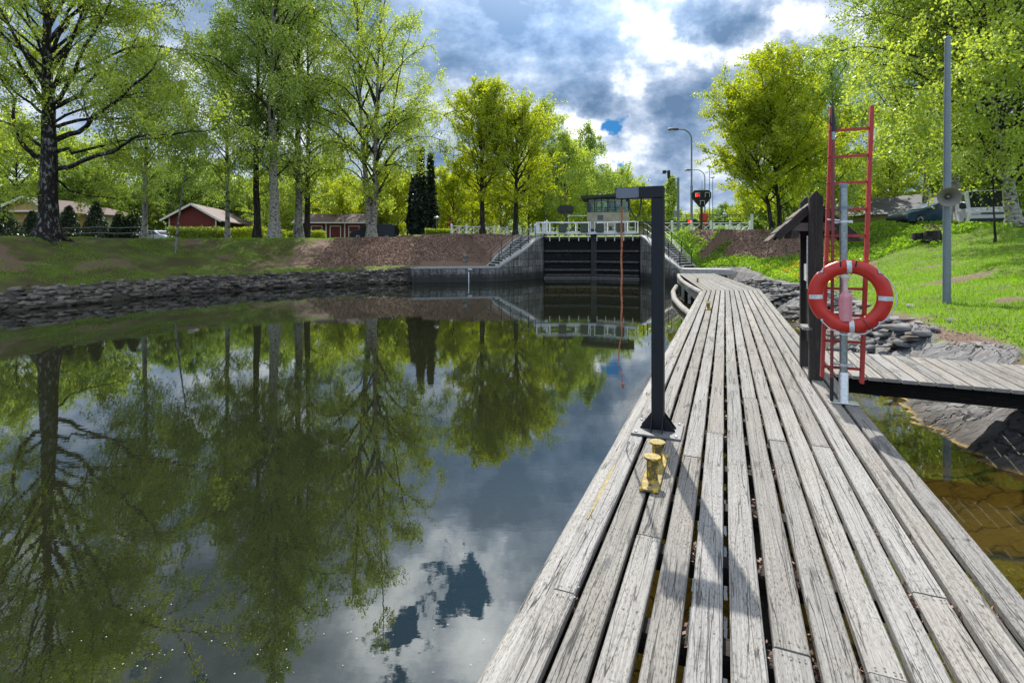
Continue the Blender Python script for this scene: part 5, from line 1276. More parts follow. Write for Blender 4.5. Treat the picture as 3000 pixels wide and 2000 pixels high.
scatter_quads('dry_leaf_litter', P, .055, M_LITTER, label='brown dead leaves covering the steep slopes beside the lock')
P, r = scatter_on(5000, 5.5, 10, 4, 12, 107, lambda x, y, z, d, i, rock: (i >= 24) & (d > 1.3) & (d < 3.4)); P[:, 2] += .01
scatter_quads('leaf_scraps', P, .018, M_LITTER, label='brown leaf scraps on the near rock edge')
# ================================================================ steel gallows post with box, cable and rope
pc_u, pc_n = 4.66, -.541
gp = thing('gallows_post', 'dark steel post with a short overhanging arm bolted to the jetty edge', 'steel post', DK(pc_u, pc_n, DECK))
b = MB(); b.box(DK(pc_u, pc_n, DECK+.010), (.41, .41, .018), FR, bev=.004); bp = b.build('base_plate', M_PLATE, gp)
for i in (-1, 1):
    for j in (-1, 1):
        b = MB(); b.lathe(DK(pc_u+i*.165, pc_n+j*.165, DECK+.018), [(.013, 0), (.013, .008), (.009, .013)], 6, smooth=False); b.build('bolt', M_GALV2, bp)
TOP = DECK+2.14
b = MB(); b.box(DK(pc_u, pc_n, (DECK+.02+TOP-.105)/2), (.105, .105, TOP-.105-DECK-.02), FR, bev=.006); b.build('post', M_BLACKSTEEL, gp)
b = MB(); b.box(DK(pc_u, pc_n-.155, TOP-.052), (.415, .105, .104), FR, bev=.005); b.build('arm', M_BLACKSTEEL, gp)
for d_, off in ((NN, 1), (NN, -1), (UU, 1), (UU, -1)):
    c = DK(pc_u, pc_n, DECK+.019)+d_*off*.053; oth = UU if d_ == NN else NN
    for sgn in ((-1, 1) if True else ()):
        q = c+oth*sgn*.047; b = MB(); b.prism([q-oth*.003, q+d_*off*.095-oth*.003, q+d_*off*.095-oth*.003+ZZ*.008, q-oth*.003+ZZ*.135], oth*.006); b.build('gusset', M_BLACKSTEEL, gp)
b = MB(); b.box(DK(pc_u-.056, pc_n-.258, TOP-.053), (.20, .012, .092), FR, bev=.002); cp = b.build('cover_plate', M_GREYBOX, gp)
for i in (-1, 1):
    for j in (-1, 1):
        b = MB(); b.lathe(DK(pc_u-.0635, pc_n-.258+i*.092, TOP-.053+j*.039), [(.004, 0), (.004, .003)], 6, axis=-UU); b.build('screw', M_BLACK, cp)
b = MB(); pts = []
for i in range(15):
    t = i/14; n_ = pc_n-.262+.118*t+.02*math.sin(t*3.14); z = TOP-.104-.16*math.sin(math.pi*t)**.62*(1-.15*(t-.5))
    pts.append(DK(pc_u-.01, n_, z))
b.tube(pts, .0065, 8); b.build('cable_loop', M_BLACK, gp)
b = MB(); b.lathe(DK(pc_u-.01, pc_n-.262, TOP-.125), [(.016, 0), (.016, .022)], 8); b.build('cable_gland', M_BLACK, gp)
rope = thing('pull_rope', 'orange pull rope hanging from the steel arm over the water', 'rope', DK(pc_u-.01, pc_n-.318, TOP-.15))
b = MB(); b.tube([DK(pc_u-.01, pc_n-.318, TOP-.103), DK(pc_u-.01, pc_n-.318, TOP-.165)], .008, 8); b.build('pull_rod', M_BLACK, rope)
b = MB(); pts = []
for i in range(60):
    t = i/59; z = TOP-.165-1.60*t; w = .0025*math.sin(t*37)*(t < .8)
    a_ = max(0, t-.72)/.28; w += -.030*math.sin(a_*math.pi*1.0)+.012*a_
    pts.append(DK(pc_u-.01, pc_n-.318+w, z))
b.tube(pts, [.0088+.0012*math.sin(i*2.1) if i < 42 else .0055 for i in range(60)], 7); b.build('strand', M_ROPE, rope)
e = pts[-1]; b = MB(); b.rings([(e+ZZ*(.016-.008*i), ZZ, [.004, .013, .017, .015, .006][i]) for i in range(5)], 9); 
for k in range(4): b.tube([e-ZZ*.012, e+NN*math.cos(k*1.7)*.016+UU*math.sin(k*1.7)*.01-ZZ*.038], .0035, 5)
b.build('knot', M_ROPE2, rope)

# ================================================================ double bollards on the deck
def bollard(u, n_, label, s=1.0):
    r = thing('double_bollard', label, 'bollard', DK(u, n_, DECK), 'yellow double bollards on the jetty')
    b = MB(); b.box(DK(u, n_, DECK+.012), (.125*s, .66*s, .016), FR, bev=.004); pl_ = b.build('base_plate', M_YELLOW, r)
    for k in (-1, 1):
        b = MB(); b.lathe(DK(u+k*.255*s, n_, DECK+.020), [(.013, 0), (.013, .007), (.008, .010)], 6, smooth=False); b.build('bolt', M_NUT, pl_)
        b = MB(); c = DK(u+k*.145*s, n_, DECK+.019)
        b.rings([(c+ZZ*h, ZZ, rr*s) for h, rr in ((0, .040), (.006, .037), (.14, .037))], 22); bb = b.build('post', M_YELLOW, r)
        b = MB(); b.rings([(c+ZZ*h, ZZ, rr*s) for h, rr in ((.138, .045), (.141, .056), (.149, .058), (.154, .057), (.1555, .050))], 26, smooth=False); b.build('cap', M_YELLOW, bb)
M_NUT = mat('rusty_nut_steel', plain((.20, .12, .08), .5, .5, var=.3, scale=60))
bollard(3.77, -.46, 'chipped yellow double bollard in front of the steel post plate')
bollard(14.5, -.40, 'small-looking yellow double bollard shortly before the jetty bends')
bo = bollard(0, 0, 'x') if False else None
p = seg2(4.6, .33, 0); u3 = p.dot(UU); n3 = p.dot(NN); bollard(u3, n3, 'yellow double bollard past the bend, closest to the lock')

# ================================================================ life-saving station on the right edge
pu = Vector((3.42, 5.29, 0)); pU, pN = pu.dot(UU), 1.13; pU = 6.18
pU = UU.x*3.42+UU.y*5.29
def LS(n, u, z): return DK(pU+u, pN+n, z)
sp = thing('steel_post', 'galvanised round post standing on the right jetty edge behind the red lifebuoy', 'post', LS(0, 0, DECK))
b = MB(); b.box(LS(.0, .0, DECK+.012), (.26, .13, .012), FR, bev=.003); b.build('foot_plate', M_GALV2, sp)
b = MB(); b.rings([(LS(0, 0, z), ZZ, r) for z, r in ((DECK+.018, .052), (DECK+.03, .044), (DECK+.32, .043), (DECK+.325, .038))], 20); b.build('socket', M_GALV2, sp)
b = MB(); b.tube([LS(0, 0, DECK+.32), LS(0, 0, DECK+2.22)], .036, 20); b.build('tube', M_GALV, sp)
b = MB(); b.rings([(LS(0, 0, DECK+2.215+h), ZZ, r) for h, r in ((0, .039), (.04, .039), (.048, .034))], 20); b.build('cap', M_POLE, sp)
for h in (2.015, 1.87, .40):
    b = MB(); b.rings([(LS(0, 0, DECK+h+z), ZZ, .041) for z in (-.013, .013)], 20); b.box(LS(.055, 0, DECK+h), (.05, .02, .026), FR); b.box(LS(-.06, .03, DECK+h), (.06, .02, .03), FR); b.build('clamp', M_POLE if h > 1.9 else M_GALV2, sp)
b = MB(); b.tube([LS(-.035, 0, DECK+1.885), LS(-.145, .0, DECK+1.895)], .010, 8); b.tube([LS(-.035, 0, DECK+.41), LS(-.10, 0, DECK+.41)], .012, 8); b.build('hook_bracket', M_GALV2, sp)
for s_ in (-1, 1):
    b = MB(); b.tube([LS(s_*.03, -.03, DECK+1.36), LS(s_*.05, -.10, DECK+1.34), LS(s_*.06, -.20, DECK+1.37), LS(s_*.068, -.235, DECK+1.47)], .0065, 8); b.build('ring_hook', M_BLACK, sp)
# ladder
ld_ = thing('rescue_ladder', 'red metal rescue ladder hanging upright behind the galvanised post', 'ladder', LS(0, .09, DECK+.2))
def LP(n, z): return LS(n+(z-DECK-.2)*.031, .10, z)
for s_, z0, z1 in ((-.178, DECK+.235, DECK+3.08), (.178, DECK+.20, DECK+3.06)):
    b = MB(); b.bar(LP(s_, z0), LP(s_, z1), .066, .034, up=NN, bev=.004); b.build('rail', M_RED, ld_)
for k in range(11):
    z = DECK+.345+k*.2765
    if z > DECK+3.0: break
    b = MB(); b.bar(LP(-.176, z), LP(.176, z), .030, .026); rg = b.build('rung', M_RED, ld_)
    b = MB(); b.lathe(LP(-.196, z)-UU*.0, [(.010, 0), (.010, .004), (.006, .006)], 8, axis=-NN); b.lathe(LP(-.178, z)-UU*.033, [(.009, 0), (.009, .004), (.005, .006)], 8, axis=-UU); b.build('bolt', M_HOOK, rg)
# boat hook
bh = thing('boat_hook', 'dark red boat hook pole with black grip standing left of the galvanised post', 'boat hook', LS(-.105, -.0, DECK+.03))
def HP(z): return LS(-.108+(z-DECK)*.006, -.01, z)
b = MB(); b.tube([HP(DECK+.02), HP(DECK+.26)], .0175, 12); b.build('grip', M_BLACK, bh)
b = MB(); b.tube([HP(DECK+.26), HP(DECK+2.72)], .0155, 12); b.build('shaft', M_HOOK, bh)
b = MB(); b.tube([HP(DECK+2.72), HP(DECK+2.80)], .017, 12); b.build('ferrule', M_GALV, bh)
b = MB(); b.tube([HP(DECK+2.80), HP(DECK+2.90)+NN*.004, HP(DECK+3.0)-NN*.004, HP(DECK+3.10)-NN*.006], [.020, .019, .012, .005], 10); b.tube([HP(DECK+2.85), HP(DECK+2.90)-NN*.03, HP(DECK+2.97)-NN*.026], [.01, .009, .004], 8); b.build('hook', M_BLACK, bh)
# lifebuoy
RC = LS(.012, -.175, EYE-110/1180*5.1); RC = LS(.02, -.165, 2.118)
ring = thing('lifebuoy', 'orange-red lifebuoy with four silver tapes hung on the galvanised post', 'lifebuoy', RC)
NR, NS_ = 72, 20; RM, rr_ = .296, .069; tilt = -UU
vs = []; fs = []
for i in range(NR):
    a = 2*math.pi*i/NR
    # recesses for the grab line at four diagonal places
    for j in range(NS_):
        t = 2*math.pi*j/NS_; r1 = rr_*(1.0 if abs(math.cos(t)) < .2 else 1.0)
        dx = math.cos(t)*r1*1.0; dy = math.sin(t)*r1*.80
        dent = 0
        for q in range(4):
            dd = abs((a-(math.pi/4+q*math.pi/2)+math.pi) % (2*math.pi)-math.pi)
            if dd < .06 and math.cos(t) > .3: dent = .022*(1-(dd/.06)**2)
        dx -= dent
        rad = RM+dx; vs.append(RC+NN*math.cos(a)*rad+ZZ*math.sin(a)*rad+tilt*dy)
for i in range(NR):
    for j in range(NS_):
        fs.append((i*NS_+j, i*NS_+(j+1) % NS_, ((i+1) % NR)*NS_+(j+1) % NS_, ((i+1) % NR)*NS_+j))
b = MB(); b.add(vs, [tuple(reversed(f)) for f in fs], None, True); b.build('float', M_RING, ring)
for q in range(4):
    a0 = q*math.pi/2+(.03 if q == 1 else -.03 if q in (0,) else .04); m_ = MB(); vs = []; fs = []; K = 12
    for i in range(3):
        for j in range(K):
            t = 1.57+(j/(K-1)-.5)*2.05; rd = rr_+.0018; rad = RM+math.cos(t)*rd; a = a0+(i-1)*.0215/rad; vs.append(RC+NN*math.cos(a)*rad+ZZ*math.sin(a)*rad+tilt*(math.sin(t)*rd*.80+.001))
    for i in range(2):
        for j in range(K-1): fs.append((i*K+j, (i+1)*K+j, (i+1)*K+j+1, i*K+j+1))
    m_.add(vs, fs, None, True); tp = m_.build('reflective_tape', M_TAPE, ring)
    m_ = MB()
    for (ia, ib, jt, wd) in ((-.052, -.020, .95, .0022), (.030, .052, 2.1, .0022), (-.05, -.044, 1.15, .006), (.01, .02, 1.35, .006), (-.03, -.02, 1.5, .003)):
        def tpnt(a, t): rd = rr_+.0034; rad = RM+math.cos(t)*rd; return RC+NN*math.cos(a)*rad+ZZ*math.sin(a)*rad+tilt*(math.sin(t)*rd*.80+.001)
        w2 = wd/rr_*2
        m_.add([tpnt(a0+ia, jt), tpnt(a0+ib, jt), tpnt(a0+ib, jt+w2), tpnt(a0+ia, jt+w2)], [(0, 1, 2, 3)])
    m_.build('print', M_INK, tp)
# grab line looping below the ring
b = MB(); pts = []
def RP(a, rad, out=0): return RC+NN*math.cos(a)*rad+ZZ*math.sin(a)*rad+tilt*(.03+out)
A_ = [math.pi*5/4, math.pi*7/4]
s0 = RP(A_[0], .352); s1 = RP(A_[1], .352)
for i in range(25):
    t = i/24; p = s0.lerp(s1, t); p.z -= .135*math.sin(math.pi*t)**.75; pts.append(p+tilt*.03*math.sin(math.pi*t)+ZZ*.006*math.sin(t*31))
b.tube(pts, .0055, 7); pts = [RP(A_[1], .352)]
for i in range(1, 14):
    t = i/13; a = A_[1]+t*(math.pi*.5-.12); pts.append(RP(a, .352+.032*math.sin(math.pi*t)))
b.tube(pts, .0055, 7); b.tube([RP(math.pi*3/4-.09, .36), RP(math.pi*3/4, .340), RP(math.pi*3/4+.09, .364)], .0055, 7)
b.tube([RP(math.pi/4-.09, .36), RP(math.pi/4, .338), RP(math.pi/4+.09, .362)], .0055, 7)
b.build('grab_line', M_WHITEROPE, ring)
for k, a in enumerate((math.pi*3/4, math.pi/4, math.pi*5/4, math.pi*7/4)):
    b = MB(); b.rings([(RP(a, .345)-UU*.0+tilt*(.012*j), tilt, .011) for j in range(2)], 10); b.build('line_eye', M_WHITEROPE, ring)
b = MB(); b.tube([RP(5.15, .245, .03), RP(5.2, .30, .052), RP(5.25, .36, .03), RP(5.27, .385, -.02)], .006, 6); b.build('cord', M_HOOK, ring)
# throwing float
M_PINKPALE = mat('bleached_pink_plastic', plain((.70, .50, .48), .5, var=.06))
tf = thing('throwing_float', 'faded pink plastic bottle float hanging inside the lifebuoy', 'float', LS(-.012, -.10, 1.95))
def TF(h): return LS(-.016, -.175, 1.868+h)
b = MB(); b.rings([(TF(h), ZZ, r) for h, r in ((0, .050), (.008, .058), (.235, .060), (.255, .057), (.300, .022))], 8, smooth=False); b.build('body', M_PINK, tf)
b = MB(); b.rings([(TF(.298+i*.0155), ZZ, .021+.003*(i % 2)) for i in range(8)], 14); b.build('neck', M_PINKPALE, tf)
b = MB(); b.rings([(TF(h), ZZ, r) for h, r in ((.405, .022), (.425, .032), (.452, .048), (.462, .046))], 14); b.build('collar', M_FADED, tf)

# ================================================================ roofed notice stand behind the ladder
ns = thing('notice_stand', 'dark wooden notice stand with a small gabled plank roof beside the ladder', 'notice stand', DK(6.9, 1.02, DECK))
nU0, nU1, nN = 7.15, 8.05, 1.02
nU0 = UU.x*3.68+UU.y*6.23+.02; nU1 = nU0+.80
b = MB(); q = DK(nU0, nN, DECK+.0); W_ = .072
for (uu_, nm_, wd, zt) in ((nU0, 'post', .145, DECK+2.21), (nU1, 'post', .145, DECK+2.21)):
    b = MB(); c = DK(uu_-.05, nN, 0)
    b.prism([c-NN*wd/2+ZZ*(DECK-.3), c+NN*wd/2+ZZ*(DECK-.3), c+NN*wd/2+ZZ*zt, c+ZZ*(zt+.085), c-NN*wd/2+ZZ*zt], UU*.10); b.build(nm_, M_DARKWOOD, ns)
b = MB(); b.box(DK((nU0+nU1)/2, nN-.0, DECK+1.05), (.03, nU1-nU0-.1, 1.35), FR); b.build('panel', M_DARKWOOD, ns)
b = MB(); b.box(DK((nU0+nU1)/2, nN-.03, DECK+1.28), (.018, nU1-nU0-.2, .22), FR); b.build('notice_board', M_FADED, ns)
RT = DECK+2.16; sl = math.atan2(.50, .50)
for s_ in (-1, 1):
    rf = MB(); ax1 = (NN*s_*math.cos(sl)-ZZ*math.sin(sl)); up_ = (NN*s_*math.sin(sl)+ZZ*math.cos(sl))
    c0 = DK((nU0+nU1)/2+.02, nN, RT)
    for k in range(5):
        cc = c0+ax1*(.075+k*.135)+up_*(.020+.012*(k % 2)); rf.box(cc+UU*.13, (.150, nU1-nU0+.20-.02*(k % 2), .022), (ax1, UU, up_), bev=.003, uvlong=1)
    rf.build('roof', M_ROOFWOOD, ns)
for uu_ in (nU0+.09, nU1+.04):
    for s_ in (-1, 1):
        ax1 = (NN*s_*math.cos(sl)-ZZ*math.sin(sl)); up_ = (NN*s_*math.sin(sl)+ZZ*math.cos(sl)); b = MB(); b.bar(DK(uu_-.03, nN+s_*.06, RT-.075), DK(uu_-.03, nN+s_*.06, RT-.075)+ax1*.50, .04, .09, up=up_); b.build('rafter', M_DARKWOOD, ns)
    b = MB(); b.box(DK(uu_-.01, nN, DECK+1.86), (.50, .045, .10), FR); b.build('tie_beam', M_ROOFWOOD, ns)
for s_ in (-1, 1):
    b = MB(); b.box(DK((nU0+nU1)/2, nN+s_*.22, DECK+1.77), (.07, nU1-nU0+.1, .09), FR); b.build('purlin', M_DARKWOOD, ns)
b = MB(); b.box(DK(nU0+.10, nN-.09, DECK+.62), (.10, .30, .035), FR); b.build('shelf_bracket', M_DECK, ns)
b = MB(); b.tube([DK(nU0+.02, nN-.083, DECK+1.1), DK(nU0+.02, nN-.083, DECK+1.75)], .012, 8); b.build('conduit', M_GALV2, ns)

# ================================================================ loudspeaker pole on the right slope
lx, ly = 11.0, 13.0; lz = gz(lx, ly); lp = thing('loudspeaker_pole', 'tall blue-grey steel pole with a horn loudspeaker on the right grass slope', 'pole', (lx, ly, lz))
b = MB(); b.tube([(lx, ly, lz-.3), (lx+.01, ly, lz+3.2), (lx+.025, ly, lz+6.7)], [.088, .080, .062], 16); b.build('pole', M_POLE, lp)
b = MB(); b.rings([(Vector((lx+.025, ly, lz+6.7+h)), ZZ, r) for h, r in ((0, .07), (.03, .065), (.05, .02))], 12); b.build('cap', M_POLE, lp)
M_HORN = mat('beige_horn_paint', plain((.20, .19, .165), .5, var=.05))
hz = EYE+(570-453)/1180*12.85; hd = Vector((-.52, -.84, -.12)).normalized(); hc = Vector((lx-.12, ly-.18, hz))
b = MB(); b.rings([(hc+hd*h, hd, r) for h, r in ((-.20, .05), (-.14, .07), (-.10, .06), (0, .09), (.10, .16), (.17, .235), (.175, .238), (.165, .225), (.09, .15), (0, .075), (-.04, .05))], 28, caps=False); hr_ = b.build('horn', M_HORN, lp)
b = MB(); b.rings([(hc+hd*h, hd, r) for h, r in ((-.05, .05), (.02, .046), (.055, .036), (.07, .012))], 14); b.build('driver', M_HORN, hr_)
b = MB(); b.bar(hc-hd*.17, Vector((lx, ly, hz+.02)), .05, .05); b.rings([(Vector((lx+.01, ly, hz+.05+z)), ZZ, .094) for z in (-.025, .025)], 16); b.build('bracket', M_GALV, lp)

# ================================================================ control cabin beyond the gates
def frame_axes(deg): a = R(deg); return (Vector((math.cos(a), math.sin(a), 0)), Vector((-math.sin(a), math.cos(a), 0)), ZZ)
cY = 60; A_c = frame_axes(-13); cx0 = XZ(1398, cY); gcz = 3.7
cab = thing('control_cabin', 'two-storey concrete lock control cabin with glazed upper room and flat dark roof', 'control cabin', (cx0, cY, gcz))
cc = Vector((cx0, cY, 0)); zt = EYE+(570-490)/1180*cY
b = MB(); b.box(cc+ZZ*(gcz+zt)/2, (4.7, 3.6, zt-gcz), A_c); wl = b.build('wall', M_CONC, cab)
b = MB(); b.box(cc-A_c[0]*.85-A_c[1]*1.79+ZZ*(zt-.62), (.65, .06, .55), A_c); b.build('window', M_DARKGLASS, cab)
b = MB(); b.box(cc+A_c[0]*2.34-A_c[1]*.6+ZZ*(zt-.75), (.05, .35, .7), A_c); b.build('window', M_DARKGLASS, cab)
zr = EYE+(570-461)/1180*cY
def glazed(c, w, d, z0, z1, ax, parent, nx_, ny_):
    for fx, fy, ln, nn_, dirx, diry in ((0, -d/2, w, nx_, ax[0], ax[1]), (w/2, 0, d, ny_, ax[1], ax[0]), (0, d/2, w, nx_, ax[0], ax[1]), (-w/2, 0, d, ny_, ax[1], ax[0])):
        m0 = c+ax[0]*fx+ax[1]*fy
        for i in range(nn_+1):
            b = MB(); b.box(m0+dirx*(-ln/2+ln*i/nn_)+ZZ*(z0+z1)/2, (.09, .09, z1-z0), ax); b.build('mullion', M_ROOFBLACK, parent)
        b = MB(); b.box(m0+ZZ*(z0+(z1-z0)*.34), (ln if dirx == ax[0] else .05, ln if dirx == ax[1] else .05, .05), ax); b.box(m0+ZZ*(z0+.04), (ln if dirx == ax[0] else .08, ln if dirx == ax[1] else .08, .08), ax); b.build('transom', M_ROOFBLACK, parent)
        b = MB(); b.box(m0+ZZ*(z0+z1)/2, (ln-.02 if dirx == ax[0] else .012, ln-.02 if dirx == ax[1] else .012, z1-z0), ax); b.build('pane', M_GLASS, parent)
glazed(cc, 4.5, 3.4, zt, zr, A_c, cab, 6, 4)
b = MB(); b.prism([cc-A_c[0]*3.0-A_c[1]*2.6+ZZ*(zr+.02), cc+A_c[0]*2.9-A_c[1]*2.6+ZZ*(zr+.32), cc+A_c[0]*2.9-A_c[1]*2.6+ZZ*(zr+.60), cc-A_c[0]*3.0-A_c[1]*2.6+ZZ*(zr+.36)], A_c[1]*4.9); rf = b.build('roof', M_ROOFBLACK, cab)
b = MB(); b.lathe(cc-A_c[0]*1.0+ZZ*(zr+.45), [(.25, 0), (.25, .22), (.2, .3)], 12); b.build('vent', M_GALV2, rf)
b = MB(); b.bar(cc-A_c[0]*2.35-A_c[1]*1.2+ZZ*(zt-.35), cc-A_c[0]*4.6-A_c[1]*1.2+ZZ*(zt-.35), .7, .10); b.tube([cc-A_c[0]*4.5-A_c[1]*1.5+ZZ*(gcz), cc-A_c[0]*4.5-A_c[1]*1.5+ZZ*(zt-.35)], .05, 8); b.build('canopy', M_GALV2, cab)

# ================================================================ signals, lamps, poles
def octo(c, w, h, ch, th, ax):
    b = MB(); x_, y_ = w/2, h/2; pp = [(-x_+ch, -y_), (x_-ch, -y_), (x_, -y_+ch), (x_, y_-ch), (x_-ch, y_), (-x_+ch, y_), (-x_, y_-ch), (-x_, -y_+ch)]
    b.prism([c+ax[0]*a+ZZ*d for a, d in pp], ax[1]*th); return b
A0 = frame_axes(0)
sgY = 55; sgx = XZ(1299, sgY); sg = thing('signal_board', 'black octagonal signal board on a post left of the control cabin', 'signal', (sgx, sgY, 3.7))
c = Vector((sgx, sgY, EYE+(570-482)/1180*sgY)); octo(c, 1.75, .95, .28, .12, A0).build('board', M_BLACK, sg)
for k in (-.35, .35):
    b = MB(); b.box(c+Vector((k, -.08, 0)), (.34, .14, .34)); b.build('lamp_housing', M_CARBLACK, sg)
b = MB(); b.tube([(sgx, sgY+.05, 3.6), (sgx, sgY+.05, c.z-.4)], .10, 8); b.build('post', M_GREENBOX, sg)
tsY = 45; tx = XZ(1611.5, tsY); tz = 3.95; ts = thing('traffic_signal', 'black tapering signal with three square-hooded lenses, upper left lit red', 'signal', (tx, tsY, tz))
K_ = tsY/1180
def tsp(px, py): return Vector((XZ(px, tsY), tsY, EYE+(570-py)*K_))
b = MB(); b.prism([tsp(1595, 437.5), tsp(1628, 437), tsp(1634, 443), tsp(1633.5, 455), tsp(1617, 476), tsp(1607, 476), tsp(1589.5, 455), tsp(1589.5, 443)][::-1], Vector((0, .14, 0))); b.build('board', M_BLACK, ts)
for px, py, lit_ in ((1600.5, 449, 1), (1623, 448.5, 0), (1611.5, 467, 0)):
    c = tsp(px, py); b = MB()
    for dx, dz, w, h in ((-.19, 0, .025, .36), (.19, 0, .025, .36), (0, .185, .40, .025), (0, -.185, .12, .015)): b.box(c+Vector((dx, -.09, dz)), (w, .17, h))
    hd_ = b.build('lamp_hood', M_BLACKSTEEL, ts)
    b = MB()
    for dx, dz, w, h in ((-.19, 0, .02, .38), (.19, 0, .02, .38), (0, .195, .40, .02)): b.box(c+Vector((dx, -.178, dz)), (w+.008, .008, h+.008))
    b.build('hood_edge', M_WHITE, hd_)
    b = MB(); b.lathe(c+Vector((0, -.005, 0)), [(.15, 0), (.15, .03), (.10, .05), (.0, .055)], 18, axis=(0, -1, 0), caps=False); b.build('lens', M_REDLAMP if lit_ else M_DARKGLASS, ts)
b = MB(); b.tube([(tx+.02, tsY+.08, tz-.2), (tx+.02, tsY+.08, EYE+(570-474)*K_)], .105, 10); b.build('post', M_BLACK, ts)
b = MB(); b.box(tsp(1611, 436)+Vector((0, .07, .03)), (.5, .12, .05)); b.build('cap', M_GALV2, ts)
def lamp(px, Y, top, headpx, label, base=None, r=.085):
    x = XZ(px, Y); z0 = gz(x, Y) if base is None else base; zt_ = EYE+(570-top)/1180*Y; hx = XZ(headpx, Y)
    t = thing('street_lamp', label, 'street lamp', (x, Y, z0), 'street lamps round the lock')
    b = MB(); rad = min(1.1, abs(hx-x)*.5); s_ = 1 if hx > x else -1
    pts = [Vector((x, Y, z0-.1)), Vector((x, Y, z0+(zt_-z0)*.45))]; rs_ = [r, r]
    pts += [Vector((x, Y, z0+(zt_-z0)*.46)), Vector((x, Y, zt_-rad))]; rs_ += [r*.7, r*.62]
    for i in range(1, 8): a = i/7*math.pi/2; pts.append(Vector((x+s_*rad*(1-math.cos(a)), Y, zt_-rad+rad*math.sin(a)))); rs_.append(r*.55)
    pts.append(Vector((hx-s_*.75, Y, zt_))); rs_.append(r*.5); b.tube(pts, rs_, 8); b.build('pole', M_POLE, t)
    h = Vector((hx-s_*.25, Y, zt_)); b = MB(); b.rings([(h+Vector((s_*d, 0, dz)), Vector((1, 0, 0)), q) for d, q, dz in ((-.55, .06, 0), (-.45, .11, 0), (0, .14, .0), (.35, .12, -.02), (.5, .05, -.03))], 10); hd_ = b.build('lamp_head', M_HEADGREY, t)
    b = MB(); b.rings([(h+Vector((s_*.12, 0, -.10-.02*i)), ZZ, [.20, .17, .08][i]) for i in range(3)], 10, sx=1.0); b.build('lens', M_LENS, hd_)
M_HEADGREY = mat('dark_grey_lamp_head', plain((.09, .085, .09), .5))
lamp(1588.5, 48, 297.5, 1540, 'tall grey street lamp with curved arm standing behind the right white fence', 4.0, .115)
lamp(1619, 72.5, 391, 1576, 'shorter-looking street lamp right behind the traffic signal', 4.1, .11)
def thin_pole(px, Y, top, label, base=4.0, r=.06, cap='lamp'):
    x = XZ(px, Y); zt_ = EYE+(570-top)/1180*Y; t = thing('lamp_pole' if cap == 'lamp' else 'flag_pole', label, 'pole', (x, Y, base))
    b = MB(); b.tube([(x, Y, base-.1), (x, Y, zt_)], [r, r*.7], 8); b.build('pole', M_POLE, t)
    if cap == 'lamp': b = MB(); b.rings([(Vector((x, Y, zt_+h)), ZZ, q) for h, q in ((-.05, .08), (0, .30), (.14, .34), (.22, .10))], 12); b.build('lamp_head', M_GALV2, t)
    else: b = MB(); b.rings([(Vector((x, Y, zt_+h)), ZZ, q) for h, q in ((0, .05), (.06, .09), (.14, .03))], 10); b.build('finial', M_GALV2, t)
thin_pole(1629.5, 76, 384, 'thin pole with a flat lamp disc, first right of the curved lamps', 4.1, .07)
thin_pole(1637, 84, 409, 'thin pole with a flat lamp disc, farthest right above the fence', 4.1, .07)
thin_pole(1612.5, 80, 418, 'bare thin flag pole just left of the curved lamp behind the signal', 4.1, .05, 'knob')
thin_pole(1336, 84, 408, 'thin lamp pole rising left of the control cabin', 4.0, .07)
thin_pole(1374, 105, 424, 'faraway thin lamp pole above the control cabin roof', 4.2, .07)
thin_pole(1003, 56, 502, 'short white lamp pole beside the dark spruces', None or gz(XZ(1003, 56), 56), .05)
cmY = 46; cmx = XZ(1557.5, cmY); cm = thing('camera_pole', 'grey pole carrying two black cameras on a short side arm', 'camera pole', (cmx, cmY, 4.0))
zt_ = EYE+(570-409)/1180*cmY; b = MB(); b.tube([(cmx, cmY, 3.9), (cmx, cmY, zt_)], [.125, .11], 12); b.build('pole', M_POLE, cm)
b = MB(); b.tube([(cmx, cmY, zt_-.02), (cmx-.75, cmY, zt_-.02), (cmx-.85, cmY, zt_+.05)], .035, 8); b.build('arm', M_GALV2, cm)
b = MB(); b.lathe((cmx-.84, cmY, zt_-.1), [(.03, 0), (.12, .12), (.12, .3), (.14, .42), (.14, .75)], 12); b.build('camera', M_BLACK, cm)
b = MB(); b.box((cmx-1.25, cmY-.1, zt_+.50), (.26, .34, .28)); b.bar((cmx-1.2, cmY, zt_+.52), (cmx-.85, cmY, zt_+.58), .05, .05); b.build('camera', M_BLACK, cm)
b = MB(); b.box((cmx-.30, cmY, EYE+(570-492)/1180*cmY), (.26, .2, .62)); b.build('cabinet', M_GALV, cm)
lbx = XZ(1614, 68); lbz = EYE+(570-513)/1180*68
t = thing('lifebuoy_box', 'red lifebuoy housing on a post behind the traffic signal post', 'lifebuoy box', (lbx, 68, 4.1))
b = MB(); b.tube([(lbx, 68, 4.0), (lbx, 68, lbz)], .06, 8); b.build('post', M_WHITE, t)
b = MB(); b.rings([(Vector((lbx, 67.9, lbz+.75)), Vector((0, -1, 0)), .55), (Vector((lbx, 67.7, lbz+.75)), Vector((0, -1, 0)), .62), (Vector((lbx, 67.62, lbz+.75)), Vector((0, -1, 0)), .45)], 16); b.box((lbx+.2, 67.9, lbz+.55), (.75, .3, 1.5)); b.build('housing', M_RING, t)
s2x = XZ(1589, 66); t = thing('low_signal', 'low black signal with a small lit red lens behind the tall street lamp', 'signal', (s2x, 66, 4.1))
c = Vector((s2x, 66, EYE+(570-509)/1180*66)); octo(c, 1.5, .62, .2, .12, A0).build('board', M_BLACK, t)
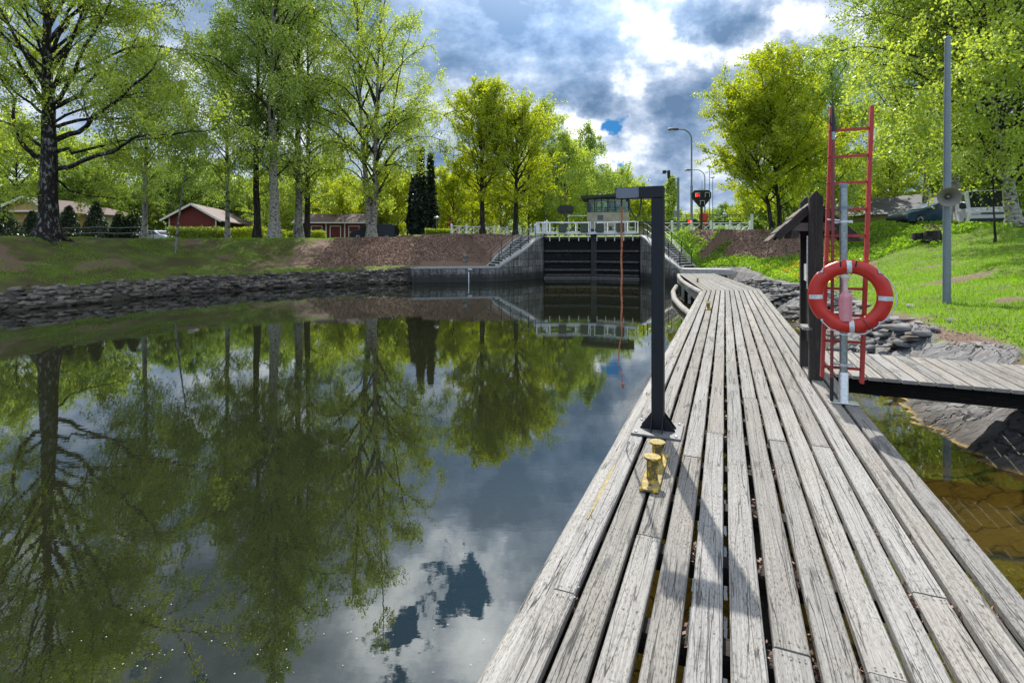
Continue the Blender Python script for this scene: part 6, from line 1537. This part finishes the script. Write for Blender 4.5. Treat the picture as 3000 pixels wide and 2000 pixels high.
b = MB(); b.lathe(c+Vector((-.30, -.01, 0)), [(.21, 0), (.19, .05), (.0, .06)], 14, axis=(0, -1, 0), caps=False); b.build('lens', M_REDLAMP, t); b = MB(); b.tube([(s2x, 66.05, 4.0), (s2x, 66.05, c.z-.3)], .07, 8); b.build('post', M_BLACK, t)

# ================================================================ white lattice fences
def fence(pts, label, h=.95, bay=1.85, endpost=False):
    """pts: plan points; crossed braces between knobbed posts"""
    t = thing('white_fence', label, 'fence', (*pts[0], gz(*pts[0])))
    for i in range(len(pts)-1):
        a = Vector((*pts[i], 0)); c = Vector((*pts[i+1], 0)); L = (c-a).length; n_ = max(1, round(L/bay)); d = (c-a)/n_; u_ = d.normalized()
        rl = MB(); cr = MB()
        for k in range(n_+1):
            p = a+d*k; z = gzs(p.x, p.y)
            if k < n_ or i == len(pts)-2:
                b = MB(); b.box(p+ZZ*(z+h*.5), (.15, .15, h+.1), (u_, ZZ.cross(u_), ZZ)); po = b.build('post', M_WHITE, t)
                b = MB(); b.rings([(p+ZZ*(z+h+.05+q), ZZ, w) for q, w in ((0, .12), (.03, .12), (.08, .10), (.13, .05))], 8); b.build('cap', M_WHITE, po)
            if k < n_:
                q = a+d*(k+1); z2 = gzs(q.x, q.y); m = (p+q)/2; zm = (z+z2)/2
                rl.bar(p+ZZ*(z+h-.04), q+ZZ*(z2+h-.04), .09, .075); rl.bar(p+ZZ*(z+.10), q+ZZ*(z2+.10), .06, .05)
                cr.box(m+ZZ*(zm+h*.5), (.07, .07, h-.1), (u_, ZZ.cross(u_), ZZ))
                for s0_, s1_, za, zb in ((p, m, z, zm), (m, q, zm, z2)):
                    cr.bar(s0_+ZZ*(za+.13), s1_+ZZ*(zb+h-.09), .035, .035); cr.bar(s0_+ZZ*(za+h-.09)+ZZ.cross(u_)*.04, s1_+ZZ*(zb+.13)+ZZ.cross(u_)*.04, .035, .035)
        rl.build('rail', M_WHITE, t); cr.build('cross_braces', M_WHITE, t)
def gzs(x, y): return FENCE_Z if FENCE_Z is not None else gz(x, y)
FENCE_Z = 3.92
FENCE_Z = 4.05
fence([(XZ(1037, 54), 54), (XZ(1246, 64), 64)], 'long white cross-braced fence under the lindens left of the lock', .92, 1.95)
fence([(XZ(1246, 50.5), 50.5), (XZ(1256, 47), 47)], 'short piece of white cross-braced fence at the head of the left stairs', .9, 1.7)
FENCE_Z = 3.98
fence([(XZ(1499, 47.2), 47.2), (XZ(1722, 47.2), 47.2), (XZ(1724, 54), 54)], 'white cross-braced fence right of the lock behind the traffic signal', .95, 1.78)
fence([(XZ(1640, 53), 53), (XZ(1722, 56), 56)], 'second white cross-braced fence showing through the right one', .95, 1.78)
b = MB(); gx0 = XZ(1727, 46.8); t = thing('barrier_post', 'upright white barrier board at the right end of the white fence', 'post', (gx0, 46.8, 3.9)); b.box((gx0, 46.8, 4.75), (.22, .1, 1.75)); b.build('board', M_WHITE, t); b = MB(); b.box((gx0, 46.8, 5.66), (.26, .14, .07)); b.build('cap', M_WHITE, t)
b = MB(); gx0 = XZ(1245, 49); t = thing('white_cabinet', 'small white cabinet at the head of the left stairs', 'cabinet', (gx0-.5, 49, 3.9)); b.box((gx0-.5, 49, 4.4), (.55, .4, 1.0), bev=.02); b.build('body', M_WHITEMETAL, t); b = MB(); b.box((gx0-.5, 48.78, 4.4), (.42, .02, .8)); b.build('door', M_WHITE, t)
# road bridge in the background
rb = thing('road_bridge', 'dark road bridge with a slatted railing crossing behind the lock', 'bridge', (30, 88, 3.5))
b = MB(); b.box((36.5, 88, 6.75), (31, 7, .55)); b.build('deck', M_BRIDGE, rb)
b = MB(); b.box((33, 89, 5.2), (.9, 5, 3.2)); b.build('pier', M_CONC, rb); b = MB(); b.box((50, 89, 5.2), (3, 6, 3.2)); b.build('abutment', M_CONC, rb); b = MB(); b.box((24, 89, 5.2), (5, 6, 3.0)); b.build('abutment', M_CONC, rb)
b = MB(); b.box((36.5, 84.6, 8.02), (31, .08, .07)); b.box((36.5, 84.6, 7.2), (31, .06, .05))
for i in range(118): b.box((21.2+i*.26, 84.6, 7.6), (.035, .035, .82))
b.build('railing', M_BRIDGE, rb)

# ================================================================ houses
def house(name, label, c, ax, w, d, zb, h, ridge, wallm, roofm, over=.5, rail_white=True, parts=None):
    """gable across ax[0]; ridge runs along ax[1]"""
    c = Vector(c); t = thing(name, label, 'house' if 'shed' not in name else 'shed', (c.x, c.y, zb))
    F0 = c-ax[1]*d/2; b = MB()
    b.prism([F0-ax[0]*w/2+ZZ*zb, F0+ax[0]*w/2+ZZ*zb, F0+ax[0]*w/2+ZZ*(zb+h), F0+ZZ*(zb+h+ridge), F0-ax[0]*w/2+ZZ*(zb+h)], ax[1]*d); b.build('wall', wallm, t)
    k = ridge/(w/2)
    rf = MB()
    for s_ in (-1, 1):
        e0 = F0-ax[1]*over+ZZ*(zb+h+ridge+.03); lo = e0+ax[0]*s_*(w/2+over)-ZZ*k*(w/2+over)
        pp = [e0, lo, lo+ZZ*.14, e0+ZZ*.14]
        rf.prism(pp, ax[1]*(d+2*over))
    ro_ = rf.build('roof', roofm, t)
    for s_ in (-1, 1):
        b = MB(); e0 = F0-ax[1]*(over+.03)+ZZ*(zb+h+ridge+.06); lo = e0+ax[0]*s_*(w/2+over+.02)-ZZ*k*(w/2+over+.02); b.bar(e0, lo, .05, .26); b.build('bargeboard', M_TRIM, t)
        b = MB(); p = F0-ax[1]*.03+ax[0]*s_*(w/2-.08); b.box(p+ZZ*(zb+h/2), (.16, .08, h), ax); b.build('corner_board', M_TRIM, t)
    return t, F0
def window(t, p, w, h, ax, frame=M_TRIM, glass=M_DARKGLASS, grid=(2, 3)):
    b = MB(); b.box(p-ax[1]*.05, (w+.2, .07, h+.2), ax); f = b.build('window', frame, t)
    b = MB(); b.box(p-ax[1]*.095, (w, .03, h), ax); b.build('pane', glass, f)
    b = MB()
    for i in range(1, grid[0]): b.box(p-ax[1]*.115+ax[0]*(w*(i/grid[0]-.5)), (.04, .02, h), ax)
    for i in range(1, grid[1]): b.box(p-ax[1]*.113+ZZ*(h*(i/grid[1]-.5)), (w, .02, .04), ax)
    b.build('glazing_bars', frame, f)
# red gabled outbuilding
a = R(12.7); AXR = (Vector((math.cos(a), math.sin(a), 0)), Vector((-math.sin(a), math.cos(a), 0)), ZZ)
nc = Vector((XZ(443, 68), 68, 0)); t, F0 = house('red_house', 'long red boarded outbuilding, its gable facing the canal over the hedge', nc+AXR[1]*12, AXR, 5.7, 24, 3.1, 3.45, 1.75, M_REDBOARD, M_TILE, .75)
b = MB(); b.box(F0+AXR[0]*2.9+AXR[1]*3+ZZ*4.8, (.1, 5, 2.6), AXR); b.build('door', M_BLACK, t)
# red shed with white framed doors
AXS = frame_axes(4); sc_ = Vector((XZ(775, 64), 64, 0)); AXS2 = (AXS[1], -AXS[0], ZZ)
t = thing('red_shed', 'low red shed with white framed doors behind the dark van', 'shed', (sc_.x, sc_.y, 3.2))
zb = 3.2; b = MB(); b.box(sc_+ZZ*(zb+1.25), (8.6, 4, 2.5), AXS, uvlong=2); b.build('wall', M_REDBOARD, t)
b = MB(); F0 = sc_-AXS[0]*4.7; b.prism([F0-AXS[1]*2.5+ZZ*(zb+2.42), F0+AXS[1]*2.5+ZZ*(zb+2.42), F0+ZZ*(zb+3.65)], AXS[0]*9.4); b.build('roof', M_TILE, t)
b = MB(); b.box(sc_-AXS[1]*2.55+ZZ*(zb+2.42), (9.4, .06, .16), AXS); b.build('fascia', M_TRIM, t)
for k in (-1.9, .3, 2.5):
    p = sc_-AXS[1]*2.02+AXS[0]*k+ZZ*(zb+1.0); b = MB(); b.box(p, (1.2, .05, 2.0), AXS, uvlong=2); dr = b.build('door', M_REDBOARD, t)
    b = MB()
    for dx, dz, w, h in ((-.62, 0, .1, 2.1), (.62, 0, .1, 2.1), (0, 1.04, 1.34, .1)): b.box(p+AXS[0]*dx+ZZ*dz-AXS[1]*.03, (w, .05, h), AXS)
    b.build('frame', M_TRIM, dr)
for k in (-4.25, -.8, 1.4, 4.25):
    b = MB(); b.box(sc_-AXS[1]*2.03+AXS[0]*k+ZZ*(zb+1.25), (.14, .05, 2.5), AXS); b.build('trim_board', M_TRIM, t)
# yellow house with pale green annex
AXY = frame_axes(-4); yc = Vector((XZ(66, 51), 54, 0))
t, F0 = house('yellow_house', 'ochre wooden house with orange gable half hidden behind the massive birch', yc, AXY, 7.2, 6, 3.15, 3.0, 1.35, M_YELBOARD, M_TILE, .5)
b = MB(); b.box(F0-AXY[1]*.45+ZZ*(3.15+3.05), (8.0, 1.1, .16), AXY); b.build('porch_roof', M_TRIM, t)
for k in (-1.9, .4): window(t, F0+AXY[0]*k+ZZ*(3.15+1.9), .75, 1.35, AXY)
b = MB(); b.box(F0+AXY[0]*-2.75-AXY[1]*.06+ZZ*(3.15+1.9), (.5, .05, 1.5), AXY); b.build('shutter', M_REDBOARD, t)
gc = Vector((XZ(197, 56), 57, 0)); t2 = thing('pale_house', 'pale green and beige single-storey house behind the dark thujas', 'house', (gc.x, gc.y, 3.15))
b = MB(); b.box(gc+ZZ*(3.15+1.45), (7.0, 5, 2.9), AXY, uvlong=2); b.build('wall', M_PALEGREEN, t2)
b = MB(); b.prism([gc-AXY[0]*3.9-AXY[1]*3.0+ZZ*6.0, gc+AXY[0]*3.9-AXY[1]*3.0+ZZ*6.0, gc+AXY[0]*3.9+AXY[1]*3.0+ZZ*6.0, gc-AXY[0]*3.9+AXY[1]*3.0+ZZ*6.0], ZZ*.12)
b.add([gc-AXY[0]*3.9-AXY[1]*3.0+ZZ*6.121, gc+AXY[0]*3.9-AXY[1]*3.0+ZZ*6.121, gc+AXY[0]*3.9+AXY[1]*3.0+ZZ*6.121, gc-AXY[0]*3.9+AXY[1]*3.0+ZZ*6.121, gc-AXY[0]*1.6+ZZ*7.05, gc+AXY[0]*1.6+ZZ*7.05], [(0, 1, 5, 4), (1, 2, 5), (2, 3, 4, 5), (3, 0, 4)], [[(0, 0), (7, 0), (5, 3), (2, 3)], [(0, 0), (6, 0), (3, 3)], [(0, 0), (7, 0), (5, 3), (2, 3)], [(0, 0), (6, 0), (3, 3)]]); b.build('roof', M_TILE, t2)
b = MB(); b.box(gc+AXY[0]*2.3-AXY[1]*2.53+ZZ*(3.15+1.4), (2.4, .06, 2.7), AXY, uvlong=2); b.build('side_panel', M_CREAMBOARD, t2)
window(t2, gc-AXY[0]*.4-AXY[1]*2.5+ZZ*4.9, 1.0, 1.1, AXY, grid=(2, 2)); b = MB(); b.box(gc-AXY[0]*2.2-AXY[1]*2.53+ZZ*4.2, (.95, .06, 2.1), AXY); b.build('door', M_TRIM, t2)
# cream house on the right
AX20 = frame_axes(20); hcx = Vector((XZ(2095, 62), 64, 0))
th_, F0 = house('cream_house', 'cream boarded house with grey roof between the red ladder and the loudspeaker', hcx, AX20, 9.5, 14, 4.2, 2.6, 2.1, M_CREAMBOARD, M_SLATE, .9)
for k in (-3.2, -.9, 1.6): window(th_, F0+AX20[0]*k+ZZ*5.6, .9, 1.2, AX20, grid=(2, 2))
b = MB(); b.box(F0+AX20[0]*3.4-AX20[1]*.05+ZZ*5.25, (1.7, .06, 2.1), AX20); b.build('door', M_TRIM, th_)
# tall red-brown wall far behind the lindens
t = thing('red_building', 'dark red building wall glimpsed between the lindens', 'building', (XZ(1032, 100), 100, 4)); cb_ = Vector((XZ(1032, 100), 100, 0))
b = MB(); b.box(cb_+ZZ*8, (3.2, 6, 9)); b.build('wall', M_REDBRICK, t); b = MB(); b.box(cb_+ZZ*12.6, (3.6, 6.4, .3)); b.build('roof', M_ROOFBLACK, t)
t = thing('red_roof_house', 'large house with a rusty red tiled roof behind the slender birches', 'house', (XZ(600, 98), 98, 3.5)); cb_ = Vector((XZ(600, 98), 98, 0))
b = MB(); b.box(cb_+ZZ*5.9, (14, 8, 5)); b.build('wall', M_CREAMBOARD, t); b = MB(); b.prism([cb_-Vector((7.6, 4.8, 0))+ZZ*8.3, cb_+Vector((-7.6, 4.8, 0))+ZZ*8.3, cb_+Vector((-7.6, 0, 0))+ZZ*11.2], Vector((15.2, 0, 0))); b.build('roof', M_TILE, t)
for k in (-4.5, -1.5, 1.5, 4.5): window(t, cb_+Vector((k, -4, 6.3)), 1.0, 1.3, A0, grid=(2, 2))

# ================================================================ vehicles
def car(name, label, cat, pos, heading, paint, L=4.5, Wd=1.75, H=1.42, style='car', glass=M_DARKGLASS, group=None):
    pos = Vector(pos); a = R(heading); f = Vector((math.cos(a), math.sin(a), 0)); s = Vector((-math.sin(a), math.cos(a), 0))
    t = thing(name, label, cat, pos, group)
    def Q(x, y, z): return pos+f*x+s*y+ZZ*z
    if style == 'car':
        body = [(-L/2, .42), (-L/2+.03, .80), (-L/2+.18, .92), (L/2-1.15, .93), (L/2-.35, .80), (L/2-.04, .62), (L/2, .36), (L/2-.1, .2), (-L/2+.1, .2)]
        roof = [(-L/2+.25, .90), (-L/2+.75, H-.06), (-L/2+1.3, H), (L/2-2.2, H-.02), (L/2-1.15, .92)]
        win = [(-L/2+.55, .95), (-L/2+.90, H-.12), (-L/2+1.35, H-.08), (L/2-2.25, H-.10), (L/2-1.38, .95)]; wr = .31; wx = (-L/2+.80, L/2-.85)
    else:
        body = [(-L/2, .40), (-L/2, 1.15), (L/2-.95, 1.15), (L/2-.12, .98), (L/2, .70), (L/2-.02, .40), (L/2-.1, .26), (-L/2+.1, .26)]
        roof = [(-L/2, 1.13), (-L/2+.04, H-.1), (-L/2+.2, H), (L/2-1.75, H), (L/2-.90, 1.14)]
        win = [(L/2-2.3, 1.20), (L/2-2.3, H-.18), (L/2-1.80, H-.15), (L/2-1.12, 1.20)]; wr = .34; wx = (-L/2+.85, L/2-.9)
    def section(poly, y0, y1, inset=0.0):
        m = MB(); n = len(poly); lv = [(-1, y0+.05, .97), (-1, y0, 1)]
        vs = []; 
        for yy_, k in ((y0, .0), (y0+.09, 1.0), (y1-.09, 1.0), (y1, 0.0)):
            cx_ = sum(p[0] for p in poly)/n; cz_ = sum(p[1] for p in poly)/n
            for (x, z) in poly: q = 1-(1-k)*.03; vs.append(Q(cx_+(x-cx_)*q, yy_, cz_+(z-cz_)*q))
        fs = [tuple(range(n)), tuple(range(4*n-1, 3*n-1, -1))]
        for l in range(3):
            for i in range(n): fs.append((l*n+(i+1) % n, l*n+i, (l+1)*n+i, (l+1)*n+(i+1) % n))
        m.add(vs, fs); return m
    section(body, -Wd/2, Wd/2).build('body', paint, t); section(roof, -Wd/2+.10, Wd/2-.10).build('roof', paint, t)
    for yy_ in (-Wd/2+.088, Wd/2-.100):
        m = MB(); m.prism([Q(x, yy_, z) for x, z in win], s*.012); m.build('side_window', glass, t)
    # windscreen
    (x0, z0), (x1, z1) = roof[-1], roof[-2]; m = MB(); hw = Wd/2-.24; o = Vector((0, 0, 0))
    q0 = Q(x0-.06, 0, z0+.07); q1 = Q(x1+.04, 0, z1-.05); nrm_ = (s.cross(q1-q0)).normalized()
    if nrm_.dot(f) < 0: nrm_ = -nrm_
    m.prism([q0-s*hw+nrm_*.004, q0+s*hw+nrm_*.004, q1+s*hw*.93+nrm_*.004, q1-s*hw*.93+nrm_*.004], nrm_*.012); m.build('windscreen', glass, t)
    for sx in (-1, 1):
        for wx_ in wx:
            c = Q(wx_, sx*(Wd/2-.10), wr); m = MB(); m.rings([(c+s*sx*h, s*sx, r_) for h, r_ in ((-.10, wr-.02), (-.08, wr), (.09, wr), (.115, wr-.03), (.115, wr*.62))], 20); w_ = m.build('wheel', M_BLACK, t)
            m = MB(); m.rings([(c+s*sx*h, s*sx, r_) for h, r_ in ((.10, wr*.62), (.122, wr*.58), (.11, .05))], 16); m.build('rim', M_GALV, w_)
        if style == 'car': c = Q(L/2-.16, sx*(Wd/2-.28), .66); sz = (.22, .30, .15)
        else: c = Q(L/2-.03, sx*(Wd/2-.27), .86); sz = (.12, .34, .17)
        m = MB(); m.box(c, sz, (f, s, ZZ), bev=.04); m.build('headlight', M_LENS, t)
        m = MB(); m.box(Q(L/2-(1.5 if style == 'car' else 1.12), sx*(Wd/2+.10), 1.0 if style == 'car' else 1.32), (.10, .18, .15 if style == 'car' else .3), (f, s, ZZ), bev=.03); m.build('mirror', M_CARBLACK, t)
    m = MB(); m.box(Q(L/2-.02, 0, .42), (.12, Wd-.1, .26 if style == 'car' else .34), (f, s, ZZ), bev=.05); m.build('bumper', M_CARBLACK, t)
    if style != 'car':
        m = MB()
        for z in (.80, .87): m.box(Q(L/2-.035, 0, z), (.06, Wd*.52, .035), (f, s, ZZ))
        m.build('grille', M_CARBLACK, t)
    return t
car('camper_van', 'white van facing the canal behind the leaning white birch', 'van', (XZ(2283, 26.3)+1.0, 28.0, 3.52), -122, M_CARWHITE, 4.9, 2.02, 2.15, 'van')
car('parked_car', 'teal blue estate car parked before the cream house', 'car', (XZ(2057, 32)+2.35, 32, gz(XZ(2057, 32)+2.35, 32)+.02), 180, M_CARTEAL, 4.7, 1.75, 1.42)
car('parked_car', 'silver car parked left of the red-gabled house', 'car', (XZ(368, 60), 60, 3.2), -20, M_CARSILVER, 4.4, 1.75, 1.45)
car('parked_car', 'silver car half hidden behind the dark thujas', 'car', (XZ(292, 59), 59, 3.2), 160, M_CARSILVER, 4.3, 1.72, 1.5)
car('parked_van', 'dark blue van parked right of the red shed doors', 'van', (XZ(860, 57), 57, 3.45), 180, M_CARBLUE, 4.9, 1.9, 1.75, 'van')
# stumps on the right crest
for px, Y, rr2, hh, lab in ((2112, 25.5, .30, .42, 'cut tree stump on the right crest, nearer the cream house'), (2142, 25.0, .34, .48, 'wider cut tree stump on the crest beside the loudspeaker pole')):
    x = XZ(px, Y); z = gz(x, Y)-.05; b = MB(); b.rings([(Vector((x, Y, z+h)), ZZ, r_) for h, r_ in ((0, rr2*1.5), (.08, rr2*1.15), (hh*.8, rr2), (hh, rr2*.96))], 11, smooth=False)
    t = thing('tree_stump', lab, 'stump', (x, Y, z)); b.build('trunk', M_BARKDARK, t); b = MB(); b.rings([(Vector((x, Y, z+hh+.002)), ZZ, rr2*.93), (Vector((x, Y, z+hh+.012)), ZZ, rr2*.9)], 11); b.build('cut_face', M_ROOFWOOD, t)
# thin iron fence on the left crest, in front of the parked car
t = thing('iron_fence', 'thin dark rail fence along the left crest before the thujas', 'fence', (XZ(220, 38), 38, 3.1))
b = MB()
for px in (140, 180, 225, 270, 318, 352): 
    x = XZ(px, 38.5); z = gz(x, 38.5); m = MB(); m.tube([(x, 38.5, z-.1), (x, 38.5, z+.95)], .02, 6); m.build('post', M_BLACK, t)
for h in (.92, .5): b.tube([(XZ(px, 38.5), 38.5, gz(XZ(px, 38.5), 38.5)+h) for px in (140, 180, 225, 270, 318, 352)], .014, 6)
b.build('rail', M_GALV, t)
# a gull in the sky
gp_ = at(1491, 416, 95); b = MB()
b.tube([gp_+Vector((-.28, 0, -.02)), gp_+Vector((-.14, 0, 0)), gp_, gp_+Vector((.2, 0, .02)), gp_+Vector((.32, 0, .05))], [.02, .085, .10, .06, .02], 8)
for sx in (-1, 1):
    w0 = gp_+Vector((-.06, sx*.04, .03)); w1 = gp_+Vector((sx*.30, sx*.35, .26)); w2 = gp_+Vector((sx*.62, sx*.6, .12))
    b.add([w0+Vector((-.12, 0, 0)), w1+Vector((-.10, 0, 0)), w2, w1+Vector((.10, 0, -.01)), w0+Vector((.12, 0, 0)), w0+Vector((0, 0, .03)), w1+Vector((0, 0, .03))], [(0, 1, 6, 5), (1, 2, 6), (5, 6, 3, 4), (6, 2, 3), (0, 4, 3, 1), (1, 3, 2)])
gl_ = b.build('gull', M_WHITE, None, gp_); tag(gl_, 'white gull flying above the black crane arm', 'bird')
